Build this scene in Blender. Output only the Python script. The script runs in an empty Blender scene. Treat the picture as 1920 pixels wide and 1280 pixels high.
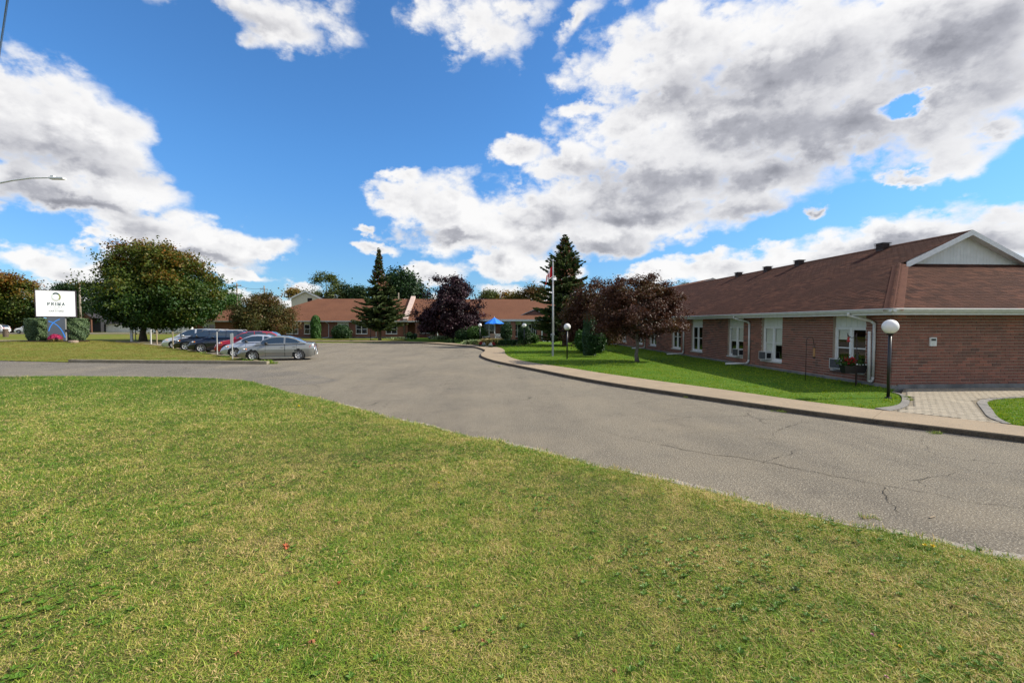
import bpy, math, random
import numpy as np
from mathutils import Vector, Matrix
from mathutils.geometry import delaunay_2d_cdt
R = math.radians
scene = bpy.context.scene
COL = scene.collection
rnd = random.Random(7)

# ------------------------------------------------------------------ camera, world, sun, exposure
H = 2.2; F = 860.0; YAW = R(3.46); PITCH = R(2.2)
cam_data = bpy.data.cameras.new('camera'); cam = bpy.data.objects.new('camera', cam_data); COL.objects.link(cam)
cam.location = (0, 0, H); cam.rotation_euler = (math.pi/2-PITCH, 0, -YAW)
cam_data.sensor_width = 36.0; cam_data.lens = 36.0*F/1920; cam_data.clip_end = 3000; cam_data.clip_start = 0.05
scene.camera = cam
scene.view_settings.view_transform = 'Standard'; scene.view_settings.look = 'None'
scene.view_settings.gamma = 1; scene.view_settings.use_curve_mapping = False
scene.view_settings.exposure = 0.5
SUN_EL, SUN_AZ = R(39), R(2)      # the sun stands to the right (+x), a touch behind the buildings
sd = bpy.data.lights.new('sun', 'SUN'); sd.energy = 5.0; sd.angle = R(0.5); sd.color = (1.0, .93, .80)
sun = bpy.data.objects.new('sun', sd); COL.objects.link(sun)
sdir = Vector((math.cos(SUN_EL)*math.cos(SUN_AZ), math.cos(SUN_EL)*math.sin(SUN_AZ), math.sin(SUN_EL)))
sun.rotation_euler = sdir.to_track_quat('Z', 'Y').to_euler(); sun.location = (30, 0, 40)

def ray(px, py):
    a = (px-960)/F; b = (640-py)/F
    fw = math.cos(PITCH)+b*math.sin(PITCH); up = -math.sin(PITCH)+b*math.cos(PITCH)
    return Vector((a*math.cos(YAW)+fw*math.sin(YAW), -a*math.sin(YAW)+fw*math.cos(YAW), up))
def G(px, py, h=0.0):              # where the line of sight through a pixel meets the height h
    r = ray(px, py); t = (h-H)/r.z
    return (r.x*t, r.y*t)
def D(px, z):                      # the spot z metres ahead, in the direction of the pixel column
    a = (px-960)/F*z
    return (a*math.cos(YAW)+z*math.sin(YAW), -a*math.sin(YAW)+z*math.cos(YAW))
def HT(py, z): return H+(607-py)/F*z

# ---- sky: Nishita with procedural cumulus, all in direction space
world = bpy.data.worlds.new('World'); scene.world = world; world.use_nodes = True
nt = world.node_tree; nt.nodes.clear(); L = nt.links.new
def N(t, **kw):
    n = nt.nodes.new(t)
    for k, v in kw.items(): setattr(n, k, v)
    return n
def val(sock, v):
    if isinstance(v, (int, float, tuple, list)): sock.default_value = v
    else: L(v, sock)
def M(op, a, b=None, c=None, clamp=False):
    n = N('ShaderNodeMath', operation=op, use_clamp=clamp); val(n.inputs[0], a)
    if b is not None: val(n.inputs[1], b)
    if c is not None: val(n.inputs[2], c)
    return n.outputs[0]
def SS(x, lo, hi, to0=0.0, to1=1.0):
    n = N('ShaderNodeMapRange', interpolation_type='SMOOTHSTEP'); val(n.inputs[0], x)
    for i, v in enumerate((lo, hi, to0, to1)): val(n.inputs[i+1], v)
    return n.outputs[0]
def MIXC(f, a, b):
    n = N('ShaderNodeMix', data_type='RGBA'); val(n.inputs[0], f); val(n.inputs[6], a); val(n.inputs[7], b); return n.outputs[2]
tc = N('ShaderNodeTexCoord'); dirv = tc.outputs['Generated']
rot = N('ShaderNodeVectorRotate', rotation_type='Z_AXIS'); L(dirv, rot.inputs['Vector']); rot.inputs['Angle'].default_value = YAW
sep = N('ShaderNodeSeparateXYZ'); L(rot.outputs[0], sep.inputs[0])
az = M('ARCTAN2', sep.outputs[0], sep.outputs[1]); el = M('ARCSINE', sep.outputs[2])
pos = N('ShaderNodeCombineXYZ'); L(az, pos.inputs[0]); L(el, pos.inputs[1])
def noise(vec, scale, detail, rough=.55, lac=2.0):
    n = N('ShaderNodeTexNoise'); val(n.inputs['Vector'], vec); n.inputs['Scale'].default_value = scale
    n.inputs['Detail'].default_value = detail; n.inputs['Roughness'].default_value = rough; n.inputs['Lacunarity'].default_value = lac
    return n
strv = N('ShaderNodeVectorMath', operation='MULTIPLY'); L(dirv, strv.inputs[0]); strv.inputs[1].default_value = (1, 1, 1.5)
wn = noise(strv.outputs[0], 4.5, 4)
w1 = N('ShaderNodeVectorMath', operation='SUBTRACT'); L(wn.outputs['Color'], w1.inputs[0]); w1.inputs[1].default_value = (.5, .5, .5)
w2 = N('ShaderNodeVectorMath', operation='MULTIPLY'); L(w1.outputs[0], w2.inputs[0]); w2.inputs[1].default_value = (.10, .075, 0)
wn2 = noise(strv.outputs[0], 15.0, 5, .6)
w3 = N('ShaderNodeVectorMath', operation='MULTIPLY_ADD'); L(wn2.outputs['Color'], w3.inputs[0]); w3.inputs[1].default_value = (.10, .075, 0); w3.inputs[2].default_value = (-.05, -.0375, 0)
w4 = N('ShaderNodeVectorMath', operation='ADD'); L(w2.outputs[0], w4.inputs[0]); L(w3.outputs[0], w4.inputs[1])
pw = N('ShaderNodeVectorMath', operation='ADD'); L(pos.outputs[0], pw.inputs[0]); L(w4.outputs[0], pw.inputs[1])
def pxang(px, py):
    r = ray(px, py).normalized(); a = math.atan2(r.x, r.y)-YAW
    return a, math.asin(r.z)
def blob(px, py, rx, ry, ang=0, thin=0, chain=None):
    a, e = pxang(px, py)
    a0, e0 = pxang(px-rx, py); a1, e1 = pxang(px+rx, py); _, e2 = pxang(px, py-ry); _, e3 = pxang(px, py+ry)
    src = pw.outputs[0]
    if chain is not None:            # keeps the evaluation in sequence, so that few values are held at once
        q = N('ShaderNodeVectorMath', operation='MULTIPLY_ADD'); L(chain, q.inputs[0]); q.inputs[1].default_value = (1e-7, 1e-7, 0); L(src, q.inputs[2]); src = q.outputs[0]
    m = N('ShaderNodeMapping', vector_type='TEXTURE'); L(src, m.inputs['Vector'])
    m.inputs['Location'].default_value = (a, e, 0); m.inputs['Rotation'].default_value = (0, 0, R(ang))
    m.inputs['Scale'].default_value = (abs(a1-a0)/2, abs(e2-e3)/2, 1)
    l = N('ShaderNodeVectorMath', operation='LENGTH'); L(m.outputs[0], l.inputs[0])
    return M('MULTIPLY_ADD', l.outputs['Value'], 1-thin, thin) if thin else l.outputs['Value']
def field(blobs, k=.18):
    acc = None
    for b in blobs:
        b = list(b)+[0]*(6-len(b)); d = blob(*b, chain=acc); acc = d if acc is None else M('SMOOTH_MIN', acc, d, k)
    return acc
CLOUDS = [(1500,110,330,150),(1250,105,165,105),(1800,100,260,130),(1350,240,270,105),(1600,240,200,85),(1760,210,150,75),(1215,215,125,60),(1260,320,190,75),
 (1430,340,125,55),(1160,370,165,55),(1080,305,80,40),(985,290,50,24),(1210,410,180,42),(1390,385,110,32),(1150,440,140,34),(1000,405,130,50),(830,400,105,58),(765,380,60,36),
 (960,450,120,34),(870,445,80,36),(960,500,90,28),(1045,508,60,22),(1065,35,60,24,40,.5),(895,58,80,40,-15,.50),(965,18,50,26,0,.55),(490,16,145,40,0,.50),(540,60,60,24,0,.6),
 (100,250,165,95),(30,220,120,95),(205,265,75,60),(50,340,150,50),(200,340,120,42),(110,370,150,22),(250,435,115,44),(400,452,120,36),(500,465,55,20),(160,450,36,20),(340,485,150,22),
 (60,495,110,28),(150,522,80,26),(1820,440,200,52),(1660,465,180,40),(1500,490,150,30),(1340,512,120,28),(1235,512,80,20),(1318,487,50,15,0,.3),
 (755,335,30,12,0,.3),(690,458,62,13),(685,430,22,9),(450,515,75,13),(1868,236,56,20,0,.4),(1790,285,75,32,0,.35),(560,542,36,18),(815,520,55,22),(1060,560,190,20),(700,572,160,16),(330,562,300,16),(1500,535,200,16),
 (1700,325,60,14),(1530,395,20,14),(1090,200,46,16,0,.4),(1740,40,150,60)]
dist = field(CLOUDS)
behind = SS(M('ABSOLUTE', az), 1.05, 1.35)
cov = noise(strv.outputs[0], 2.6, 3)
gen = M('MULTIPLY_ADD', cov.outputs['Fac'], -5.2, 3.55)
dist = M('MULTIPLY_ADD', behind, M('SUBTRACT', gen, dist), dist)
over = SS(el, .78, 1.0)            # overhead: scattered clouds as in view
dist = M('MULTIPLY_ADD', over, M('SUBTRACT', gen, dist), dist)
fb = noise(strv.outputs[0], 9.0, 9, .58)
fb2v = N('ShaderNodeVectorMath', operation='ADD'); L(strv.outputs[0], fb2v.inputs[0]); fb2v.inputs[1].default_value = (.022*sdir.x, .0, .030)
fb2 = noise(fb2v.outputs[0], 9.0, 6, .58)
mid = noise(strv.outputs[0], 3.6, 4, .5)
dens = M('SUBTRACT', 1.0, dist)
edge = noise(strv.outputs[0], 30.0, 7, .62)
vor = N('ShaderNodeTexVoronoi', feature='F1', normalize=True); L(pwv := N('ShaderNodeVectorMath', operation='MULTIPLY_ADD').outputs[0], vor.inputs['Vector']); q_ = pwv.node; L(wn2.outputs['Color'], q_.inputs[0]); q_.inputs[1].default_value = (.09, .09, .09); L(strv.outputs[0], q_.inputs[2])
vor.inputs['Scale'].default_value = 13.0; vor.inputs['Detail'].default_value = 2.0; vor.inputs['Roughness'].default_value = .5
dens = M('MULTIPLY_ADD', M('SUBTRACT', fb.outputs['Fac'], .47), 1.25, dens)
dens = M('MULTIPLY_ADD', M('SUBTRACT', .355, vor.outputs['Distance']), 1.6, dens)
dens = M('MULTIPLY_ADD', M('SUBTRACT', edge.outputs['Fac'], .5), .75, dens)
hole = blob(1690, 200, 44, 17, 8); hole = SS(hole, .0, 1.7, 1.35, 0.0); dens = M('SUBTRACT', dens, hole)
alpha = SS(dens, -.18, .46)
wisp = noise(strv.outputs[0], 14, 5, .6)
DARKS = [(1430,155,170,40),(1300,175,100,30),(1420,330,190,30),(1300,345,130,30),(1560,290,150,40),(1750,110,150,45,15),(1870,150,90,60),(1180,400,150,18),
 (1420,400,120,14),(1110,462,130,14),(100,300,150,24),(60,365,150,18),(810,440,80,8),(370,488,120,10),(1770,460,160,16),(1640,490,120,12),(1150,330,70,24),(1480,240,180,40),(480,40,60,14),(200,385,90,10)]
dk = SS(field(DARKS, .5), -.2, 2.3, 1.0, 0.0)
thick = SS(dens, .15, 1.1)
bil = M('MULTIPLY_ADD', M('SUBTRACT', fb.outputs['Fac'], fb2.outputs['Fac']), 4.0, .5)
bil = M('MULTIPLY_ADD', M('SUBTRACT', .38, vor.outputs['Distance']), 1.3, bil, clamp=True)
shade = M('ADD', M('MULTIPLY', dk, .72), M('MULTIPLY', M('SUBTRACT', 1.0, bil), M('MULTIPLY_ADD', thick, .46, .10)))
shade = M('MULTIPLY_ADD', M('SUBTRACT', mid.outputs['Fac'], .5), -.40, shade)
shade = M('MULTIPLY', shade, M('MULTIPLY_ADD', thick, .55, .45), clamp=True)
CL = 10.0
cr = N('ShaderNodeValToRGB'); L(shade, cr.inputs[0]); e = cr.color_ramp.elements
e[0].position = 0; e[0].color = (.83, .82, .81, 1); e[1].position = 1; e[1].color = (.25, .25, .275, 1)
m = cr.color_ramp.elements.new(.25); m.color = (.66, .655, .665, 1)
m = cr.color_ramp.elements.new(.60); m.color = (.395, .395, .425, 1)
sc_ = N('ShaderNodeVectorMath', operation='SCALE'); L(cr.outputs[0], sc_.inputs[0]); sc_.inputs['Scale'].default_value = CL
sky = N('ShaderNodeTexSky', sky_type='NISHITA', sun_disc=False, sun_elevation=SUN_EL, sun_rotation=R(90)-SUN_AZ)
sky.air_density = 1.0; sky.dust_density = .35; sky.ozone_density = 2.5
SKYTINT = N('ShaderNodeVectorMath', operation='MULTIPLY'); L(sky.outputs[0], SKYTINT.inputs[0]); L(MIXC(SS(el, .0, .36), (.59, .88, 1.19, 1), (.635, 1.16, 1.60, 1)), SKYTINT.inputs[1])
fin = MIXC(M('MULTIPLY', alpha, .97), SKYTINT.outputs[0], sc_.outputs[0])
bg = N('ShaderNodeBackground'); L(fin, bg.inputs[0]); bg.inputs[1].default_value = 0.085
wo = N('ShaderNodeOutputWorld'); L(bg.outputs[0], wo.inputs[0])
scene.cycles.max_bounces = 5; scene.cycles.diffuse_bounces = 3; scene.cycles.glossy_bounces = 3; scene.cycles.transparent_max_bounces = 8
world.cycles.sampling_method = 'MANUAL'; world.cycles.sample_map_resolution = 512

# ------------------------------------------------------------------ materials
MATS = {}
def mat(name, col, rough=.8, metal=0, var=None, vscale=3.0, bump=0, bscale=40, col2=None, island=0, spec=.5, fine=None, detail=6, coat=0, alpha=None):
    """base colour col, patches of var (colour) at vscale, per-piece variation island, fine speckle (colour, scale, amount)"""
    if name in MATS: return MATS[name]
    m = bpy.data.materials.new(name); m.use_nodes = True; t = m.node_tree; t.nodes.clear(); MATS[name] = m
    o = t.nodes.new('ShaderNodeOutputMaterial'); p = t.nodes.new('ShaderNodeBsdfPrincipled'); t.links.new(p.outputs[0], o.inputs[0])
    p.inputs['Roughness'].default_value = rough; p.inputs['Metallic'].default_value = metal
    p.inputs['Specular IOR Level'].default_value = .12 if rough >= .9 else spec; p.inputs['Coat Weight'].default_value = coat; p.inputs['Coat Roughness'].default_value = .04
    p.inputs['Base Color'].default_value = (*col, 1); cur = None
    tcn = t.nodes.new('ShaderNodeTexCoord')
    geo = t.nodes.new('ShaderNodeNewGeometry')
    def mix(f, a, b):
        n = t.nodes.new('ShaderNodeMix'); n.data_type = 'RGBA'
        for i, v in ((0, f), (6, a), (7, b)):
            if isinstance(v, (tuple, float, int)): n.inputs[i].default_value = v
            else: t.links.new(v, n.inputs[i])
        return n.outputs[2]
    def nz(scale, det=detail, r=.6):
        n = t.nodes.new('ShaderNodeTexNoise'); t.links.new(geo.outputs['Position'], n.inputs['Vector'])
        n.inputs['Scale'].default_value = scale; n.inputs['Detail'].default_value = det; n.inputs['Roughness'].default_value = r
        return n.outputs['Fac']
    def mr(x, a, b, c=0, d=1):
        n = t.nodes.new('ShaderNodeMapRange'); t.links.new(x, n.inputs[0])
        for i, v in enumerate((a, b, c, d)): n.inputs[i+1].default_value = v
        return n.outputs[0]
    cur = (*col, 1)
    if island:
        oi = t.nodes.new('ShaderNodeObjectInfo'); ad = t.nodes.new('ShaderNodeMath'); ad.operation = 'ADD'
        t.links.new(geo.outputs['Random Per Island'], ad.inputs[0]); t.links.new(oi.outputs['Random'], ad.inputs[1])
        fr = t.nodes.new('ShaderNodeMath'); fr.operation = 'FRACT'; t.links.new(ad.outputs[0], fr.inputs[0])
        cur = mix(mr(fr.outputs[0], 0, 1), cur, (*(col2 or [c*(1-island) for c in col]), 1))
    if var: cur = mix(mr(nz(vscale), .38, .64), cur, (*var, 1))
    if fine: cur = mix(mr(nz(fine[1], 3, .75), .42, .62, 0, fine[2]), cur, (*fine[0], 1))
    if not isinstance(cur, tuple): t.links.new(cur, p.inputs['Base Color'])
    if bump:
        b = t.nodes.new('ShaderNodeBump'); b.inputs['Strength'].default_value = bump; b.inputs['Distance'].default_value = .02
        t.links.new(nz(bscale, 5), b.inputs['Height']); t.links.new(b.outputs[0], p.inputs['Normal'])
    return m
def wear(m, scale_big=.12, crackscale=1.1):
    """blotches, dark worn lanes, sandy patches and hairline cracks in an asphalt material"""
    t = m.node_tree; p = next(n for n in t.nodes if n.type == 'BSDF_PRINCIPLED'); src = p.inputs['Base Color'].links[0].from_socket; geo = t.nodes.new('ShaderNodeNewGeometry'); l = t.links.new
    def nz(scale, det, vec=None):
        n = t.nodes.new('ShaderNodeTexNoise'); l(vec or geo.outputs['Position'], n.inputs['Vector']); n.inputs['Scale'].default_value = scale; n.inputs['Detail'].default_value = det; n.inputs['Roughness'].default_value = .65; return n
    def rng_(x, a_, b_, c_, d_):
        n = t.nodes.new('ShaderNodeMapRange'); l(x, n.inputs[0])
        for i, v in enumerate((a_, b_, c_, d_)): n.inputs[i+1].default_value = v
        return n.outputs[0]
    def mixc(f, a_, b_):
        n = t.nodes.new('ShaderNodeMix'); n.data_type = 'RGBA'; l(f, n.inputs[0])
        for i, v in ((6, a_), (7, b_)):
            if isinstance(v, tuple): n.inputs[i].default_value = v
            else: l(v, n.inputs[i])
        return n.outputs[2]
    st = t.nodes.new('ShaderNodeMapping'); l(geo.outputs['Position'], st.inputs[0]); st.inputs['Rotation'].default_value = (0, 0, R(28)); st.inputs['Scale'].default_value = (1, .12, 1)
    c = mixc(rng_(nz(.55, 4, st.outputs[0]).outputs['Fac'], .45, .66, 0, .38), src, (.085, .076, .066, 1))       # worn wheel lanes
    c = mixc(rng_(nz(1.7, 6).outputs['Fac'], .52, .70, 0, .35), c, (.080, .070, .062, 1))
    c = mixc(rng_(nz(.33, 7).outputs['Fac'], .50, .68, 0, .55), c, (.27, .225, .16, 1))
    c = mixc(rng_(nz(60, 3).outputs['Fac'], .46, .58, 0, .55), c, (.05, .045, .04, 1))
    c = mixc(rng_(nz(48, 3).outputs['Fac'], .56, .66, 0, .85), c, (.50, .45, .36, 1))
    wn_ = nz(1.3, 6); ad = t.nodes.new('ShaderNodeVectorMath'); ad.operation = 'MULTIPLY_ADD'; l(wn_.outputs['Color'], ad.inputs[0]); ad.inputs[1].default_value = (1.0, 1.0, 0); l(geo.outputs['Position'], ad.inputs[2])
    v = t.nodes.new('ShaderNodeTexVoronoi'); v.feature = 'DISTANCE_TO_EDGE'; l(ad.outputs[0], v.inputs['Vector']); v.inputs['Scale'].default_value = crackscale*.45
    ln = rng_(v.outputs['Distance'], .002, .009, 1, 0); mk = rng_(nz(.22, 3).outputs['Fac'], .50, .60, 0, .75); mu = t.nodes.new('ShaderNodeMath'); mu.operation = 'MULTIPLY'; l(ln, mu.inputs[0]); l(mk, mu.inputs[1])
    c = mixc(mu.outputs[0], c, (.04, .036, .032, 1)); l(c, p.inputs['Base Color'])
def leaf_mat(name, c0, c1, c2=None, trans=.3, rough=.55):
    if name in MATS: return MATS[name]
    m = bpy.data.materials.new(name); m.use_nodes = True; t = m.node_tree; t.nodes.clear(); MATS[name] = m
    o = t.nodes.new('ShaderNodeOutputMaterial'); p = t.nodes.new('ShaderNodeBsdfPrincipled'); tr = t.nodes.new('ShaderNodeBsdfTranslucent')
    ms = t.nodes.new('ShaderNodeMixShader'); ms.inputs[0].default_value = trans
    at = t.nodes.new('ShaderNodeAttribute'); at.attribute_name = 'tint'
    r = t.nodes.new('ShaderNodeValToRGB'); r.color_ramp.elements[0].color = (*c0, 1); r.color_ramp.elements[1].color = (*(c2 or c1), 1)
    if c2: r.color_ramp.elements.new(.5).color = (*c1, 1)
    t.links.new(at.outputs['Fac'], r.inputs[0]); t.links.new(r.outputs[0], p.inputs['Base Color']); t.links.new(r.outputs[0], tr.inputs[0])
    p.inputs['Roughness'].default_value = rough; p.inputs['Specular IOR Level'].default_value = .35
    t.links.new(p.outputs[0], ms.inputs[1]); t.links.new(tr.outputs[0], ms.inputs[2]); t.links.new(ms.outputs[0], o.inputs[0])
    return m
def glass_mat(name, tint=.9, base=.02):
    m = bpy.data.materials.new(name); m.use_nodes = True; t = m.node_tree; t.nodes.clear(); MATS[name] = m
    o = t.nodes.new('ShaderNodeOutputMaterial'); a = t.nodes.new('ShaderNodeBsdfTransparent'); g = t.nodes.new('ShaderNodeBsdfGlossy')
    a.inputs[0].default_value = (tint, tint*1.01, tint, 1); g.inputs['Roughness'].default_value = .015; g.inputs[0].default_value = (.9, .93, .95, 1)
    lw = t.nodes.new('ShaderNodeLayerWeight'); lw.inputs[0].default_value = .5; pw_ = t.nodes.new('ShaderNodeMath'); pw_.operation = 'POWER'; t.links.new(lw.outputs['Facing'], pw_.inputs[0]); pw_.inputs[1].default_value = 4.0
    fr = t.nodes.new('ShaderNodeMath'); fr.operation = 'MULTIPLY_ADD'; t.links.new(pw_.outputs[0], fr.inputs[0]); fr.inputs[1].default_value = .75; fr.inputs[2].default_value = .06
    ms = t.nodes.new('ShaderNodeMixShader'); t.links.new(fr.outputs[0], ms.inputs[0]); t.links.new(a.outputs[0], ms.inputs[1]); t.links.new(g.outputs[0], ms.inputs[2])
    t.links.new(ms.outputs[0], o.inputs[0]); return m
brickm = mat('brick', (.335, .122, .082), .9, island=1, col2=(.090, .050, .040), bump=.5, bscale=55, var=(.20, .082, .060), vscale=1.4, fine=((.34, .22, .18), 60, .25))
mortar = mat('mortar', (.42, .33, .27), .95, bump=.5, bscale=60, var=(.32, .26, .21), vscale=3)
shingm = mat('shingle', (.122, .050, .031), .95, island=1, col2=(.024, .010, .007), bump=.7, bscale=120, var=(.048, .020, .013), vscale=.5, fine=((.12, .052, .034), 160, .4))
shingcap = mat('hip_cap', (.135, .060, .040), .95, bump=.5, bscale=100, var=(.11, .048, .033), vscale=3)
roofplain = mat('far_shingles', (.140, .062, .036), .95, var=(.110, .049, .029), vscale=.5, bump=.5, bscale=20, fine=((.17, .08, .05), 9, .6))
white = mat('white_aluminium', (.60, .60, .585), .45, var=(.52, .515, .50), vscale=6)
white2 = mat('white_vinyl', (.70, .70, .69), .5, var=(.62, .62, .61), vscale=9)
siding = mat('siding', (.66, .67, .64), .6, island=1, col2=(.62, .63, .60), var=(.58, .59, .56), vscale=4)
concrete = mat('concrete', (.345, .268, .184), .9, var=(.275, .215, .150), vscale=1.0, bump=.35, bscale=90, fine=((.24, .195, .145), 22, .45), island=.10)
concrete2 = mat('foundation_concrete', (.22, .215, .205), .95, var=(.13, .13, .125), vscale=1.8, bump=.5, bscale=30)
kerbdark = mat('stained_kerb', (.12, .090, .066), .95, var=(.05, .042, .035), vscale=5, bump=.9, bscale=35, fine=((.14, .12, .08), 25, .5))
paver = mat('paver', (.39, .335, .255), .9, island=1, col2=(.32, .278, .215), bump=.4, bscale=70, var=(.33, .285, .22), vscale=1.2, fine=((.25, .22, .17), 50, .3))
paver_dk = mat('grey_paver', (.235, .215, .19), .9, island=1, col2=(.18, .168, .15), bump=.4, bscale=70, fine=((.30, .30, .30), 50, .3))
joint = mat('joint_sand', (.20, .17, .125), 1, bump=.4, bscale=80)
asphalt = mat('asphalt', (.262, .224, .168), .92, var=(.212, .184, .142), vscale=.30, bump=1.0, bscale=45, fine=((.15, .130, .10), 28, .75), detail=9); wear(asphalt)
asphalt2 = mat('lane_asphalt', (.150, .134, .113), .92, var=(.190, .168, .138), vscale=.5, bump=.6, bscale=50, fine=((.11, .098, .082), 30, .6)); wear(asphalt2)
crackm = mat('crack', (.050, .044, .037), 1, bump=.6, bscale=60)
soil = mat('mulch', (.045, .026, .018), 1, bump=1, bscale=25, var=(.03, .018, .012), vscale=6)
bark = mat('bark', (.14, .105, .08), .95, bump=1, bscale=22, var=(.085, .065, .052), vscale=6)
barkdk = mat('dark_bark', (.07, .055, .045), .95, bump=1, bscale=22, var=(.045, .036, .03), vscale=6)
black = mat('black_paint', (.012, .012, .014), .35)
darkroom = mat('dark_interior', (.02, .02, .022), .9)
blindm = mat('blind', (.74, .75, .66), .8)
glass = glass_mat('window_glass'); farglass = mat('far_glass', (.02, .022, .024), .05, spec=.8)
turf_g = mat('turf', (.060, .078, .016), 1, var=(.095, .082, .030), vscale=.8, bump=1, bscale=40, fine=((.025, .034, .008), 40, .7), detail=8)
lawn_r = mat('green_lawn', (.060, .135, .006), 1, var=(.100, .155, .010), vscale=.7, bump=.8, bscale=45, fine=((.030, .070, .004), 22, .6), detail=8)
lawn_l = mat('left_lawn', (.110, .150, .016), 1, var=(.20, .165, .040), vscale=.30, bump=.7, bscale=25, fine=((.07, .095, .012), 14, .6), detail=8)

# ------------------------------------------------------------------ mesh helpers
class MB:
    def __init__(s): s.v = []; s.f = []
    def add(s, vs, fs):
        b = len(s.v); s.v += [tuple(p) for p in vs]; s.f += [tuple(b+i for i in f) for f in fs]; return s
    def box(s, x0, x1, y0, y1, z0, z1):
        return s.add([(x0,y0,z0),(x1,y0,z0),(x1,y1,z0),(x0,y1,z0),(x0,y0,z1),(x1,y0,z1),(x1,y1,z1),(x0,y1,z1)],
                     [(0,3,2,1),(4,5,6,7),(0,1,5,4),(1,2,6,5),(2,3,7,6),(3,0,4,7)])
    def poly(s, pts, z0, z1=None):                    # prism over a counter-clockwise outline, or a sheet
        n = len(pts)
        if z1 is None: return s.add([(p[0], p[1], z0) for p in pts], [tuple(range(n))])
        vs = [(p[0], p[1], z0) for p in pts]+[(p[0], p[1], z1) for p in pts]
        return s.add(vs, [tuple(range(n-1, -1, -1)), tuple(range(n, 2*n))]+[(i, (i+1) % n, n+(i+1) % n, n+i) for i in range(n)])
    def tube(s, pts, rads, k=8, cap=True):
        pts = [Vector(p) for p in pts]; n = len(pts)
        if isinstance(rads, (int, float)): rads = [rads]*n
        b = len(s.v); prev = None
        for i, p in enumerate(pts):
            d = (pts[min(i+1, n-1)]-pts[max(i-1, 0)]).normalized()
            up = Vector((0, 0, 1)) if abs(d.z) < .9 else Vector((1, 0, 0))
            u = d.cross(up).normalized() if prev is None else (prev-d*prev.dot(d)).normalized(); prev = u
            w = d.cross(u)
            for j in range(k):
                a = 2*math.pi*j/k; q = p+(u*math.cos(a)+w*math.sin(a))*rads[i]; s.v.append(tuple(q))
        for i in range(n-1):
            for j in range(k): s.f.append((b+i*k+j, b+i*k+(j+1) % k, b+(i+1)*k+(j+1) % k, b+(i+1)*k+j))
        if cap: s.f.append(tuple(b+j for j in range(k-1, -1, -1))); s.f.append(tuple(b+(n-1)*k+j for j in range(k)))
        return s
    def lathe(s, prof, k=20, c=(0, 0, 0), cap=True):           # profile of (radius, z)
        b = len(s.v); n = len(prof)
        for r, z in prof:
            for j in range(k):
                a = 2*math.pi*j/k; s.v.append((c[0]+r*math.cos(a), c[1]+r*math.sin(a), c[2]+z))
        for i in range(n-1):
            for j in range(k): s.f.append((b+i*k+j, b+i*k+(j+1) % k, b+(i+1)*k+(j+1) % k, b+(i+1)*k+j))
        if cap and prof[0][0] > 1e-4: s.f.append(tuple(b+j for j in range(k-1, -1, -1)))
        if cap and prof[-1][0] > 1e-4: s.f.append(tuple(b+(n-1)*k+j for j in range(k)))
        return s
    def mesh(s, name, m, smooth=False):
        me = bpy.data.meshes.new(name); me.from_pydata(s.v, [], s.f); me.update()
        for q in (m if isinstance(m, (list, tuple)) else [m]): me.materials.append(q)
        if smooth: me.polygons.foreach_set('use_smooth', [True]*len(me.polygons))
        return me
    def obj(s, name, m, parent=None, smooth=False): return link(name, s.mesh(name, m, smooth), parent)
def link(name, data, parent=None):
    o = bpy.data.objects.new(name, data); COL.objects.link(o)
    if parent is not None: o.parent = parent
    return o
def tag(o, label, cat, group=None, kind=None):
    o['label'] = label; o['category'] = cat
    if group: o['group'] = group
    if kind: o['kind'] = kind
    return o
def thing(name, label, cat, loc=(0, 0, 0), rz=0, group=None):
    o = bpy.data.objects.new(name, None); COL.objects.link(o); o.location = loc; o.rotation_euler = (0, 0, rz); o.empty_display_size = .2
    return tag(o, label, cat, group)
def struct(o, k='structure'): o['kind'] = k; return o
def dup(root, loc, rz=None, label=None, parent=None):
    c = root.copy(); COL.objects.link(c)
    if parent is not None: c.parent = parent
    else: c.location = loc
    if rz is not None: c.rotation_euler = (0, 0, rz)
    if label: c['label'] = label
    for ch in list(root.children): dup(ch, None, parent=c)
    return c
def np_mesh(name, verts, quads, m, attrs=None, smooth=False):
    me = bpy.data.meshes.new(name); nv, nf = len(verts), len(quads); k = quads.shape[1]
    me.vertices.add(nv); me.vertices.foreach_set('co', verts.astype(np.float32).ravel())
    me.loops.add(nf*k); me.loops.foreach_set('vertex_index', quads.astype(np.int32).ravel())
    me.polygons.add(nf); me.polygons.foreach_set('loop_start', np.arange(0, nf*k, k, dtype=np.int32))
    try: me.polygons.foreach_set('loop_total', np.full(nf, k, dtype=np.int32))
    except Exception: pass
    for an, av in (attrs or {}).items():
        a = me.attributes.new(an, 'FLOAT', 'POINT'); a.data.foreach_set('value', av.astype(np.float32))
    me.update(calc_edges=True); me.validate()
    if smooth: me.polygons.foreach_set('use_smooth', [True]*nf)
    if m: me.materials.append(m)
    return me
def inside(px, py, poly):
    c = np.zeros(len(px), bool); n = len(poly); j = n-1
    for i in range(n):
        xi, yi = poly[i]; xj, yj = poly[j]
        c ^= ((yi > py) != (yj > py)) & (px < (xj-xi)*(py-yi)/((yj-yi) or 1e-9)+xi); j = i
    return c
def seg_dist(px, py, poly, closed=True):
    d = np.full(len(px), 1e9); n = len(poly)
    for i in range(n if closed else n-1):
        ax, ay = poly[i]; bx, by = poly[(i+1) % n]; l2 = (bx-ax)**2+(by-ay)**2+1e-9
        t = np.clip(((px-ax)*(bx-ax)+(py-ay)*(by-ay))/l2, 0, 1)
        d = np.minimum(d, np.hypot(px-ax-t*(bx-ax), py-ay-t*(by-ay)))
    return d
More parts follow.
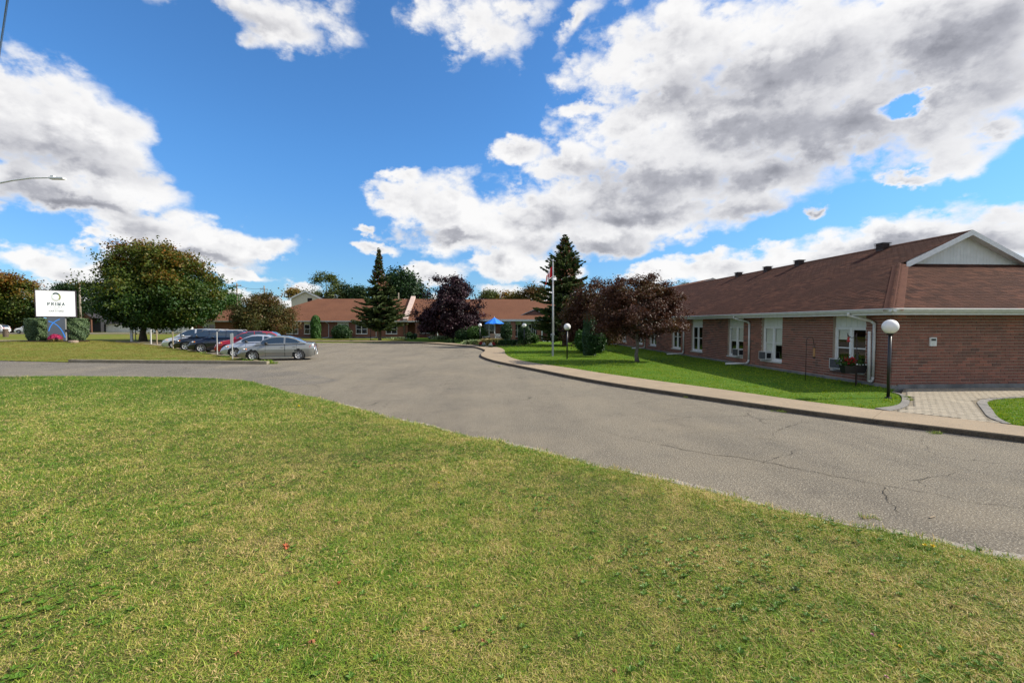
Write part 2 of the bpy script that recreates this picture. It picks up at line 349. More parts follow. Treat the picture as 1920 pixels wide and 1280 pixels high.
def resample(pts, step):
    P = [Vector((p[0], p[1])) for p in pts]; out = [P[0]]; acc = 0
    for a, b in zip(P, P[1:]):
        l = (b-a).length; t = step-acc
        while t < l: out.append(a+(b-a)*(t/l)); t += step
        acc = (acc+l) % step
    out.append(P[-1]); return out
def smoothed(pts, n=2):
    for _ in range(n):
        q = [pts[0]]
        for a, b in zip(pts, pts[1:]):
            q.append((a[0]*.75+b[0]*.25, a[1]*.75+b[1]*.25)); q.append((a[0]*.25+b[0]*.75, a[1]*.25+b[1]*.75))
        q.append(pts[-1]); pts = q
    return pts
def lawn(name, poly, hf, m, step=1.0):
    """a sheet of turf over an outline, its height from hf(x, y, distance to the rim)"""
    xs = [p[0] for p in poly]; ys = [p[1] for p in poly]
    gx, gy = np.meshgrid(np.arange(min(xs), max(xs), step), np.arange(min(ys), max(ys), step)); gx = gx.ravel()+.01; gy = gy.ravel()+.01
    k = inside(gx, gy, poly); gx, gy = gx[k], gy[k]; k = seg_dist(gx, gy, poly) > step*.3; gx, gy = gx[k], gy[k]
    n = len(poly); pts = [Vector(p) for p in poly]+[Vector((a, b)) for a, b in zip(gx, gy)]
    v, e, f, *_ = delaunay_2d_cdt(pts, [], [list(range(n))], 1, 1e-4)
    vx = np.array([p.x for p in v]); vy = np.array([p.y for p in v]); d = seg_dist(vx, vy, poly); z = hf(vx, vy, d)
    me = bpy.data.meshes.new(name); me.from_pydata([(a, b, c) for a, b, c in zip(vx, vy, z)], [], [tuple(q) for q in f]); me.update()
    me.materials.append(m); me.polygons.foreach_set('use_smooth', [True]*len(me.polygons))
    return link(name, me)
# ------------------------------------------------------------------ ground, road, sidewalk
def smooth(t): t = np.clip(t, 0, 1); return t*t*(3-2*t)
def gh(x, y):                                            # height of the open ground beyond the car park
    return -.05+.07*smooth((y-53.5)/1.0)+.36*smooth((y-62)/26)*smooth((-20-x)/12)
ax = np.concatenate([np.linspace(-700, -120, 16), np.arange(-116, 60, 2.0), np.linspace(66, 700, 16)])
ay = np.concatenate([np.linspace(-60, 50, 12), np.arange(52, 60, .5), np.arange(60, 130, 3.0), np.linspace(140, 1400, 18)])
gx, gy = np.meshgrid(ax, ay); gz = gh(gx, gy); nx, ny = len(ax), len(ay)
q = np.array([(j*nx+i, j*nx+i+1, (j+1)*nx+i+1, (j+1)*nx+i) for j in range(ny-1) for i in range(nx-1)])
struct(link('ground', np_mesh('ground', np.stack([gx.ravel(), gy.ravel(), gz.ravel()], 1), q, lawn_l, smooth=True)))

far_l = G(217, 640.8); far_r = G(1000, 640.8)
lotpoly = [(-90, -12), (28, -12), (28, 20), (16, 54), (far_r[0], 54.2), G(840, 641.5), G(590, 641), G(309, 643.6), G(262, 642.6), far_l, (-75, 40), (-90, 40)]
struct(MB().poly(lotpoly, 0.0).obj('parking_lot', asphalt))
lane = [G(0, 706), G(-500, 706), G(-500, 676.5), G(0, 675.5), G(500, 682), G(515, 688), G(560, 697), G(638, 713), G(610, 718), G(560, 722), G(500, 724), G(460, 715)]
struct(MB().poly(lane, .004).obj('entrance_lane', asphalt2))

# cracks in the drive: jagged ribbons lying on the asphalt
def crack(pts, w, seed, par=None):
    r = random.Random(seed); P = [Vector(G(*p)) for p in pts]; Q = []
    for a, b in zip(P, P[1:]):
        n = max(2, int((b-a).length/.10)); nrm = Vector((-(b-a).y, (b-a).x)).normalized()
        for i in range(n): Q.append(a+(b-a)*i/n+nrm*r.uniform(-.035, .035))
    Q.append(P[-1]); mb = MB(); vs = []; fs = []
    for i, p in enumerate(Q):
        d = (Q[min(i+1, len(Q)-1)]-Q[max(i-1, 0)]).normalized(); nn = Vector((-d.y, d.x)); ww = w*.58*r.uniform(.15, 1)*(.3+.7*math.sin(math.pi*(i+.5)/len(Q)))
        a, b = p+nn*ww, p-nn*ww; vs += [(a.x, a.y, .008), (b.x, b.y, .008)]
    for i in range(len(Q)-1): fs.append((2*i, 2*i+1, 2*i+3, 2*i+2))
    return mb.add(vs, fs)
lot = bpy.data.objects['parking_lot']
CR = [([(1112,802),(1160,817),(1230,832),(1300,847),(1400,860),(1450,869),(1510,882),(1580,895),(1650,909),(1700,916),(1760,928),(1830,943),(1905,951),(1990,958)], .016),
 ([(1428,870),(1452,859),(1478,852),(1490,844),(1507,842)], .012), ([(1448,824),(1452,812),(1468,802),(1490,798),(1505,788)], .010),
 ([(1662,912),(1655,925),(1668,935),(1676,950),(1688,962)], .014), ([(1690,905),(1712,899),(1745,896),(1775,891),(1792,885)], .010), ([(1716,899),(1728,907),(1735,912)], .009),
 ([(1200,782),(1300,800),(1400,818),(1500,832),(1640,857),(1760,878),(1850,892),(1960,905)], .007), ([(1240,756),(1340,775),(1460,797),(1600,820),(1750,842),(1900,868)], .006),
 ([(935,735),(968,739)], .02), ([(720,700),(790,706)], .03), ([(1000,752),(1060,764)], .012), ([(700,672),(722,672)], .05), ([(868,664),(890,662)], .08), ([(900,741),(960,755),(1040,775)], .007)]
for i, (p, w) in enumerate(CR): crack(p, w, i).obj('crack', crackm, lot)

O = [(560,641),(590,641),(700,641.6),(776,643.4),(800,644.4),(835,646.7),(876,650),(896,653.2),(906,656.5),(910.5,659.5),(905,663.5),(901,667),(903,671),(919,677),(936,681.5),(1000,694.5),(1100,715.5),(1200,732),(1284,744.5),(1463,771),(1613,792),(1741,807.5),(1920,829.5),(2150,857),(2600,912)]
I = [(560,638.2),(590,638.2),(700,638.3),(776,640.2),(835,642),(870,644.6),(896,646.6),(921,648.5),(939,651.5),(947,656),(946,662),(955,669),(975,675),(1000,680),(1060,688),(1134,700),(1240,714.5),(1373,732),(1500,750.5),(1634,766.5),(1760,780),(1880,793.5),(1920,799),(2150,826),(2600,877)]
SWH = .12
Ow = smoothed([G(*p) for p in O], 2); Iw = smoothed([G(p[0], p[1], SWH) for p in I], 2)
def along(pts, n):
    P = [Vector(p) for p in pts]; L_ = [0]
    for a, b in zip(P, P[1:]): L_.append(L_[-1]+(b-a).length)
    return P, L_
IP, IL = along(Iw, 0)
def at_len(P, L_, s):
    for i in range(len(P)-1):
        if s <= L_[i+1]: return P[i]+(P[i+1]-P[i])*((s-L_[i])/((L_[i+1]-L_[i]) or 1))
    return P[-1]
OP, OL = along(Ow, 0)
st = []; sI = 0.0; so = 0.0
while so < OL[-1]:                                        # pair the kerb line with the inner edge, always moving on
    p = at_len(OP, OL, so); best = min((((at_len(IP, IL, sI+k*.1)-p).length, sI+k*.1) for k in range(0, 40)), key=lambda t: t[0])
    sI = best[1]; st.append((p, at_len(IP, IL, sI), so)); so += .3
sw = struct(link('sidewalk', None)) if False else None
base = MB()
for (a, b, s0), (c, d, s1) in zip(st, st[1:]):
    i1 = a+(b-a).normalized()*.14; i2 = c+(d-c).normalized()*.14
    base.add([(*i1, 0), (*b, 0), (*d, 0), (*i2, 0), (*i1, SWH-.015), (*b, SWH-.015), (*d, SWH-.015), (*i2, SWH-.015)], [(4, 7, 6, 5), (0, 4, 5, 1), (3, 2, 6, 7), (1, 5, 6, 2), (0, 3, 7, 4)])
SWO = struct(base.obj('sidewalk', concrete2))
per = 9; k = 2
while k < len(st)-1:
    seg = st[k:min(k+per+1, len(st))]
    if len(seg) < 2: break
    mb = MB(); vs = []; n = len(seg)
    L_ = (seg[-1][0]-seg[0][0]).length or 1
    for z in (SWH-.06, SWH):
        for i, (a, b, _) in enumerate(seg):
            t = 0
            aa, bb = a.copy(), b.copy()
            if i == n-1: u = (seg[-2][0]-a).normalized(); v = (seg[-2][1]-b); aa += u*.012; bb += (v.normalized()*.012 if v.length > .02 else Vector((0, 0)))
            vs.append((*(aa+(bb-aa).normalized()*.004), z)); vs.append((*bb, z))
    fs = []
    for i in range(n-1):
        fs.append((2*n+2*i, 2*n+2*i+2, 2*n+2*i+3, 2*n+2*i+1)); fs.append((2*i, 2*i+2, 2*n+2*i+2, 2*n+2*i)); fs.append((2*i+1, 2*n+2*i+1, 2*n+2*i+3, 2*i+3))
    fs += [(0, 2*n, 2*n+1, 1), (2*n-2, 2*n-1, 4*n-1, 4*n-2)]
    mb.add(vs, fs).obj('slab', concrete, SWO); k += per
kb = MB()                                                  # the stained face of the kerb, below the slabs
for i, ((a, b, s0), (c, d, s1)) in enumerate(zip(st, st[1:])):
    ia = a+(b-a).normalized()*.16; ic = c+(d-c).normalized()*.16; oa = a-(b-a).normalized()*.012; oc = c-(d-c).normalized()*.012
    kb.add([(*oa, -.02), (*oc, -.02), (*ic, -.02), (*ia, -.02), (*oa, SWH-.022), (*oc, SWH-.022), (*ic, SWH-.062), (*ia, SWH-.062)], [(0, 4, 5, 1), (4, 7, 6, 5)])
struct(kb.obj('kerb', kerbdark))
# the asphalt seam running along the kerb
gut = MB()
for (a, b, s0), (c, d, s1) in zip(st, st[1:]):
    r1 = .16+.04*math.sin(s0*2.1)+.03*math.sin(s0*5.3); r2 = .16+.04*math.sin(s1*2.1)+.03*math.sin(s1*5.3)
    na = (a-b).normalized(); nc = (c-d).normalized()
    gut.add([(*(a+na*.01), .004), (*(c+nc*.01), .004), (*(c+nc*r2), .004), (*(a+na*r1), .004)], [(0, 1, 2, 3)])
gutm = mat('rough_edge_asphalt', (.13, .115, .10), 1, bump=1, bscale=30, var=(.18, .16, .14), vscale=2, fine=((.06, .055, .05), 35, .8))
struct(gut.obj('gutter_edge', gutm))

# right lawn (raised with the sidewalk), path of pavers
pavL = [(1668,770),(1690,765.5),(1703,760),(1707,751),(1700,742),(1690,738)]        # inner (paved) edge of the left border
pavLo = [(1640,765),(1672,762),(1688,757),(1692,749),(1690,740),(1672,734.5)]       # outer (grass) edge
pavR = [(1881,793),(1868,788),(1851,781),(1843,770),(1833,757),(1831,754),(1838,749),(1860,746.5),(1930,743)]
pavRo = [(1897,794.5),(1880,788),(1868,780),(1861,768),(1852,758),(1850,753),(1858,749.5),(1880,746.5),(1930,744.8)]
LH = .115
g_ = lambda l, h=LH: [G(p[0], p[1], h) for p in l]
WX, WY, EX, EY = 13.17, 14.03, 12.64, 13.5                  # wall and eave corner of the near wing
Ipts = [tuple(p) for _, p, _ in st]
Lo = g_(pavLo)
iI = [p for p in Ipts if p[1] > Lo[0][1] and p[0] < Lo[0][0]]
lawnR = smoothed(iI[::2], 0)
i0 = next(i for i, p in enumerate(lawnR) if p[1] < 69.5 and p[0] > -9)
polyR = [(p[0], p[1]) for p in lawnR[i0:]]+Lo+[(WX+.3, WY+.2), (WX+.3, 46), (30, 46), (30, 69), (-12, 69)]
def flatR(x, y, d): return LH-.03*np.clip(1-d/.12, 0, 1)+.02*np.sin(x*.7)*np.sin(y*.5)*np.clip(d-.3, 0, 1)
LR = struct(lawn('right_lawn', polyR, flatR, lawn_r, .8))
Ro = g_(pavRo); iR = [p for p in Ipts if p[1] < Ro[0][1] and p[0] > Ro[0][0]]
polyR2 = list(reversed(Ro))+[(p[0], p[1]) for p in iR[::3]]+[(40, iR[-1][1]), (40, Ro[-1][1])]
LR2 = struct(lawn('small_lawn', polyR2, flatR, lawn_r, .5))
# paver path
Li, Ri = g_(pavL), g_(pavR)
path = [p for p in Li]+[(WX+.4, WY-.02), (40, WY-.02), (40, Ri[-1][1])]+list(reversed(Ri))
swin = [p for p in Ipts if Li[0][0] < p[0] < Ri[0][0]]
path += [(p[0], p[1]) for p in reversed(swin)]
PTH = struct(MB().poly(path, LH-.012).obj('paver_path', joint))
pm = MB().add([(-.096,-.046,0),(.096,-.046,0),(.096,.046,0),(-.096,.046,0),(-.100,-.05,-.03),(.100,-.05,-.03),(.100,.05,-.03),(-.100,.05,-.03)], [(0,1,2,3),(0,4,5,1),(1,5,6,2),(2,6,7,3),(3,7,4,0)]).mesh('paver', paver)
cells = []
for j in range(120):
    for i in range(80):
        cells.append((9+i*.206+(.103 if j % 2 else 0), 7.6+j*.106*1))
cx = np.array([c[0] for c in cells]); cy = np.array([c[1] for c in cells])
k = inside(cx, cy, path) & (seg_dist(cx, cy, path) > .075) & (cx < 19)
cells = [(a, b) for a, b, t in zip(cx, cy, k) if t]
def inview(x, y, z=0):
    c = math.cos(YAW); s = math.sin(YAW); xc = x*c-y*s; zc = x*s+y*c
    return zc > .5 and abs(xc/zc) < 1.12
cells.sort(key=lambda c: (not inview(*c), c[0]**2+c[1]**2))
rest = MB()
for i, (x, y) in enumerate(cells):
    dz = rnd.uniform(-.002, .003)
    if i < 300: o = link('paver', pm, PTH); o.location = (x, y, LH+dz); o.rotation_euler = (rnd.uniform(-.01, .01), rnd.uniform(-.01, .01), rnd.uniform(-.02, .02))
    else: rest.add([(x+a[0], y+a[1], LH+dz+a[2]) for a in ((-.096,-.046,0),(.096,-.046,0),(.096,.046,0),(-.096,.046,0),(-.1,-.05,-.03),(.1,-.05,-.03),(.1,.05,-.03),(-.1,.05,-.03))], [(0,1,2,3),(0,4,5,1),(1,5,6,2),(2,6,7,3),(3,7,4,0)])
struct(rest.obj('pavers', paver, PTH), 'stuff')
def border(outer, inner, name):
    o_, i_ = smoothed(outer, 2), smoothed(inner, 2)
    b = struct(MB().poly(o_+list(reversed(i_)), LH-.01).obj(name, joint))
    P, LP = along(o_, 0); Q, LQ = along(i_, 0); n = int(LP[-1]/.24)
    for k_ in range(n):
        t0, t1 = (k_+.04)/n, (k_+.96)/n
        for u0, u1 in ((0.03, .97),):
            a, b_ = at_len(P, LP, LP[-1]*t0), at_len(P, LP, LP[-1]*t1); c, d = at_len(Q, LQ, LQ[-1]*t1), at_len(Q, LQ, LQ[-1]*t0)
            MB().poly([tuple(a), tuple(b_), tuple(c), tuple(d)], LH-.03, LH+.006+rnd.uniform(0, .003)).obj('paver', paver_dk, b)
border(g_(pavLo), g_(pavL), 'left_path_border'); border(g_(pavRo), g_(pavR), 'right_path_border')

# foreground lawn: turf sheet here, blades further down
EDGE = [(-600,706),(-300,706),(0,706),(100,706),(200,706.5),(300,708),(400,710.5),(455,713.5),(490,722),(540,736),(600,749),(700,775),(800,799),(900,823),(1000,845),(1100,868),(1200,890),(1300,914),(1400,938),(1500,962),(1600,985),(1700,1008),(1800,1030),(1920,1053),(2100,1090),(2500,1170)]
ew = smoothed([G(*p) for p in EDGE], 1); FE = []
for i, p in enumerate(resample(ew, .35)): FE.append((p.x+rnd.uniform(-.035, .035), p.y+rnd.uniform(-.05, .05)+.06*math.sin(p.x*2.3)*math.sin(p.x*.9+1)))
polyF = FE+[(9, -6), (-70, -6)]
def flatF(x, y, d): return .035*np.clip(d/.25, 0, 1)+.004+.03*np.sin(x*.35+1)*np.sin(y*.5)*np.clip(d/3, 0, 1)
LF = struct(lawn('front_lawn', polyF, flatF, turf_g, .9))
# sandy rim where the asphalt breaks off
rim = MB()
for a, b in zip(FE[20:], FE[21:]):
    u = Vector((b[0]-a[0], b[1]-a[1])).normalized(); n_ = Vector((-u.y, u.x))*(.10+.05*math.sin(a[0]*3)); 
    rim.add([(a[0], a[1], .0045), (b[0], b[1], .0045), (b[0]+n_.x, b[1]+n_.y, .0045), (a[0]+n_.x, a[1]+n_.y, .0045)], [(0, 1, 2, 3)])
struct(rim.obj('gravel_rim', mat('gravel_rim', (.30, .26, .21), 1, bump=1, bscale=40, var=(.19, .17, .145), vscale=3, fine=((.42, .38, .33), 40, .6))))

# left lawn with its gentle mound, kerbs
DIAG = [(500,681),(470,676.5),(435,671.5),(407,666.5),(370,660.5),(340,655.5),(300,649),(255,643.8),(217,641.2)]
FR = [(-500,677),(-200,677),(0,676.5),(120,679.3),(300,680.3),(400,680.8),(497,681.8)]
polyL = [G(*p) for p in FR]+[G(*p) for p in DIAG]+[G(120, 641.5), G(60, 641), G(0, 641.5), G(-500, 643)]
MC = D(105, 44)
def moundL(x, y, d):
    return .03+.50*np.exp(-(((x-MC[0])/14)**2+((y-MC[1])/9.5)**2))*smooth(d/5.0)+.05*smooth(d/1.5)
LLn = struct(lawn('left_lawn', polyL, moundL, lawn_l, 1.3))
def kerb_strip(name, pts, w, h, m, step=.6, inner=1):
    P = resample(pts, step); mb = MB(); vs = []; n = len(P)
    for i, p in enumerate(P):
        d = (P[min(i+1, n-1)]-P[max(i-1, 0)]).normalized(); nn = Vector((-d.y, d.x))*w*inner; j = rnd.uniform(-.008, .008)
        a, b = p, p+nn; vs += [(a.x, a.y, -.02), (a.x, a.y, h+j), (b.x, b.y, h+j), (b.x, b.y, -.02)]
    fs = []
    for i in range(n-1):
        for a, b in ((0, 1), (1, 2), (2, 3)): fs.append((4*i+a, 4*i+4+a, 4*i+4+b, 4*i+b))
    fs += [(0, 1, 2, 3), (4*n-1, 4*n-2, 4*n-3, 4*n-4)]
    return struct(mb.add(vs, fs).obj(name, m))
oldkerb = mat('old_kerb', (.33, .285, .215), .95, bump=1, bscale=20, var=(.24, .205, .15), vscale=2.5, fine=((.14, .13, .08), 14, .55))
kerb_strip('lane_kerb', [G(*p) for p in [(128, 679.6), (300, 681.3), (400, 681.9), (500, 683)]], .24, .17, oldkerb)
kerb_strip('parking_kerb', [G(*p) for p in DIAG], .14, .07, concrete, inner=-1)
kerb_strip('far_kerb', [G(*p) for p in [(217, 641), (262, 642.8), (309, 643.8), (450, 642.3), (575, 641)]], .35, .12, concrete)
# road far left, path by the sign
h4 = .35
struct(MB().add([(*D(-700, 84), gh(*D(-700, 84))+.03), (*D(70, 84), gh(*D(70, 84))+.03), (*D(400, 84), gh(*D(400, 84))+.03), (*D(400, 92), gh(*D(400, 92))+.04), (*D(70, 92), gh(*D(70, 92))+.04), (*D(-700, 92), gh(*D(-700, 92))+.04)], [(0, 1, 4, 5), (1, 2, 3, 4)]).obj('street', asphalt2))
def gstrip(name, px0, px1, z0, z1, m, dz=.05, n=14):
    mb = MB(); vs = []
    for i in range(n+1):
        px = px0+(px1-px0)*i/n
        for z in (z0, z1): p = D(px, z); vs.append((*p, gh(*p)+dz))
    return struct(mb.add(vs, [(2*i, 2*i+2, 2*i+3, 2*i+1) for i in range(n)]).obj(name, m))
gstrip('far_sidewalk', -700, 400, 80, 81.2, concrete); gstrip('left_footpath', -700, 62, 56.5, 59.5, concrete, .06)
# ------------------------------------------------------------------ the near wing
wing = thing('brick_wing', 'long low red brick wing with brown shingle roof and gabled end beside the lawn', 'building', (0, 0, 0))
SO = 2.50; ES = .485; EZ = 2.66; Y1 = 46.0; RX = EX+6.66; RZ = EZ+6.66*ES; WE = 2*RX-WX
BL, BH, J = .286, .084, .015
WIN = [15.85, 20.3, 23.35, 27.75, 30.8, 35.2, 38.25, 42.65]; WW = .75; WZ0 = .52; WZ1 = 2.07
wall = MB()
wx = WX+.012
ys = WY
cuts = []
for c in WIN: cuts.append((c-WW, c+WW))
prev = WY+.012
for a, b in cuts:
    wall.box(wx, wx+.25, prev, a-.012 if False else a, .0, SO+.1); wall.box(wx, wx+.25, a, b, .0, WZ0-.09); prev = b
wall.box(wx, wx+.25, prev, Y1, 0, SO+.1)
wall.box(wx+.25, WE, WY+.012, WY+.26, 0, SO+.1)
WALL = wall.obj('wall', mortar, wing)
MB().box(WX-.03, WX+.2, WY-.03, Y1, -.05, .20).box(WX+.2, WE+.03, WY-.03, WY+.2, -.05, .24).obj('foundation', concrete2, wing)
def brick_vf(x0, y0, z0, L_, axis, out=.0, dep=.09):
    if axis == 'x': return [(x0, y0+dep, z0), (x0+L_, y0+dep, z0), (x0+L_, y0+dep, z0+BH), (x0, y0+dep, z0+BH), (x0+.003, y0, z0+.003), (x0+L_-.003, y0, z0+.003), (x0+L_-.003, y0, z0+BH-.003), (x0+.003, y0, z0+BH-.003)]
    return [(x0+dep, y0+L_, z0), (x0+dep, y0, z0), (x0+dep, y0, z0+BH), (x0+dep, y0+L_, z0+BH), (x0, y0+L_-.003, z0+.003), (x0, y0+.003, z0+.003), (x0, y0+.003, z0+BH-.003), (x0, y0+L_-.003, z0+BH-.003)]
BF = [(4, 5, 6, 7), (0, 1, 5, 4), (1, 2, 6, 5), (2, 3, 7, 6), (3, 0, 4, 7)]
bricks = []
zz = .22; row = 0
while zz < SO-.02:
    x = WX-(.0 if row % 2 else (BL+J)/2)
    while x < WE:
        a = max(x, WX); b = min(x+BL, WE)
        if b-a > .05: bricks.append(('x', a, b-a, zz))
        x += BL+J
    y = WY-(0 if row % 2 == 0 else (BL+J)/2)
    while y < Y1:
        segs = [(max(y, WY+.10), min(y+BL, Y1))]
        if zz > WZ0-.13:
            for a, b in cuts:
                ns = []
                for s, e in segs:
                    if e <= a or s >= b: ns.append((s, e))
                    else:
                        if s < a: ns.append((s, a))
                        if e > b: ns.append((b, e))
                segs = ns
        for s, e in segs:
            if e-s > .04: bricks.append(('y', s, e-s, zz))
        y += BL+J
    zz += BH+J; row += 1
def bkey(b):
    p = (b[1]+b[2]/2, WY) if b[0] == 'x' else (WX, b[1]+b[2]/2)
    if not inview(*p) or b[2] < BL-.02: return 1e6
    d2 = p[0]**2+p[1]**2
    s = (p[1]/math.sqrt(d2)) if b[0] == 'x' else (p[0]/math.sqrt(d2))
    return d2/s
bricks.sort(key=bkey)
bmx = MB().add(brick_vf(0, 0, 0, BL, 'x'), BF).mesh('brick', brickm); bmy = MB().add(brick_vf(0, 0, 0, BL, 'y'), BF).mesh('brick', brickm)
rest = MB()
for i, (ax_, s, l, z) in enumerate(bricks):
    dpt = rnd.uniform(-.003, .003)
    if i < 300:
        o = link('brick', bmx if ax_ == 'x' else bmy, WALL); o.location = (s, WY+dpt, z) if ax_ == 'x' else (WX+dpt, s, z)
    else: rest.add(brick_vf(s, WY+dpt, z, l, 'x') if ax_ == 'x' else brick_vf(WX+dpt, s, z, l, 'y'), BF)
struct(rest.obj('bricks', brickm, WALL), 'stuff')

# roof: deck, shingles, hip caps, gable
deck = MB()
YG = EY+4.0; YR = YG-.32; GX = EX+4.0; GZ = EZ+4*ES; OX = 2*RX-EX
zx = lambda x: EZ+(x-EX)*ES
deck.add([(EX, EY, EZ), (GX, YG, GZ), (RX, YG, RZ), (RX, Y1+2, RZ), (EX, Y1+2, EZ)], [(0, 1, 2, 3, 4)])
deck.add([(EX, EY, EZ), (OX, EY, EZ), (2*RX-GX, YG, GZ), (GX, YG, GZ)], [(0, 1, 2, 3)])
deck.add([(OX, EY, EZ), (OX, Y1+2, EZ), (RX, Y1+2, RZ), (RX, YG, RZ), (2*RX-GX, YG, GZ)], [(0, 1, 2, 3, 4)])
deck.add([(GX+.0, YG, GZ+.01), (RX, YR, RZ+.0), (RX, YG, RZ)], [(0, 1, 2)])
ROOF = deck.obj('roof', roofplain, wing)
TW, TE, TT = .325, .145, .009
sl = math.atan(ES); cs, sn = math.cos(sl), math.sin(sl)
tiles = []                                                 # (kind, along, up-slope)
def rakey(x):                                              # southern limit of the west slope at x
    return EY+(x-EX) if x < GX-.15 else YR+ (RX-x)/(RX-GX)*.25
r_ = 0; u = 0.0
LEN = 6.66/cs
while u < LEN-.02:
    x = EX+u*cs; y = rakey(x+.05)-TW+(TW/2 if r_ % 2 else 0)
    while y < Y1+1.9:
        a = max(y, rakey(x+.05)); 
        if y+TW-a > .04: tiles.append(('w', a, u, y+TW-.012-a))
        y += TW
    if u*cs < 3.98:
        xx = EX+u*cs; x2 = OX-u*cs; q_ = xx-TW*((r_ % 2)*.5)
        while q_ < x2:
            a, b = max(q_, xx), min(q_+TW-.012, x2)
            if b-a > .04 and a < 24: tiles.append(('s', a, u, b-a))
            q_ += TW
    u += TE; r_ += 1
def tile_vf(kind, a, u, w):
    l = min(TE+.05, LEN-u)
    def P_(al, uu, n):
        if kind == 'w': return (EX+uu*cs-n*sn, al, EZ+uu*sn+n*cs)
        return (al, EY+uu*cs-n*sn, EZ+uu*sn+n*cs)
    A = [(a, u-.0, .001), (a+w, u, .001), (a+w, u+l, .001), (a, u+l, .001), (a, u, TT+.004), (a+w, u, TT+.004), (a+w, u+l, .004), (a, u+l, .004)]
    vs = [P_(*t) for t in A]
    return vs, ([(4, 5, 6, 7), (0, 1, 5, 4), (1, 2, 6, 5), (3, 0, 4, 7)] if kind == 's' else [(7, 6, 5, 4), (4, 5, 1, 0), (5, 6, 2, 1), (7, 4, 0, 3)])
def tkey(t):
    p = (EX+t[2]*cs, t[1]+.15) if t[0] == 'w' else (t[1]+.15, EY+t[2]*cs)
    if not inview(*p) or t[3] < TW-.02: return 1e6
    return p[0]**2+p[1]**2
tiles.sort(key=tkey)
tmw = MB().add(*[v for v in tile_vf('w', 0, 0, TW-.012)]); tms = MB().add(*tile_vf('s', 0, 0, TW-.012))
tmw.v = [(v[0]-EX, v[1], v[2]-EZ) for v in tmw.v]; tms.v = [(v[0], v[1]-EY, v[2]-EZ) for v in tms.v]
tmw = tmw.mesh('shingle', shingm); tms = tms.mesh('shingle', shingm)
rest = MB()
for i, t in enumerate(tiles):
    if i < 300:
        o = link('shingle', tmw if t[0] == 'w' else tms, ROOF)
        o.location = (EX+t[2]*cs, t[1], EZ+t[2]*sn) if t[0] == 'w' else (t[1], EY+t[2]*cs, EZ+t[2]*sn)
    else: rest.add(*tile_vf(*t))
struct(rest.obj('shingles', shingm, ROOF), 'stuff')
# hip caps
n = 26
for side in (0, 1):
    for i in range(n):
        t = 4.0*i/n; t2 = 4.0*(i+1.35)/n; t2 = min(t2, 4.02)
        vs = []
        for tt, lift in ((t, .034), (t2, .018)):
            z = EZ+tt*ES+lift; x = EX+tt; y = EY+tt
            vs += [(x-.20, y+.14, z+.0-.20*ES+.0), (x, y, z), (x+.16, y-.20, z-.20*ES)]
        if side: vs = [(2*RX-v[0], v[1], v[2]) for v in vs]
        MB().add(vs, [(0, 1, 4, 3), (1, 2, 5, 4)] if not side else [(3, 4, 1, 0), (4, 5, 2, 1)]).obj('hip_cap', shingcap, ROOF)
rc = MB()
rc.add([(RX-.16, YR, RZ-.16*ES+.03), (RX, YR, RZ+.03), (RX+.16, YR, RZ-.16*ES+.03), (RX-.16, Y1, RZ-.16*ES+.03), (RX, Y1, RZ+.03), (RX+.16, Y1, RZ-.16*ES+.03)], [(0, 1, 4, 3), (1, 2, 5, 4)])
rc.obj('ridge_cap', shingm, ROOF)
# gable siding, rakes, soffit
gab = MB().box(GX+.3, 2*RX-GX-.3, YG+.02, YG+.1, GZ-.02, GZ+.03).obj('gable', white2, wing)
nb = 34; span = 2*(RX-GX)-.5; bw = span/nb
for i in range(nb):
    x0 = GX+.25+i*bw; x1 = x0+bw-.006
    f = lambda x: GZ+.02+max(0, (RX-GX-.1-abs(x-RX)))*ES
    MB().add([(x0, YG-.02, GZ), (x1, YG-.02, GZ), (x1, YG-.02, f(x1)), (x0, YG-.02, f(x0)), (x0-.007, YG+.02, GZ), (x1+.007, YG+.02, GZ), (x1+.007, YG+.02, f(x1)), (x0-.007, YG+.02, f(x0))],
             [(0, 1, 2, 3), (0, 3, 7, 4), (1, 5, 6, 2)]).obj('board', siding, gab)
for sgn in (-1, 1):
    rk = MB(); xa, xb = RX, RX+sgn*(RX-GX+.05)
    za, zb = RZ+.02, RZ-(RX-GX+.05)*ES+.02
    vs = [(xa, YR-.03, za), (xb, YR-.03, zb), (xb, YR-.03, zb-.20), (xa, YR-.03, za-.20), (xa, YR, za), (xb, YR, zb), (xb, YR, zb-.20), (xa, YR, za-.20)]
    fs = [(0, 1, 2, 3), (4, 7, 6, 5), (0, 4, 5, 1), (3, 2, 6, 7), (1, 5, 6, 2)]
    if sgn > 0: fs = [tuple(reversed(f)) for f in fs]
    rk.add(vs, fs); rk.add([(xa, YR, za-.19), (xb, YR, zb-.19), (xb, YG, zb-.17), (xa, YG, za-.17)], [(0, 1, 2, 3)])
    rk.obj('rake_board', white2, wing)
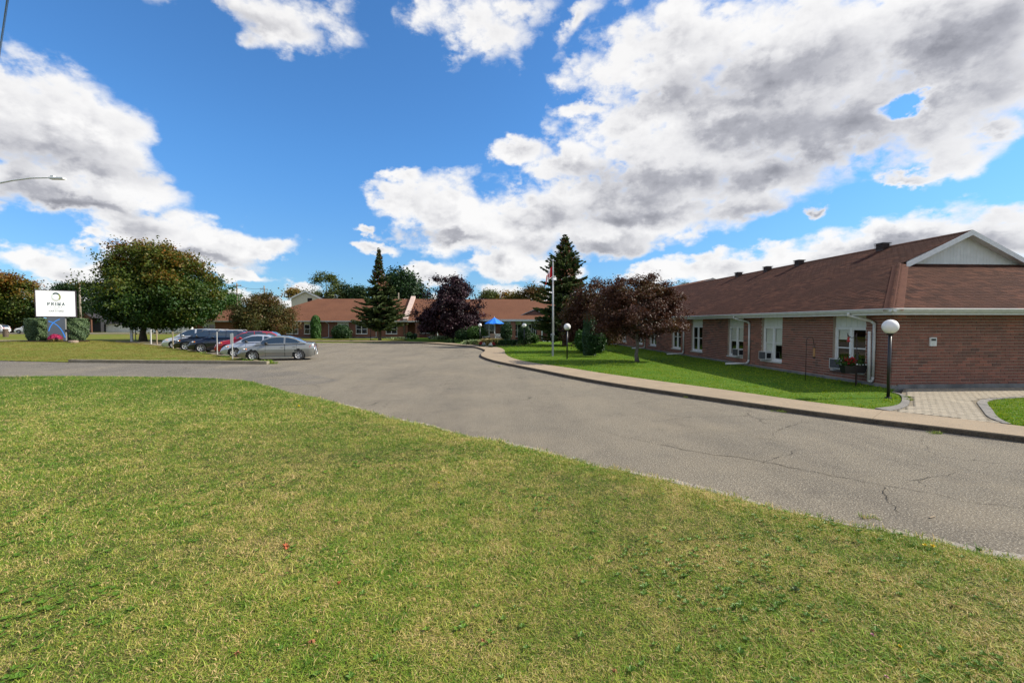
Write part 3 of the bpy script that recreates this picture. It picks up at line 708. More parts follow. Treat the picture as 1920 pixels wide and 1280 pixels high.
# gutter with a stepped profile, soffit
prof = [(0, -.03), (-.015, 0), (-.125, .0), (-.135, -.02), (-.115, -.05), (-.085, -.11), (0, -.11)]
def gut_run(p0, p1, out, z):
    mb = MB(); vs = []
    for p in (p0, p1):
        for (o_, h_) in prof: vs.append((p[0]-out[0]*o_, p[1]-out[1]*o_, z+h_))
    k_ = len(prof); return mb.add(vs, [(i, i+1, k_+i+1, k_+i) for i in range(k_-1)]+[tuple(range(k_)), tuple(range(2*k_-1, k_-1, -1))])
gw = gut_run((EX-.0, EY-.1355), (EX, Y1+1), (-1, 0), EZ+.02).obj('gutter', white, wing)
gut_run((EX-.1355, EY), (OX, EY), (0, -1), EZ+.02).obj('gutter', white, wing)
MB().box(EX, EX+.02, EY, Y1+1, SO-.02, EZ-.005).box(EX+.02, OX, EY, EY+.02, SO-.02, EZ-.005).obj('fascia', white, wing)
MB().box(EX+.021, WX+.02, EY+.021, Y1, SO, SO+.02).box(WX+.02, OX, EY+.021, WY+.02, SO, SO+.02).obj('soffit', white2, wing)

# windows
def window(yc, blinds, dark=None, ac=None):
    fr = MB(); x0 = WX+.10; a, b = yc-WW, yc+WW
    T = .055
    fr.box(x0, x0+.07, a, a+T+.03, WZ0-.03, WZ1); fr.box(x0, x0+.07, b-T-.03, b, WZ0-.03, WZ1); fr.box(x0, x0+.07, a+T+.03, b-T-.03, WZ1-T, WZ1); fr.box(x0, x0+.07, a+T+.03, b-T-.03, WZ0-.03, WZ0+T)
    fr.box(x0-.01, x0+.07, yc-.05, yc+.05, WZ0+T, WZ1-T)
    W = fr.obj('window', white2, wing)
    for sgn in (0, 1):
        s, e = (a+T+.03, yc-.05) if sgn == 0 else (yc+.05, b-T-.03); lift = .0
        z0, z1 = WZ0+T, WZ1-T; zm = 1.32
        if ac is not None and sgn == ac: lift = .30
        sa = MB(); t = .04
        for (p, q) in ((zm-.02, z1), (z0+lift, zm+.02+lift*.0)):
            xx = x0+.015 if p > 1 else x0+.03
            sa.box(xx, xx+.03, s, s+t, p, q); sa.box(xx, xx+.03, e-t, e, p, q); sa.box(xx, xx+.03, s+t, e-t, q-t, q); sa.box(xx, xx+.03, s+t, e-t, p, p+t)
            MB().add([(xx+.015, e-t, p+t), (xx+.015, s+t, p+t), (xx+.015, s+t, q-t), (xx+.015, e-t, q-t)], [(0, 1, 2, 3)]).obj('pane', glass, W)
        sa.obj('sash', white2, W)
        if lift:
            MB().box(x0+.03, x0+.05, s, s+.08, z0, z0+lift).box(x0+.03, x0+.05, e-.08, e, z0, z0+lift).obj('filler_panel', white2, W)
    for (sgn, zb) in blinds:
        s, e = (a+T+.04, yc-.06) if sgn == 0 else (yc+.06, b-T-.04)
        mb = MB(); z = WZ1-T
        while z > zb: mb.box(x0+.075, x0+.085, s, e, z-.046, z); z -= .05
        mb.obj('blind', blindm, W)
    MB().add([(x0+.9, a-.1, WZ0), (x0+.9, b+.1, WZ0), (x0+.9, b+.1, WZ1+.1), (x0+.9, a-.1, WZ1+.1), (x0+.07, a, WZ0-.02), (x0+.07, b, WZ0-.02), (x0+.07, b, WZ1), (x0+.07, a, WZ1)],
             [(0, 1, 2, 3), (0, 3, 7, 4), (1, 5, 6, 2), (0, 4, 5, 1), (3, 2, 6, 7)]).obj('room', darkroom, W)
    MB().add([(WX-.05, a-.03, WZ0-.07), (WX-.05, b+.03, WZ0-.07), (x0, b+.0, WZ0-.07), (x0, a-.0, WZ0-.07), (WX-.05, a-.03, WZ0-.035), (WX-.05, b+.03, WZ0-.035), (x0+.02, b, WZ0-.015), (x0+.02, a, WZ0-.015)],
             [(0, 1, 2, 3), (4, 7, 6, 5), (0, 4, 5, 1), (0, 3, 7, 4), (1, 5, 6, 2)]).obj('sill', white, W)
    SP = MB().box(x0+.03, x0+.07, a, b, WZ1, SO+.02).obj('siding_panel', mortar, wing)
    nb_ = 6; bw_ = (b-a)/nb_
    for i in range(nb_): MB().box(x0+.012, x0+.03, a+i*bw_+.006, a+(i+1)*bw_-.006, WZ1+.002, SO).obj('board', siding, SP)
    return W
def aircon(y, lab):
    t = thing('air_conditioner', lab, 'air conditioner', (WX+.10, y, WZ0+.03), 0, 'window air conditioners')
    MB().box(-.30, .06, -.27, .27, 0, .36).obj('casing', white, t)
    g = MB()
    for i in range(9): g.box(-.312, -.302, -.23, .23, .035+i*.034, .052+i*.034)
    gb = MB().box(-.303, -.3005, -.24, .24, .02, .34).obj('grille', darkroom, t); g.obj('slat', mat('grille_grey', (.12, .12, .13), .6), gb)
    MB().box(-.25, -.04, -.273, -.2705, .06, .30).box(-.25, -.04, .2705, .273, .06, .30).obj('side_vent', darkroom, t)
window(WIN[0], [(1, 1.62)], ac=1); window(WIN[1], [(0, 1.25), (1, 0.95)], ac=1); window(WIN[2], [(0, 1.3), (1, 1.3)], ac=0)
window(WIN[3], []); window(WIN[4], []); window(WIN[5], []); window(WIN[6], [(0, 1.6)]); window(WIN[7], [(1, 1.5)])
aircon(WIN[0]+.37, 'white window air conditioner partly hidden by the hanging red flowers')
aircon(WIN[1]+.37, 'white window air conditioner beside the pole with the bird feeder')
aircon(WIN[2]-.37, 'white window air conditioner half hidden behind the white downspout')
# downspouts
def downspout(y, ext=1):
    pts = [(EX-.07, y+.0, EZ-.09), (EX-.07, y, EZ-.17), (EX-.02, y, SO-.02), (WX-.09, y-.38 if ext != 1 else y-.42, SO-.22), (WX-.055, y-.46, SO-.30)]
    y2 = y-.46
    if ext == 1: pts += [(WX-.055, y2, .42), (WX-.08, y2, .30), (WX-.16, y2+.03, .24), (WX-.95, y2+.55, .17)]
    else: pts += [(WX-.055, y2, .40), (WX-.09, y2, .28), (WX-.16, y2, .25), (WX-.20, y2, .30), (WX-.22, y2, 1.95)]
    mb = MB(); P = [Vector(p) for p in pts]
    for i in range(len(P)-1):
        mb.tube([P[i], P[i]+(P[i+1]-P[i])*1.0], .048, 8)
    for p in P[1:-1]: mb.lathe([(0, -.048), (.034, -.034), (.048, 0), (.034, .034), (0, .048)], 8, p)
    mb.obj('downspout', white, wing, smooth=True)
for y in (15.15, 22.45, 29.95, 37.25, 44.7): downspout(y, 0 if y < 16 else 1)
# roof vents
for (px, y) in ((1645, 20.9), (1491, 26.7), (1432, 29.8), (1379, 33.3)):
    x = RX-.35; z = zx(x); mb = MB().box(x-.16, x+.16, y-.2, y+.2, z-.12, z+.28)
    v = mb.obj('roof_vent', mat('vent_brown', (.05, .028, .022), .6), ROOF)
    for i in range(3): MB().box(x-.21, x+.21, y-.25, y+.25, z+.07+i*.07, z+.09+i*.07).obj('louvre', MATS['vent_brown'], wing)
    MB().box(x-.22, x+.22, y-.26, y+.26, z+.28, z+.31).obj('vent_cap', mat('vent_cap', (.14, .13, .13), .5), wing)
# keypad box on the end wall
kx = WX+ (1750-1676)/F*14.9+.05
t = thing('entry_keypad', 'small white box with a dark display fixed on the brick end wall', 'keypad', (G(1750,700)[0], WY, 1.60))
kxx = (D(1750, 14.85)[0]); t.location = (kxx, WY, 1.62)
MB().box(-.11, .11, -.05, 0, -.14, .14).obj('casing', white2, t); MB().box(-.08, .08, -.056, -.05, .03, .10).obj('display', black, t)
for i in range(3):
    for j in range(3): MB().box(-.06+i*.045, -.03+i*.045, -.055, -.05, -.11+j*.04, -.085+j*.04).obj('button', siding, t)
# taller cross roof behind the wing's ridge
lk = thing('link_block', 'taller gabled roof peeping over the far end of the brick wing', 'building', (0, 0, 0))
px_, zc_ = 1330, 50.0; X, Y = D(px_, zc_); hz = HT(523, zc_); s2 = .39; wd = 8.0
MB().add([(X-wd, Y-.5, hz-wd*s2), (X, Y-.5, hz), (X+wd, Y-.5, hz-wd*s2), (X-wd, Y+16, hz-wd*s2), (X, Y+16, hz), (X+wd, Y+16, hz-wd*s2)], [(0, 1, 4, 3), (1, 2, 5, 4)]).obj('roof', roofplain, lk)
MB().add([(X-wd, Y-.56, hz-wd*s2-.28), (X, Y-.56, hz-.28), (X+wd, Y-.56, hz-wd*s2-.28), (X+wd, Y-.56, hz-wd*s2+.05), (X, Y-.56, hz+.05), (X-wd, Y-.56, hz-wd*s2+.05)], [(0, 1, 4, 5), (1, 2, 3, 4)]).obj('rake_board', mat('grey_trim', (.33, .32, .31), .6), lk)
MB().add([(X-wd+.3, Y, 0), (X+wd-.3, Y, 0), (X+wd-.3, Y, hz-wd*s2-.1), (X, Y, hz-.2), (X-wd+.3, Y, hz-wd*s2-.1)], [(0, 1, 2, 3, 4)]).obj('wall', brickm if False else mortar, lk)
MB().box(X-wd+.3, X-wd+.45, Y, Y+15, 0, hz-wd*s2-.1).obj('wall', mortar, lk)
# ------------------------------------------------------------------ the long building at the back of the car park
RSL = .47
farbrick = mat('far_brick', (.235, .105, .078), .95, var=(.19, .088, .068), vscale=.9, fine=((.30, .16, .12), 7, .5))
def hip_roof(mb, x0, x1, y0, y1, z, s=RSL, hipl=True, hipr=True, lift=0):
    w = (y1-y0)/2; zr = z+w*s
    a = w if hipl else 0; b = w if hipr else 0
    mb.add([(x0, y0, z), (x1, y0, z), (x1-b, y0+w, zr), (x0+a, y0+w, zr)], [(0, 1, 2, 3)])
    mb.add([(x1, y1, z), (x0, y1, z), (x0+a, y0+w, zr), (x1-b, y0+w, zr)], [(0, 1, 2, 3)])
    mb.add([(x0, y1, z), (x0, y0, z), (x0+a, y0+w, zr)], [(0, 1, 2)]); mb.add([(x1, y0, z), (x1, y1, z), (x1-b, y0+w, zr)], [(0, 1, 2)])
def far_window(parent, x, y, w, z0=.75, z1=2.05, panel=True):
    W = MB().box(x-w/2, x+w/2, y-.03, y-.02, z0, z1).obj('window', farglass, parent)
    f = MB().box(x-w/2-.07, x-w/2, y-.06, y-.01, z0-.07, z1+.07).box(x+w/2, x+w/2+.07, y-.06, y-.01, z0-.07, z1+.07)
    f.box(x-w/2, x+w/2, y-.06, y-.01, z1, z1+.07).box(x-w/2, x+w/2, y-.06, y-.01, z0-.07, z0)
    f.box(x-.05, x+.05, y-.065, y-.015, z0, z1)
    f.box(x-w/2, x-.05, y-.055, y-.015, (z0+z1)/2-.03, (z0+z1)/2+.03).box(x+.05, x+w/2, y-.055, y-.015, (z0+z1)/2-.03, (z0+z1)/2+.03)
    f.obj('frame', white2, W)
    MB().box(x-w/2-.1, x+w/2+.1, y-.14, y-.06, z0-.13, z0-.07).obj('sill', white2, W)
    if panel: MB().box(x-w/2-.05, x+w/2+.05, y-.04, y-.012, z1+.07, 2.48).obj('siding_panel', siding, parent)
    return W
def far_spout(parent, x, y, ztop=2.5):
    MB().tube([(x, y-.5, ztop), (x, y-.48, ztop-.1), (x+.25, y-.06, ztop-.35), (x+.25, y-.06, .25), (x+.1, y-.25, .12), (x-.5, y-.7, .08)], .05, 6).obj('downspout', white, parent)
def wx(px, y, h=1.0):
    """x where the sight line through column px meets the wall plane y"""
    r = ray(px, 600); return r.x*y/r.y
YB = 70.3
bk = thing('care_home', 'long low brick building with brown roof behind the parked cars', 'building')
xa, xb = wx(468, YB), wx(764, YB)
MB().box(xa, xb, YB, YB+12, 0, 2.5).obj('wall', farbrick, bk)
MB().box(xa-.02, xb, YB-.04, YB+.1, 0, .25).obj('foundation', concrete2, bk)
rf = MB(); hip_roof(rf, xa-.5, xb+8, YB-.6, YB+15.2, 2.62, hipr=False); rf.obj('roof', roofplain, bk)
MB().box(xa-.6, xb+.1, YB-.72, YB-.6, 2.50, 2.66).obj('gutter', white, bk)
MB().box(xa-.5, xb+.1, YB-.6, YB, 2.49, 2.52).obj('soffit', white2, bk)
xl = wx(362, YB)
MB().box(xl, xa, YB+.0, YB+7, 0, 2.5).obj('wall', farbrick, bk)
rf = MB(); hip_roof(rf, xl-.5, xa+4, YB-.6, YB+7.2, 2.62, hipr=False); rf.obj('roof', roofplain, bk)
MB().box(xl-.6, xa-.6, YB-.72, YB-.6, 2.50, 2.66).obj('gutter', white, bk)
for px in (392, 548, 581, 643, 678, 734): far_window(bk, wx(px, YB), YB, 1.55)
for px in (365, 613, 702): far_spout(bk, wx(px, YB), YB)
# dividing wall ridge running up the roof
w = 7.9; zt = 2.66
rp = MB(); x0 = xb-.2
rp.add([(x0-.35, YB-.7, zt+.05), (x0+.35, YB-.7, zt+.05), (x0+.35, YB+7.4, zt+.12+w*RSL), (x0-.35, YB+7.4, zt+.12+w*RSL), (x0-.35, YB-.7, zt+.35), (x0+.35, YB-.7, zt+.35), (x0+.35, YB+7.3, zt+.45+w*RSL), (x0-.35, YB+7.3, zt+.45+w*RSL)],
       [(4, 5, 6, 7), (0, 1, 5, 4), (1, 2, 6, 5), (3, 0, 4, 7)])
rp.obj('parapet', mat('parapet_trim', (.52, .40, .34), .8, var=(.45, .33, .28), vscale=2), bk)
# entrance part with the porch
en = thing('entrance_wing', 'brick entrance wing with porch pillars behind the dark purple maple', 'building')
xc = wx(905, YB)
MB().box(xb, xc+6, YB+1.6, YB+12, 0, 2.5).obj('wall', farbrick, en)
rf = MB(); yy = YB-.6
rf.add([(xb+.1, yy, 2.63), (xc+8, yy, 2.63), (xc+8, YB+7.3, 2.63+w*RSL), (xb+.1, YB+7.3, 2.63+w*RSL)], [(0, 1, 2, 3)])
rf.add([(xb+.1, YB+15.2, 2.63), (xc+8, YB+15.2, 2.63), (xc+8, YB+7.3, 2.63+w*RSL), (xb+.1, YB+7.3, 2.63+w*RSL)], [(3, 2, 1, 0)])
rf.obj('roof', roofplain, en)
MB().box(xb+.1, xc, YB-.72, YB-.6, 2.46, 2.66).obj('gutter', white, en)
MB().box(xb+.1, xc, YB-.6, YB+1.6, 2.46, 2.50).obj('soffit', mat('soffit_brown', (.16, .11, .09), .9), en)
for px in (783, 814, 870): x = wx(px, YB-.2); MB().box(x-.3, x+.3, YB-.5, YB+.1, 0, 2.47).obj('pillar', farbrick, en)
x = wx(758, YB); MB().box(x-.12, x+.12, YB-.3, YB, 0, 2.47).obj('post', bark, en)
x = wx(820, YB-.6); MB().tube([(x-.15, YB-.7, 2.3), (x+.1, YB-.75, .1)], .09, 6).obj('downspout', white2, en)
for px in (799, 842): far_window(en, wx(px, YB+1.6), YB+1.6, 1.8, .8, 2.2, False)
# wing stepping forward on the right
YC = 54.6
fw = thing('patio_wing', 'brick wing with brown roof behind the blue patio umbrella', 'building')
x1, x2 = wx(893, YC+2), wx(1034, YC)
WL = 4.5
ww_ = 4.6
MB().box(x1, 27, YC+1.4, YC+9, 0, 2.52).obj('wall', farbrick, fw)
ex0 = x1-3.2
rf = MB()
zE, zRd = 2.70, 5.35; yR = YC+5.6
rf.add([(ex0, YC-.1, zE), (28, YC-.1, zE), (28, yR, zRd), (ex0-2, yR, zRd-.22)], [(0, 1, 2, 3)])
rf.add([(ex0-2, yR+6, zE), (28, yR+6, zE), (28, yR, zRd), (ex0-2, yR, zRd-.22)], [(3, 2, 1, 0)])
rf.add([(ex0, YC-.1, zE), (ex0-2, yR, zRd-.22), (ex0-2, yR+6, zE)], [(0, 1, 2)])
xd = wx(1001, YC+1.5)
rf.obj('roof', roofplain, fw)
dm = MB(); zf = zE+1.25*RSL
dm.add([(xd-1.6, YC+1.1, zf-.05), (xd+1.6, YC+1.1, zf-.05), (xd, YC+1.1, zf+.62), (xd, YC+2.6, zf+.62)], [(0, 2, 3), (2, 1, 3)]); dm.obj('dormer_roof', roofplain, fw)
MB().add([(xd-1.3, YC+1.15, zf-.05), (xd+1.3, YC+1.15, zf-.05), (xd, YC+1.15, zf+.50)], [(0, 1, 2)]).obj('dormer_vent', mat('dormer_brown', (.12, .06, .045), .8), fw)
MB().add([(xd-1.7, YC+1.05, zf-.10), (xd-1.7, YC+1.05, zf-.02), (xd, YC+1.05, zf+.70), (xd+1.7, YC+1.05, zf-.02), (xd+1.7, YC+1.05, zf-.10), (xd, YC+1.05, zf+.60)], [(0, 5, 2, 1), (5, 4, 3, 2)]).obj('rake_board', mat('grey_trim', (.33, .32, .31), .6), fw)
MB().box(ex0, 12.4, YC-.22, YC-.1, 2.50, 2.74).obj('gutter', white, fw)
MB().box(ex0, 12.4, YC-.1, YC+1.4, 2.50, 2.53).obj('soffit', white2, fw)
for px in (962, 1011): x = wx(px, YC+.2); MB().box(x-.28, x+.28, YC+.0, YC+.5, 0, 2.5).obj('pillar', farbrick, fw)
x = wx(1016, YC); MB().tube([(x, YC-.12, 2.5), (x, YC-.12, .3), (x+.2, YC-.3, .12), (x+.9, YC-.7, .08)], .07, 6).obj('downspout', white2, fw)
x = wx(944, YC); MB().tube([(x-.3, YC-.15, 2.5), (x+.3, YC+1.0, 2.2), (x+.35, YC+1.33, 2.0), (x+.35, YC+1.33, .2)], .06, 6).obj('downspout', white2, fw)
for px, w_ in ((917, 1.4), (952, 1.0), (970, .9), (990, 1.2), (1004, .9), (1042, 1.5), (1075, 1.5)): far_window(fw, wx(px, YC+1.4), YC+1.4, w_, .7, 2.1)
x = wx(1084, YC); far_spout(fw, x, YC+1.4)
# joining piece between the patio wing and the near wing
jn = thing('recessed_link', 'shaded recessed brick link with a dark sheet as recess shade beside the brick wing', 'building')
MB().box(WX+.0, 27, 46.05, 56, 0, 2.5).obj('wall', farbrick, jn)
MB().box(WX-.02, WX+.0, 46.8, 50.5, .05, 2.2).obj('door', darkroom, jn)  # no door leaf: a dark sheet painted in as the shade of the recess
MB().add([(EX, 46, EZ), (EX, 55, EZ), (RX, 55, RZ), (RX, 46, RZ)], [(0, 3, 2, 1)]).obj('roof', roofplain, jn)
MB().box(EX-.12, EX, 47.2, 54.2, 2.5, 2.68).obj('gutter', white, jn)
# building with a cream gable behind
gb = thing('cream_gabled_house', 'cream gabled house with dark grey roof rising behind the long building', 'building')
X, Y = D(575, 96); z0 = HT(560, 96); z1 = HT(549, 96)+.3; hw = 3.0
MB().box(X-hw, X+hw, Y, Y+10, 0, z0).add([(X-hw, Y, z0), (X+hw, Y, z0), (X, Y, z1)], [(0, 1, 2)]).obj('wall', mat('cream_siding', (.55, .52, .42), .8), gb)
MB().add([(X-hw-.6, Y-.4, z0-.15), (X, Y-.4, z1+.1), (X+hw+.6, Y-.4, z0-.15), (X-hw-.6-5, Y+9, z0-.15), (X-5, Y+9, z1+.1), (X+hw+.6, Y+9, z0-.15)], [(0, 1, 4, 3), (1, 2, 5, 4)]).obj('roof', mat('grey_shingles', (.10, .10, .11), .9), gb)
MB().add([(X-hw-.6, Y-.45, z0-.4), (X, Y-.45, z1-.15), (X+hw+.6, Y-.45, z0-.4), (X+hw+.6, Y-.45, z0-.1), (X, Y-.45, z1+.15), (X-hw-.6, Y-.45, z0-.1)], [(0, 1, 4, 5), (1, 2, 3, 4)]).obj('rake_board', white2, gb)
MB().box(X+.3, X+1.2, Y-.05, Y, z0-.6, z0+.1).obj('vent', darkroom, gb)

# ------------------------------------------------------------------ houses to the left
def house(name, label, px0, px1, z, top, ridge, wallm, roofm, dep=9, gable=False, wins=(), door=None):
    a, b = D(px0, z), D(px1, z); g = gh(*a)-.1; h = thing(name, label, 'house', (0, 0, 0))
    zt_, zr = HT(top, z), HT(ridge, z); x0, x1 = a[0], b[0]; y = (a[1]+b[1])/2; xm = (x0+x1)/2; ov = .5
    mb = MB().box(x0, x1, y, y+dep, g, zt_)
    if gable: mb.add([(x0, y, zt_), (x1, y, zt_), (xm, y, zr-.15)], [(0, 1, 2)])
    mb.obj('wall', wallm, h)
    r = MB()
    if gable: r.add([(x0-ov, y-ov, zt_-.25), (xm, y-ov, zr), (x1+ov, y-ov, zt_-.25), (x0-ov, y+dep, zt_-.25), (xm, y+dep, zr), (x1+ov, y+dep, zt_-.25)], [(0, 1, 4, 3), (1, 2, 5, 4)])
    else: r.add([(x0-ov, y-ov, zt_-.05), (x1+ov, y-ov, zt_-.05), (x1+ov, y+dep/2, zr), (x0-ov, y+dep/2, zr), (x0-ov, y+dep, zt_), (x1+ov, y+dep, zt_)], [(0, 1, 2, 3), (3, 2, 5, 4), (0, 3, 4), (1, 5, 2)])
    r.obj('roof', roofm, h)
    for (p0, p1, t0, t1) in wins:
        q0 = D(p0, z)[0]; q1 = D(p1, z)[0]; W = MB().box(q0, q1, y-.06, y-.02, HT(t1, z), HT(t0, z)).obj('window', farglass, h)
        MB().box(q0-.12, q1+.12, y-.05, y-.01, HT(t1, z)-.12, HT(t1, z)).box(q0-.12, q1+.12, y-.05, y-.01, HT(t0, z), HT(t0, z)+.12).box(q0-.12, q0, y-.07, y-.01, HT(t1, z), HT(t0, z)).box(q1, q1+.12, y-.07, y-.01, HT(t1, z), HT(t0, z)).obj('frame', white2, W)
    return h, y, g
whs = mat('white_siding', (.72, .70, .66), .7, var=(.62, .60, .57), vscale=1); dkr = mat('dark_roof', (.035, .035, .04), .9, var=(.05, .045, .05), vscale=1); blk = mat('dark_house_siding', (.022, .022, .026), .85)
house('white_gabled_house', 'white gabled house rising behind the dark house with the porch', 148, 196, 112, 585, 563, whs, dkr, gable=True, wins=((163, 167, 576, 585), (171, 175, 576, 585)))
dh, dy, dg = house('dark_house', 'dark house with a brown gabled porch right of the illuminated white sign', 132, 188, 98, 590, 578, blk, dkr, gable=False)
wood = mat('brown_wood', (.13, .055, .03), .8)
p0, p1 = D(142, 95)[0], D(170, 95)[0]; yp = dy-3; zp = HT(596, 95)
pr = MB().box(p0, p0+.25, yp, yp+.25, dg, zp).box(p1-.25, p1, yp, yp+.25, dg, zp).box(p0, p1, yp, yp+.2, zp-.1, zp+.15); pr.add([(p0, yp, zp+.1), (p1, yp, zp+.1), ((p0+p1)/2, yp, zp+1.1)], [(0, 1, 2)])
pr.obj('porch', wood, dh)
MB().add([(p0-.4, yp-.3, zp), ((p0+p1)/2, yp-.3, zp+1.35), (p1+.4, yp-.3, zp), (p0-.4, dy, zp), ((p0+p1)/2, dy, zp+1.35), (p1+.4, dy, zp)], [(0, 1, 4, 3), (1, 2, 5, 4)]).obj('porch_roof', dkr, dh)
st_ = MB()
for i in range(4): st_.box(p1-2.2, p1-.4, yp-1.6+i*.35, yp, dg, dg+.2*(i+1))
st_.obj('steps', concrete, dh)
rl = MB()
for i in range(7): rl.box(p1-.3, p1-.25, yp-1.8+i*.3, yp-1.75+i*.3, dg+.1, dg+1.7-(6-i)*.13).box(p1-2.4, p1-2.35, yp-1.8+i*.3, yp-1.75+i*.3, dg+.1, dg+1.7-(6-i)*.13)
rl.obj('railing', mat('grey_paint', (.32, .34, .36), .6), dh)
bh, by, bg_ = house('brick_shop', 'orange brick building with blue metal roof behind the white car', 14, 62, 104, 600, 590, mat('orange_brick', (.36, .10, .045), .9, var=(.25, .08, .04), vscale=1), mat('blue_metal', (.13, .27, .44), .5), dep=8)
house('white_bungalow', 'long white bungalow seen under the big maple crown', 188, 352, 100, 607, 597, whs, dkr, dep=8, wins=((243, 250, 609, 614), (300, 308, 609, 614)))
house('pale_house', 'pale house roof between the far left tree and the sign', -60, 12, 118, 596, 580, whs, dkr, dep=8)

# ------------------------------------------------------------------ vegetation
def rot_quads(c, n, sx, sy, rng, twist=None):
    """leaf quads at c facing n (numpy)"""
    k = len(c); a = rng.normal(size=(k, 3)); u = np.cross(n, a); u /= np.linalg.norm(u, axis=1, keepdims=True)+1e-9; v = np.cross(n, u)
    sx = sx[:, None]; sy = sy[:, None]
    return np.stack([c-u*sx, c-v*sy*.55+u*sx*.1, c+u*sx, c+v*sy*.55-u*sx*.1], 1)
def leaves(name, c, n, size, m, tint, rng, parent=None, asp=.8):
    s = size*rng.uniform(.6, 1.3, len(c)); n = n/(np.linalg.norm(n, axis=1, keepdims=True)+1e-9)
    V = rot_quads(c, n, s, s*asp*2, rng).reshape(-1, 3); Q = np.arange(len(V)).reshape(-1, 4)
    me = np_mesh(name, V, Q, m, {'tint': np.repeat(tint, 4)}); return link(name, me, parent)
def vnoise(p, sc, seed):
    r = np.random.default_rng(seed); s = 0
    for _ in range(7):
        k = r.normal(size=3)*sc; s = s+np.sin(p@k+r.uniform(0, 6.28))
    return s/7*1.9
def crown(name, lobes, nclump, per, csize, lsize, m, seed, parent, tintf=None, gap=.0, shell=.55, flat=.7, up=.5, hollow=None, bough=0):
    rng = np.random.default_rng(seed); lb = np.array(lobes, float); vol = (lb[:, 3]*lb[:, 4]*lb[:, 5])**(2/3)
    nb_ = nclump//8 if bough else nclump*2
    idx = rng.choice(len(lb), nb_, p=vol/vol.sum()); d = rng.normal(size=(nb_, 3)); d /= np.linalg.norm(d, axis=1, keepdims=True)
    r = shell+(1-shell)*rng.uniform(0, 1, (nb_, 1))**.5; r *= 1+.10*rng.normal(size=r.shape)
    c = lb[idx, :3]+d*r*lb[idx, 3:]; bt = rng.uniform(0, 1, nb_)
    if bough:                                   # leaf clumps gathered on flattish boughs
        rb = bough*np.cbrt(lb[idx, 3]*lb[idx, 4]*lb[idx, 5])*rng.uniform(.6, 1.4, nb_); j = rng.integers(0, nb_, nclump*2); o = rng.normal(size=(nclump*2, 3)); o /= np.linalg.norm(o, axis=1, keepdims=True)
        out = d[j]*np.array([1, 1, .2]); q = o*rng.uniform(0, 1, (nclump*2, 1))**.45*rb[j][:, None]*np.array([1, 1, .42]); q[:, 2] -= .25*(q[:, 0]**2+q[:, 1]**2)/rb[j]
        c = c[j]+q+out*rb[j][:, None]*.25; d = d[j]*.45+o*.6; d[:, 2] += .35; bt = bt[j]
    if gap: k = vnoise(c, 1.0/gap[0], seed+1) > gap[1]; c, d, bt = c[k], d[k], bt[k]
    if hollow is not None: k = ~hollow(c); c, d, bt = c[k], d[k], bt[k]
    c, d, bt = c[:nclump], d[:nclump], bt[:nclump]; k = len(c)
    cs = csize*rng.uniform(.5, 1.4, (k, 1, 1))
    P = (c[:, None, :]+rng.normal(size=(k, per, 3))*cs*np.array([1, 1, flat])).reshape(-1, 3)
    n = np.repeat(d, per, 0)*.6+rng.normal(size=(k*per, 3))*.7+np.array([0, 0, up])
    ct = rng.uniform(0, 1, k)*.4+bt*.6
    tint = (tintf(c, ct) if tintf else ct)[:, None]+rng.normal(size=(k, per))*.12
    leaves(name, P, n, lsize, m, np.clip(tint.ravel(), 0, 1), rng, parent); return c
def limbs(parent, base, top, r0, tips, m, rng, name='trunk', seg=6, fork=None, twigs=None):
    """tapered trunk with limbs reaching the tips"""
    base, top = Vector(base), Vector(top); mb = MB(); n = 9; P = []
    for i in range(n+1):
        t = i/n; P.append(base.lerp(top, t)+Vector((rng.normal()*r0*.35*(t > 0), rng.normal()*r0*.35*(t > 0), 0)))
    rr = [r0*(1.45 if i == 0 else 1.0-.8*i/n) for i in range(n+1)]; mb.tube(P, rr, 9)
    f0 = fork or .35
    for tp in tips:
        tp = Vector(tp); t = f0+(1-f0)*min(.95, max(0, (tp.z-base.z)/(top.z-base.z)-.25)); i = min(n-1, int(t*n)); s = P[i].lerp(P[i+1], t*n-i)
        mid_ = s.lerp(tp, .5)+Vector((rng.normal()*.15, rng.normal()*.15, (tp-s).length*.10)); q = [s, s.lerp(mid_, .5)+Vector((0, 0, .05)), mid_, mid_.lerp(tp, .5), tp]
        ra = max(.3*rr[i], r0*.12); mb.tube(q, [ra, ra*.8, ra*.6, ra*.42, ra*.2], 6)
        if twigs:
            for _ in range(twigs):
                k = rng.integers(1, 4); e_ = q[k]+Vector(rng.normal(size=3))*(tp-s).length*.28; mb.tube([q[k], q[k].lerp(e_, .5)+Vector((0, 0, .05)), e_], [ra*.4, ra*.25, ra*.1], 4)
    return mb.obj(name, m, parent, smooth=True)
greenmap = leaf_mat('maple_leaf', (.020, .060, .005), (.080, .105, .008), (.22, .070, .006))
purple = leaf_mat('purple_leaf', (.010, .004, .007), (.028, .010, .015), (.062, .022, .030), trans=.2)
crab = leaf_mat('crabapple_leaf', (.040, .013, .008), (.082, .029, .012), (.078, .070, .016), trans=.3)
olive = leaf_mat('olive_leaf', (.035, .058, .012), (.080, .075, .014), (.125, .050, .012))
dkgreen = leaf_mat('dark_leaf', (.008, .030, .008), (.030, .070, .014))
midgreen = leaf_mat('mid_leaf', (.020, .065, .008), (.060, .125, .016))
ltgreen = leaf_mat('light_leaf', (.050, .080, .018), (.130, .150, .030))
orange = leaf_mat('autumn_leaf', (.070, .085, .016), (.20, .15, .02), (.30, .10, .015))
spruce = leaf_mat('spruce_needle', (.026, .058, .020), (.085, .125, .030), (.15, .18, .06), trans=.18)
cedar = leaf_mat('cedar_spray', (.018, .064, .008), (.050, .130, .014), trans=.15)
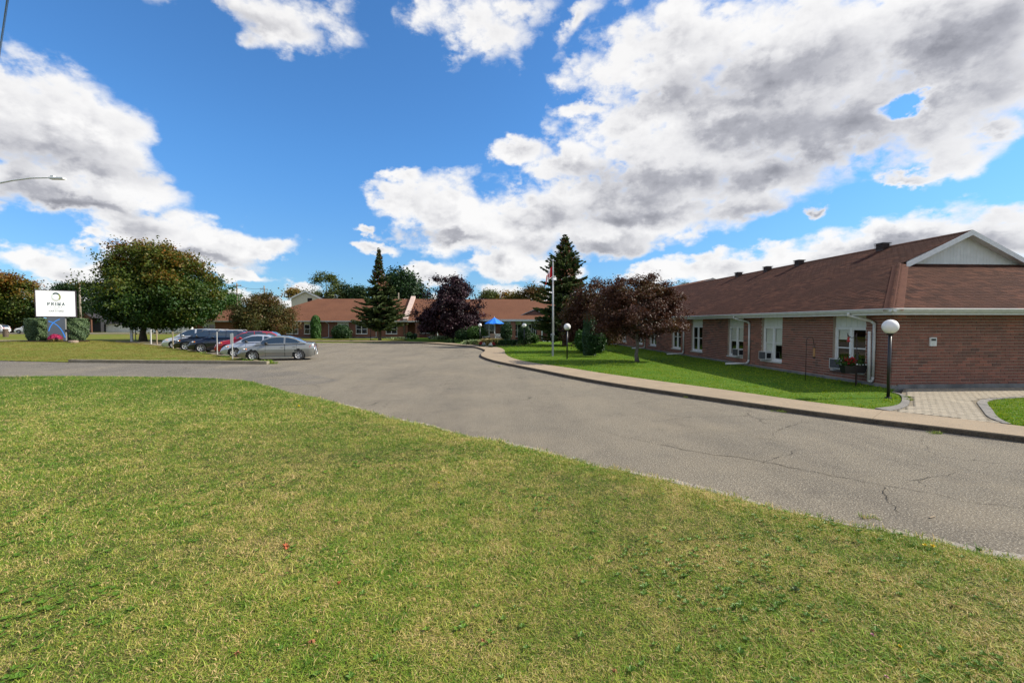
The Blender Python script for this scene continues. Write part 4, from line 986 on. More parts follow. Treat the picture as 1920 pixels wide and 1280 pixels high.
yew = leaf_mat('yew_needle', (.010, .038, .010), (.035, .080, .016), trans=.1)
juni = leaf_mat('juniper_needle', (.045, .085, .035), (.130, .190, .075), trans=.1)

def tree(name, label, px, py, z, top, lobes, m, nclump, per=18, cs=.45, ls=.11, trunk_r=.25, barkm=None, seed=1, tintf=None, gap=(1.2, -.35), group=None, gz=None, shell=.5, ntip=14, cat='tree', hollow=None, twigs=0, fork=None, bough=.36):
    """lobes as (px, py, rx_px, ry_px, depth offset m) seen from the camera, turned into metres at z"""
    x, y = D(px, z); g = gz if gz is not None else gh(x, y); t = thing(name, label, cat, (x, y, g), 0, group); k = z/F; ca, sa = math.cos(YAW), math.sin(YAW); L3 = []
    for lb in lobes:
        a, b, rx, ry = lb[:4]; dd = lb[4] if len(lb) > 4 else 0; c = D(a, z+dd)
        L3.append((c[0]-x, c[1]-y, HT(b, z+dd)-g, rx*k, (rx*k*.85+ry*k*.1) if len(lb) < 6 else lb[5], ry*k))
    rng = np.random.default_rng(seed); C = crown('crown', L3, nclump, per, cs, ls, m, seed, t, tintf, gap, shell, hollow=hollow, bough=bough)
    tips = [C[i]*np.array([.8, .8, .92]) for i in rng.choice(len(C), ntip)]
    zt_ = HT(top, z)-g
    limbs(t, (0, 0, -.1), (L3[0][0]*.3, 0, zt_*.86), trunk_r, tips, barkm or bark, rng, twigs=twigs, fork=fork); return t
def ht_tint(lo, hi, amp=.35):
    return lambda c, u: np.clip((c[:, 2]-lo)/(hi-lo), 0, 1)*.72+(u-.4)*amp+vnoise(c, .7, 5)*.2
# big maple
tree('maple_tree', 'big broad maple with green crown turning orange at the top', 268, 637, 58, 458,
     [(292,543,86,58),(238,545,38,46,-1),(350,546,50,50,1),(290,498,66,38),(262,490,50,30,1),(325,505,52,32,-1),(245,578,40,32,-2),(300,578,66,32,-2),(370,568,34,34,1),(292,555,60,45,-4)],
     greenmap, 5200, 24, .42, .125, .36, bark, 11, ht_tint(4.8, 12.6, .5), (1.6, -.42), ntip=22)
tree('maple_tree', 'green and orange tree cut off by the left edge beyond the street', 20, 627, 97, 512,
     [(18,560,44,46),(-30,565,50,45),(40,585,22,22)], greenmap, 1900, 20, .6, .19, .35, bark, 12, ht_tint(3, 11, .7), (1.6, -.3))
tree('dark_tree', 'dark tree with open crown rising right behind the sign', 148, 628, 96, 504,
     [(146,535,26,22),(128,548,20,18),(160,552,22,22),(140,580,30,18)], dkgreen, 780, 18, .6, 0.158, .3, barkdk, 13, None, (1.5, -.05))
tree('green_tree', 'green tree peeping out on the right of the big maple', 415, 625, 88, 533,
     [(415,560,30,26),(398,575,26,24),(432,575,18,20),(385,590,30,20)], midgreen, 780, 18, .6, 0.158, .28, bark, 14)
tree('hawthorn_tree', 'small olive brown tree standing behind the silver sedan', 495, 640, 57.5, 545,
     [(496,588,46,34),(470,588,28,34,-.5),(520,590,32,32,.5),(492,562,28,16),(455,600,18,22),(535,606,18,16),(500,612,44,14,-1)], olive, 1500, 20, .30, .085, .14, barkdk, 15, None, (1.0, -.3), shell=.35, gz=.05)
def shoots(px, z, tops, seed, m, parent, gz=.05):
    pass
tree('birch_tree', 'pale green airy tree standing behind the middle of the long roof', 613, 620, 100, 511,
     [(613,545,26,28),(598,555,22,20),(632,556,24,18),(612,528,16,15)], ltgreen, 720, 18, .55, 0.144, .2, mat('pale_bark', (.4, .38, .33), .9), 16, None, (1.4, -.1))
tree('autumn_tree', 'small orange tree beside the cream gable', 556, 620, 105, 541, [(556,550,13,9)], orange, 90, 14, .6, .2, .2, bark, 17)
tree('dark_tree', 'lower dark green tree left of the tall spruce', 662, 620, 100, 528,
     [(660,548,18,18),(678,555,16,14),(645,556,12,12)], dkgreen, 495, 18, .6, 0.158, .25, barkdk, 18)
tree('dark_tree', 'broad dark green tree behind the tall spruce', 757, 620, 98, 504,
     [(757,532,30,26),(738,540,24,26),(782,546,20,24),(770,525,20,16),(755,560,46,18)], dkgreen, 800, 16, .65, .24, .3, barkdk, 19)
tree('autumn_tree', 'yellow green tree peeping over the roof right of the purple maple', 920, 620, 90, 541, [(920,557,14,14),(908,566,10,8)], ltgreen, 225, 18, .5, 0.130, .2, bark, 20)
tree('autumn_tree', 'orange tree tops over the ridge beside the roof vent', 958, 620, 90, 543, [(950,560,10,12),(966,560,14,14),(940,566,12,8)], orange, 210, 14, .5, .18, .2, bark, 21)
tree('green_tree', 'dark green tree over the ridge left of the right spruce', 990, 620, 88, 536, [(985,552,16,12),(1003,548,14,12),(1012,556,16,12)], olive, 390, 18, .5, 0.144, .22, bark, 22)
tree('dark_tree', 'distant tree line tree at the far end above the brick wing', 1275, 620, 110, 532, [(1275,540,16,8)], dkgreen, 120, 18, .6, 0.158, .3, barkdk, 23)
tree('dark_tree', 'distant dark tree behind the gap right of the right spruce', 1150, 620, 100, 560, [(1140,585,40,26),(1100,590,30,24)], dkgreen, 630, 18, .7, 0.187, .3, barkdk, 24)
tree('dark_tree', 'dark trees behind the white bungalow', 300, 628, 120, 560, [(250,590,60,26),(330,592,60,24),(200,590,40,22),(390,600,40,16)], dkgreen, 1050, 18, .9, 0.230, .3, barkdk, 29)
tree('dark_tree', 'dark shade trees beyond the blue roofed shop', 40, 628, 124, 575, [(60,592,50,22),(-20,595,60,22),(110,590,40,20),(100,570,20,20)], dkgreen, 780, 18, .9, 0.230, .3, barkdk, 30)
# purple maple
tree('purple_maple', 'dark purple round maple at the edge of the car park', 847, 640, 54, 512,
     [(845,572,48,46),(828,585,40,38,-.5),(868,580,32,38,.3),(848,540,30,28),(822,600,32,22),(875,602,24,22),(800,604,18,16),(843,612,42,16)], purple, 2400, 22, .28, .095, .20, barkdk, 25, None, (.9, -.42), gz=.1, bough=.20)
tree('purple_shrub_tree', 'small reddish purple tree to the right of the purple maple', 905, 638, 56, 583, [(903,595,14,13),(895,608,14,16)], leaf_mat('wine_leaf', (.04, .010, .016), (.10, .022, .034)), 220, 16, .25, .10, .07, barkdk, 26, gz=.1)
# crabapples on the right lawn
crt = lambda c, u: u*.55+vnoise(c, 1.3, 3)*.3+.12
tree('crabapple_tree', 'reddish brown crabapple tree with a bare grey trunk on the right lawn', 1196, 678, 25.2, 509,
     [(1192,572,60,42),(1150,585,46,36,-.3),(1235,580,42,34,.3),(1190,545,50,24),(1215,535,38,18),(1160,548,40,22),(1262,598,22,20),(1205,610,66,22,-.3),(1130,600,34,34),(1248,560,24,22),(1276,606,12,12)],
     crab, 2600, 18, .16, .045, .105, mat('grey_bark', (.20, .175, .15), .95, bump=1, bscale=30, var=(.12, .105, .09), vscale=9), 27, crt, (.42, -.12), gz=LH, shell=.3, ntip=26, twigs=4, fork=.22)
tree('crabapple_tree', 'rust coloured crabapple tree crowding behind the grey trunked one', 1118, 655, 34, 520,
     [(1112,575,44,40),(1085,590,30,36),(1140,570,30,36),(1110,545,34,22),(1100,620,44,22),(1135,625,34,18),(1075,572,18,22)],
     crab, 1700, 18, .22, .06, .12, barkdk, 28, lambda c, u: u*.5+vnoise(c, 1.0, 4)*.25+.20, (.6, -.18), gz=LH, shell=.3, ntip=20, twigs=3, fork=.22)

def conifer(name, label, px, py, z, top, prof, seed, gz=.0, nwh=26, bare=.0, brown=0):
    """prof: list of (height fraction, left px, right px) outline half widths"""
    x, y = D(px, z); g = gz; Ht = HT(top, z)-g; t = thing(name, label, 'tree', (x, y, g)); rng = np.random.default_rng(seed); k = z/F
    cs_, ns_, ti = [], [], []; br = MB(); hz_ = [p[0] for p in prof]; wl = [p[1]*k for p in prof]; wr = [p[2]*k for p in prof]
    zs = np.linspace(hz_[0], .985, nwh)+rng.uniform(-.008, .008, nwh)
    V = []; T = []
    for zi in zs:
        nb_ = int(rng.integers(8, 12)); a0 = rng.uniform(0, 6.28)
        for b in range(nb_):
            a = a0+b*2*math.pi/nb_+rng.uniform(-.25, .25); w_ = np.interp(zi, hz_, wr) if math.cos(a) > 0 else np.interp(zi, hz_, wl); w_ = w_*abs(math.cos(a))+.5*(np.interp(zi, hz_, wr)+np.interp(zi, hz_, wl))*(1-abs(math.cos(a)))
            Lb = w_*rng.uniform(.50, 1.18)
            if Lb < .12: Lb = .12
            drop = -.22 if zi < .6 else .10
            dr = Vector((math.cos(a), math.sin(a), 0)); s = Vector((0, 0, zi*Ht+rng.uniform(-.22, .22))); P = []; drop += rng.uniform(-.12, .12)
            for q in range(6):
                f = q/5; P.append(s+dr*Lb*f+Vector((0, 0, Lb*(drop*f*1.3+.34*f*f))))
            br.tube(P, [.045*(1-zi)+.012, .035*(1-zi)+.01, .02, .014, .01, .006], 4, cap=False)
            nt = int(9+Lb*25)
            f = rng.uniform(.10, 1.0, nt)**.8; side = rng.choice([-1, 1], nt)
            for ff, sd_ in zip(f, side):
                i = min(4, int(ff*5)); p = P[i].lerp(P[i+1], ff*5-i); perp = Vector((-dr.y, dr.x, 0))*sd_
                tl = (.24+.40*(1-ff))*min(1.0, .35+Lb*.35)*rng.uniform(.6, 1.3); tip = p+dr*tl*.75+perp*tl*.8+Vector((0, 0, rng.uniform(-.16, .05)*tl*2))
                d_ = (tip-p).normalized(); up_ = Vector((rng.normal()*.5, rng.normal()*.5, 1)).normalized(); w2 = d_.cross(up_).normalized()*tl*.30
                u2 = d_.cross(w2).normalized()*tl*.26
                V += [p-w2*.3, p.lerp(tip, .45)-w2, tip, p.lerp(tip, .45)+w2]; V += [p-u2*.3, p.lerp(tip, .5)-u2, tip, p.lerp(tip, .5)+u2]
                tt = min(1, max(0, rng.uniform(0, .75)+.3*ff-.15)); T += [tt]*8
    Va = np.array([tuple(v) for v in V]); me = np_mesh('crown', Va, np.arange(len(Va)).reshape(-1, 4), spruce, {'tint': np.array(T)})
    cr_ = link('crown', me, t); br.obj('branches', barkdk, t)
    if brown:
        n = 420; h_ = rng.uniform(1-brown, .97, n); a = rng.uniform(0, 6.28, n); rr = np.interp(h_, hz_, wr)*rng.uniform(.2, .95, n)
        c = np.stack([np.cos(a)*rr, np.sin(a)*rr, h_*Ht-.15], 1); cc = np.repeat(c, 4, 0)+rng.normal(size=(n*4, 3))*.05; nn = rng.normal(size=(n*4, 3))
        leaves('cones', cc, nn, .075, leaf_mat('cone_brown', (.10, .035, .015), (.20, .075, .03), trans=.0), rng.uniform(0, 1, n*4), rng, t)
    MB().tube([(0, 0, -.1), (0, 0, Ht*.3), (0, 0, Ht*.7), (0, 0, Ht*.995)], [.23, .17, .09, .012], 8).obj('trunk', bark, t)
    return t
conifer('spruce_tree', 'tall pointed spruce rising in front of the long building', 712, 637, 60.5, 466, [(.125, 18, 28), (.19, 52, 58), (.30, 45, 52), (.42, 36, 40), (.52, 24, 28), (.66, 15, 15), (.80, 8, 8), (.92, 5, 5), (1, 1, 1)], 41, .06, 33, brown=.45)
conifer('spruce_tree', 'dark full spruce behind the flagpole', 1058, 652, 44, 442, [(.08, 40, 52), (.2, 56, 56), (.36, 54, 50), (.5, 46, 44), (.62, 38, 38), (.74, 26, 28), (.84, 16, 18), (.93, 9, 10), (1, 1, 1)], 42, .1, 38, brown=.45)

def bush(name, label, px, py, z, lobes, m, n, per=8, ls=.05, cs=.09, seed=1, gz=.1, group=None, tintf=None, core=.84, cat='bush', asp=.8, cm=None):
    x, y = D(px, z); t = thing(name, label, cat, (x, y, gz), 0, group); k = z/F; L3 = []
    for lb in lobes:
        c = D(lb[0], z+(lb[4] if len(lb) > 4 else 0)); L3.append((c[0]-x, c[1]-y, HT(lb[1], z)-gz, lb[2]*k, lb[2]*k if len(lb) < 6 else lb[5], lb[3]*k))
    crown('foliage', L3, n, per, cs, ls, m, seed, t, tintf, 0, .9, 1.0, .2)
    cb = MB()
    for (a, b, c, rx, ry, rz) in L3:
        pr_ = [(max(.001, math.cos(f)), math.sin(f)) for f in np.linspace(-math.pi/2, math.pi/2, 9)]; b0 = len(cb.v); cb.lathe(pr_, 14); 
        for i in range(b0, len(cb.v)): v = cb.v[i]; cb.v[i] = (a+v[0]*rx*core, b+v[1]*ry*core, max(-.05, c+v[2]*rz*core))
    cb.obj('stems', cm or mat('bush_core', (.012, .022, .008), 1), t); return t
def cone_bush(name, label, px, z, top, bot, hw, m, seed, n=900, gz=.1, group=None, pointed=True, cat='bush'):
    x, y = D(px, z); t = thing(name, label, cat, (x, y, gz), 0, group); k = z/F; Hh = HT(top, z)-gz; rng = np.random.default_rng(seed); Rr = hw*k
    def prof(h): return Rr*np.where(h < .75, .85+.15*np.sin(np.clip(h, 0, 1)/.75*math.pi), np.sqrt(np.clip(1-((h-.75)/.25)**2, 0, 1))*.85) if pointed else Rr*np.clip(1.0-np.clip(h-.80, 0, 1)**2*6-np.clip(.45-h, 0, 1)**2*1.9, .05, 1)
    h = rng.uniform(0, 1, n*10); a = rng.uniform(0, 6.28, n*10); r = prof(h)*(1+.07*np.sin(a*5+h*14)+rng.normal(size=n*10)*.045); tops = rng.uniform(0, 1, n*10) < (.0 if pointed else .22)
    r = np.where(tops, r*np.sqrt(rng.uniform(0, 1, n*10)), r); h = np.where(tops, .985+rng.normal(size=n*10)*.012, h)
    P = np.stack([np.cos(a)*r, np.sin(a)*r, h*Hh], 1); nn = np.stack([np.cos(a), np.sin(a), np.where(tops, 2., .5)], 1)+rng.normal(size=(n*10, 3))*.6
    leaves('foliage', P, nn, .055*k/.05 if False else max(.045, .9*k), m, np.clip(rng.uniform(0, 1, n*10)+vnoise(P, 3/Rr, seed)*.2, 0, 1), rng, t)
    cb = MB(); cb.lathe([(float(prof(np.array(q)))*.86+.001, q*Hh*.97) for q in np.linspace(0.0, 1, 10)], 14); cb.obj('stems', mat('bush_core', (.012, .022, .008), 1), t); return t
cone_bush('columnar_cedar', 'tall narrow bright green cedar against the long building', 592, 67, 591, 635, 8.6, cedar, 50, gz=.06)
bush('yew_bush', 'round clipped green bush by the long building', 640, 635, 67, [(640,624,15.5,13.5)], yew, 700, 10, .075, .10, 51, gz=.06)
SZ = 44.5
for px, s_, lb in ((70.5, 52, 'clipped blue green juniper at the left of the white sign'), (143.5, 53, 'clipped blue green juniper at the right of the white sign')):
    g0 = float(moundL(np.array([MC[0]]), np.array([MC[1]]), np.array([9.]))[0])-.03
    cone_bush('juniper_bush', lb, px, SZ, 597.5, 641, 16.5, juni, s_, 1300, gz=g0, group='junipers beside the sign', pointed=False)
bush('yew_bush', 'dark dome shaped clipped yew right of the umbrella', 950, 640, 50, [(949.5,623,9.5,15)], yew, 500, 10, .055, .07, 54)
bush('yew_bush', 'dark dome shaped clipped yew behind a globe lamp', 983, 646, 47, [(983,629,10.5,17)], yew, 500, 10, .055, .07, 55)
bush('boxwood_bush', 'wide dark green bush under the purple maple', 868, 640, 52, [(872,626,14,10),(862,630,8,8)], yew, 500, 10, .06, .08, 56)
bush('leafy_shrub', 'leafy mid green shrub left of the blue umbrella', 893, 640, 51.5, [(893,625,16,11),(902,629,9,9)], midgreen, 600, 10, .06, .10, 57)
bush('cedar_bush', 'bright green cedar bush left of the dark column', 1090, 655, 32, [(1089,638,9,16),(1096,641,9,15)], cedar, 700, 10, .05, .07, 58)
bush('cedar_bush', 'green cedar bush right of the dark column', 1121, 658, 29.3, [(1121,641,12,19),(1114,642,10,18)], leaf_mat('cedar_mid', (.010, .038, .008), (.030, .080, .012)), 800, 10, .045, .06, 59)
cone_bush('columnar_cedar', 'dark green column cedar between the two bright bushes', 1106, 30.5, 588, 657, 13, yew, 60)
bush('hydrangea_bush', 'low white flowering shrub beside the patio pillar', 1000, 646, 48, [(998,634,9,8),(1003,636,7,6)], midgreen, 260, 9, .05, .08, 61)
# ------------------------------------------------------------------ cars
def paint(name, c, metal=.35, rough=.32): return mat(name, c, rough, metal, coat=1.0, spec=.5)
rubber = mat('rubber', (.018, .018, .019), .85); alloy = mat('alloy', (.62, .62, .63), .35, .15); trimb = mat('black_trim', (.015, .015, .016), .5)
cglass = mat('car_glass', (.030, .040, .048), .04, spec=1.0, coat=1); headm = mat('headlight_glass', (.62, .64, .66), .1, .3, coat=1); tailm = mat('taillight_red', (.42, .012, .010), .2, coat=1); amber = mat('amber_lens', (.65, .18, .02), .25)
plate = mat('plate_white', (.42, .43, .46), .5); chrome = mat('chrome', (.7, .7, .72), .15, 1)
SH = {
 'sedan': dict(L=4.24, W=1.70, wb=2.50, f=.83, wr=.31, ground=.17,
   top=[(0, .62), (.04, .93), (.12, 1.01), (.55, 1.03), (.75, 1.02), (3.05, .97), (3.45, .90), (3.85, .80), (4.1, .66), (4.24, .46)],
   roof=[(.50, 1.01), (1.15, 1.33), (1.5, 1.43), (2.0, 1.47), (2.4, 1.44), (2.8, 1.28), (3.3, .97)], win=[(.85, 1.62), (1.72, 2.95)], doors=[(1.02, 1.66), (1.68, 2.72)]),
 'suv': dict(L=4.45, W=1.84, wb=2.64, f=.90, wr=.35, ground=.22,
   top=[(0, .60), (.05, 1.02), (.2, 1.10), (.75, 1.12), (3.0, 1.10), (3.5, 1.03), (4.0, .94), (4.3, .80), (4.45, .52)],
   roof=[(.16, 1.08), (.42, 1.45), (.75, 1.60), (1.5, 1.66), (2.3, 1.64), (2.65, 1.55), (3.02, 1.33), (3.4, 1.04)], win=[(.42, .98), (1.05, 1.78), (1.86, 3.0)], doors=[(1.05, 1.80), (1.82, 2.85)]),
 'van': dict(L=5.05, W=1.95, wb=3.0, f=.98, wr=.34, ground=.19,
   top=[(0, .60), (.05, 1.05), (.3, 1.10), (1.0, 1.12), (3.6, 1.09), (4.1, 1.01), (4.6, .90), (4.9, .76), (5.05, .50)],
   roof=[(.12, 1.08), (.28, 1.50), (.6, 1.70), (1.8, 1.76), (2.8, 1.72), (3.2, 1.60), (3.6, 1.34), (4.05, 1.02)], win=[(.4, 1.25), (1.35, 2.35), (2.45, 3.6)], doors=[(1.3, 2.38), (2.42, 3.45)])}
def make_car(kind, col, label, cat, loc, rz, group=None, roofcol=None, simple=False, rails=False):
    S = SH[kind]; t = thing('parked_car', label, cat, (*loc, 0) if len(loc) == 2 else loc, rz, group); Lc, W = S['L'], S['W']; hw = W/2; gr = S['ground']; wr_ = S['wr']
    xr, xf = Lc-S['f']-S['wb'], Lc-S['f']                    # rear and front axle
    tx, tz = zip(*S['top']); rx, rz_ = zip(*S['roof'])
    cuts = sorted(set([d for dd in S['doors'] for d in dd])); xs = sorted(set([round(v, 3) for v in np.linspace(0, Lc, 112)]+[round(c+s, 3) for c in cuts for s in (-.008, .008)]))
    ztop = np.interp(xs, tx, tz)
    def plan(x): # half width along the length
        return hw*(1-.16*max(0, (.35-x)/.35)**2-.20*max(0, (x-(Lc-.55))/.55)**2)
    fr = [0, .06, .14, .24, .34, .44, .54, .64, .72, .80, .88, .94, 1.0]
    rows = []
    for x, zt_ in zip(xs, ztop):
        w = plan(x); zb = gr+.10*max(0, (x-(Lc-.4))/.4)+.12*max(0, (.4-x)/.4); P = []
        for f in fr:
            z = zb+(zt_-zb)*f; bulge = .90+.10*math.sin(min(1, f/.55)*math.pi/2) if f < .55 else 1-.11*((f-.55)/.45)**2.2
            if f > .95: bulge -= .03
            P.append((w*bulge+.008*(1 if .58 < f < .66 else 0), z))
        for g_ in (.8, .55, .28): P.append((P[12][0]*g_, zt_+.018*(1-g_)*1.2+.012))
        P.append((0, zt_+.03)); rows.append(P)
    nr = len(rows[0])
    verts = []; 
    for x, P in zip(xs, rows):
        for s in (-1, 1):
            for (y, z) in P: verts.append((x, s*y, z))
    idx = lambda i, s, j: (i*2+s)*nr+j
    F_ = {'body': [], 'door': [[], [], [], []], 'seam': []}
    for i in range(len(xs)-1):
        xm = (xs[i]+xs[i+1])/2
        for s in (0, 1):
            for j in range(nr-1):
                a = [idx(i, s, j), idx(i, s, j+1), idx(i+1, s, j+1), idx(i+1, s, j)]; zm = sum(verts[q_][2] for q_ in a)/4
                if s == 0: a = a[::-1]
                if j < 12 and min(math.hypot(xm-xr, zm-wr_), math.hypot(xm-xf, zm-wr_)) < wr_+.055: continue
                f = fr[j] if j < 12 else 1
                isd = None
                if j < 12 and .06 <= f:
                    for di, (d0, d1) in enumerate(S['doors']):
                        if d0 < xm < d1: isd = di*2+s
                if j < 12 and f >= .06 and xs[i+1]-xs[i] < .018 and any(abs(xm-c) < .006 for c in cuts): F_['seam'].append(a)
                elif isd is not None: F_['door'][isd].append(a)
                else: F_['body'].append(a)
    n0 = len(xs)-1
    for (i, o_) in ((0, 0), (n0, 1)):
        for j in range(nr-1):
            a = [idx(i, 0, j), idx(i, 0, j+1), idx(i, 1, j+1), idx(i, 1, j)]; F_['body'].append(a if o_ else a[::-1])
    def sub(name, faces, m, parent=t):
        used = sorted({q_ for f in faces for q_ in f}); mp = {u: k_ for k_, u in enumerate(used)}
        return MB().add([verts[u] for u in used], [tuple(mp[q_] for q_ in f) for f in faces]).obj(name, m, parent, smooth=True)
    body = sub('body', F_['body'], col)
    for k_, fl in enumerate(F_['door']):
        if fl:
            d = sub('door', fl, col); d0, d1 = S['doors'][k_//2]; s = -1 if k_ % 2 == 0 else 1; zh = np.interp((d0+d1)/2, tx, tz)-.19
            MB().box(d0+.05, d0+.20, s*hw*.995-.012, s*hw*.995+.012, zh-.015, zh+.015).obj('handle', chrome if kind != 'sedan' else col, d)
    if F_['seam']: sub('door_seam', F_['seam'], trimb)
    # belly and wheel wells
    MB().box(.25, Lc-.3, -hw*.80, hw*.80, gr+.02, gr+.30).box(xr-wr_-.05, xr+wr_+.05, -hw*.86, hw*.86, gr+.25, .80).box(xf-wr_-.05, xf+wr_+.05, -hw*.86, hw*.86, gr+.25, .74).obj('underbody', trimb, t)
    # greenhouse
    gx = np.linspace(rx[0], rx[-1], 60); gzt = np.interp(gx, rx, rz_); gb = np.interp(gx, tx, tz)-.02
    k3 = np.array([.25, .5, .25]); gzt[1:-1] = np.convolve(gzt, k3, 'valid')
    zmax = max(rz_); verts = []; fr2 = [0, .12, .3, .5, .7, .85, .95]
    for x, zt_, zb in zip(gx, gzt, gb):
        wb_ = plan(x)*.955; wt = hw*(.74 if kind == 'sedan' else .80)
        for s in (-1, 1):
            hh = max(.001, zt_-zb); full = (zmax-.05-zb)
            P = []
            for f in fr2: z = zb+hh*f; u_ = min(1, (z-zb)/full); P.append((wb_+(wt-wb_)*u_**.9-(.02 if f > .9 else 0), z))
            for g_ in (.85, .6, .3): P.append((P[6][0]*g_, zt_+.004+.01*(1-g_)))
            P.append((0, zt_+.018))
            for (y, z) in P: verts.append((x, s*y, z))
    nr = len(fr2)+4; G_ = {'roof': [], 'windshield': [], 'rear_window': [], 'side': [[] for _ in range(2*len(S['win']))]}
    apex0 = gx[np.argmax(gzt > zmax-.10)]; apex1 = gx[len(gx)-1-np.argmax(gzt[::-1] > zmax-.06)]
    for i in range(len(gx)-1):
        xm = (gx[i]+gx[i+1])/2; zt_ = (gzt[i]+gzt[i+1])/2; zb = (gb[i]+gb[i+1])/2
        for s in (0, 1):
            for j in range(nr-1):
                a = [idx(i, s, j), idx(i, s, j+1), idx(i+1, s, j+1), idx(i+1, s, j)]
                if s == 0: a = a[::-1]
                zm = sum(verts[q_][2] for q_ in a)/4
                if j >= len(fr2)-1:
                    if xm > apex1 and j >= len(fr2): G_['windshield'].append(a)
                    elif xm < apex0 and j >= len(fr2): G_['rear_window'].append(a)
                    else: G_['roof'].append(a)
                else:
                    hit = None
                    for wi, (w0, w1) in enumerate(S['win']):
                        if w0 < xm < w1 and zm > zb+.045 and zm < zt_-.055 and zt_-zb > .14: hit = wi
                    if hit is None: G_['roof'].append(a)
                    else: G_['side'][hit*2+s].append(a)
    sub('roof', G_['roof'], roofcol or col); sub('windshield', G_['windshield'], cglass); sub('rear_window', G_['rear_window'], cglass)
    for fl in G_['side']:
        if fl: sub('side_window', fl, cglass)
    # wheels
    for x in (xr, xf):
        for s in (-1, 1):
            w = MB(); w.lathe([(wr_*.60, -.10), (wr_*.93, -.105), (wr_, -.07), (wr_, .07), (wr_*.93, .105), (wr_*.60, .10)], 28, cap=False)
            wv = [(x+v[0], s*(hw-.115)+v[2], wr_+v[1]) for v in w.v]; w.v = wv; wo_ = w.obj('wheel', rubber, t, smooth=True)
            r_ = MB(); r_.lathe([(.0, .03), (wr_*.20, .04), (wr_*.2, .05), (wr_*.20, .0)], 12); r_.lathe([(wr_*.56, .055), (wr_*.64, .075), (wr_*.64, -.08)], 24, cap=False)
            ns = 5 if kind != 'sedan' else 6
            for q_ in range(ns):
                a = 2*math.pi*q_/ns+.3
                for sp in (-.11, .11):
                    a1, a2 = a+sp*1.3, a+sp*1.5; da = .085
                    r_.add([(wr_*.12*math.cos(a1-da*2), wr_*.12*math.sin(a1-da*2), .05), (wr_*.12*math.cos(a1+da*2), wr_*.12*math.sin(a1+da*2), .05), (wr_*.6*math.cos(a2+da), wr_*.6*math.sin(a2+da), .058), (wr_*.6*math.cos(a2-da), wr_*.6*math.sin(a2-da), .058)], [(0, 1, 2, 3)])
            r_.v = [(x+v[0], s*(hw-.115)+s*v[2]+s*.02, wr_+v[1]) for v in r_.v]; r_.obj('rim', alloy, wo_, smooth=False)
            b_ = MB(); b_.lathe([(0, 0), (wr_*.63, 0), (wr_*.63, -.01)], 20); b_.v = [(x+v[0], s*(hw-.10)+s*v[2], wr_+v[1]) for v in b_.v]; b_.obj('brake_disc', trimb, wo_)
    # lights, bumpers, mirrors
    def zt_at(x): return float(np.interp(x, tx, tz))
    for s in (-1, 1):
        xh = Lc-.30; yh = s*plan(xh)*.90; zh = zt_at(xh)-.10
        hl = MB(); 
        for (x, y, z) in ((Lc-.08, s*plan(Lc-.1)*.62, zt_at(Lc-.1)-.03), (Lc-.20, s*plan(Lc-.2)*.82, zt_at(Lc-.2)-.05), (Lc-.38, s*plan(Lc-.38)*.93, zt_at(Lc-.38)-.06)): hl.lathe([(0, -.075), (.05, -.06), (.085, 0), (.06, .05), (0, .06)], 8, (x, y, z-.035))
        hl.obj('headlight', headm, t, smooth=True)
        MB().lathe([(0, -.05), (.05, -.03), (.06, 0), (0, .05)], 8, (Lc-.50, s*plan(Lc-.5)*.955, zt_at(Lc-.5)-.12)).obj('indicator', amber, t, smooth=True)
        zt2 = .80 if kind == 'sedan' else .98
        yt = s*plan(.03)*.90; xo = float(np.interp(zt2, [S['top'][0][1], S['top'][1][1]], [0, .04])); MB().add([(xo-.012, yt-s*.20, zt2-.08), (xo-.012, yt, zt2-.08), (.30, s*plan(.30)*1.0, zt2-.04), (.26, s*plan(.26)*.985, zt2+.09), (xo+.01, yt*.96, zt2+.10), (xo+.0, yt*.96-s*.20, zt2+.10)], [(0, 1, 4, 5), (1, 2, 3, 4)]).obj('taillight', tailm, t)
        xm_ = S['win'][-1][1]-.28; ym = s*(hw+.02); zm_ = zt_at(xm_)+.07
        MB().lathe([(0, -.075), (.07, -.05), (.10, 0), (.08, .05), (0, .075)], 10, (xm_, ym, zm_)).obj('mirror', col if kind != 'sedan' else trimb, t, smooth=True)
        MB().box(xr+wr_+.08, xf-wr_-.08, s*hw*.985-.015, s*hw*.985+.02, gr-.02, gr+.07).obj('side_skirt', trimb if kind == 'suv' else col, t)
    MB().box(Lc-.035, Lc+.012, -hw*.48, hw*.48, .40, .56).obj('grille', trimb, t); MB().box(Lc-.05, Lc+.006, -hw*.66, hw*.66, .24, .34).obj('air_intake', trimb, t)
    MB().box(-.006, .03, -.22, .22, .52 if kind == 'sedan' else .70, .64 if kind == 'sedan' else .82).box(Lc+.012, Lc+.02, -.2, .2, .34, .45).obj('licence_plate', plate, t)
    if rails:
        for s in (-1, 1): MB().tube([(.7, s*hw*.70, zmax-.02), (.85, s*hw*.70, zmax+.05), (2.2, s*hw*.70, zmax+.055), (2.4, s*hw*.70, zmax-.02)], .02, 6).obj('roof_rail', alloy, t)
    if kind == 'sedan': 
        for s in (-1, 1): MB().box(1.0, 2.75, s*hw*1.0-.012, s*hw*1.0+.014, .50, .545).obj('side_moulding', col, t)
    return t
silver = paint('silver_grey_paint', (.27, .275, .26), .5, .28); silverb = paint('silver_blue_paint', (.46, .49, .55), .45, .3); red = paint('red_paint', (.34, .008, .018), .2, .3)
navy = paint('dark_navy_paint', (.006, .009, .022), .2, .25); blackp = paint('black_car_paint', (.008, .009, .012), .2, .25); pale = paint('pale_silver_paint', (.62, .62, .62), .5, .3); whitec = paint('white_car_paint', (.75, .75, .75), 0, .35)
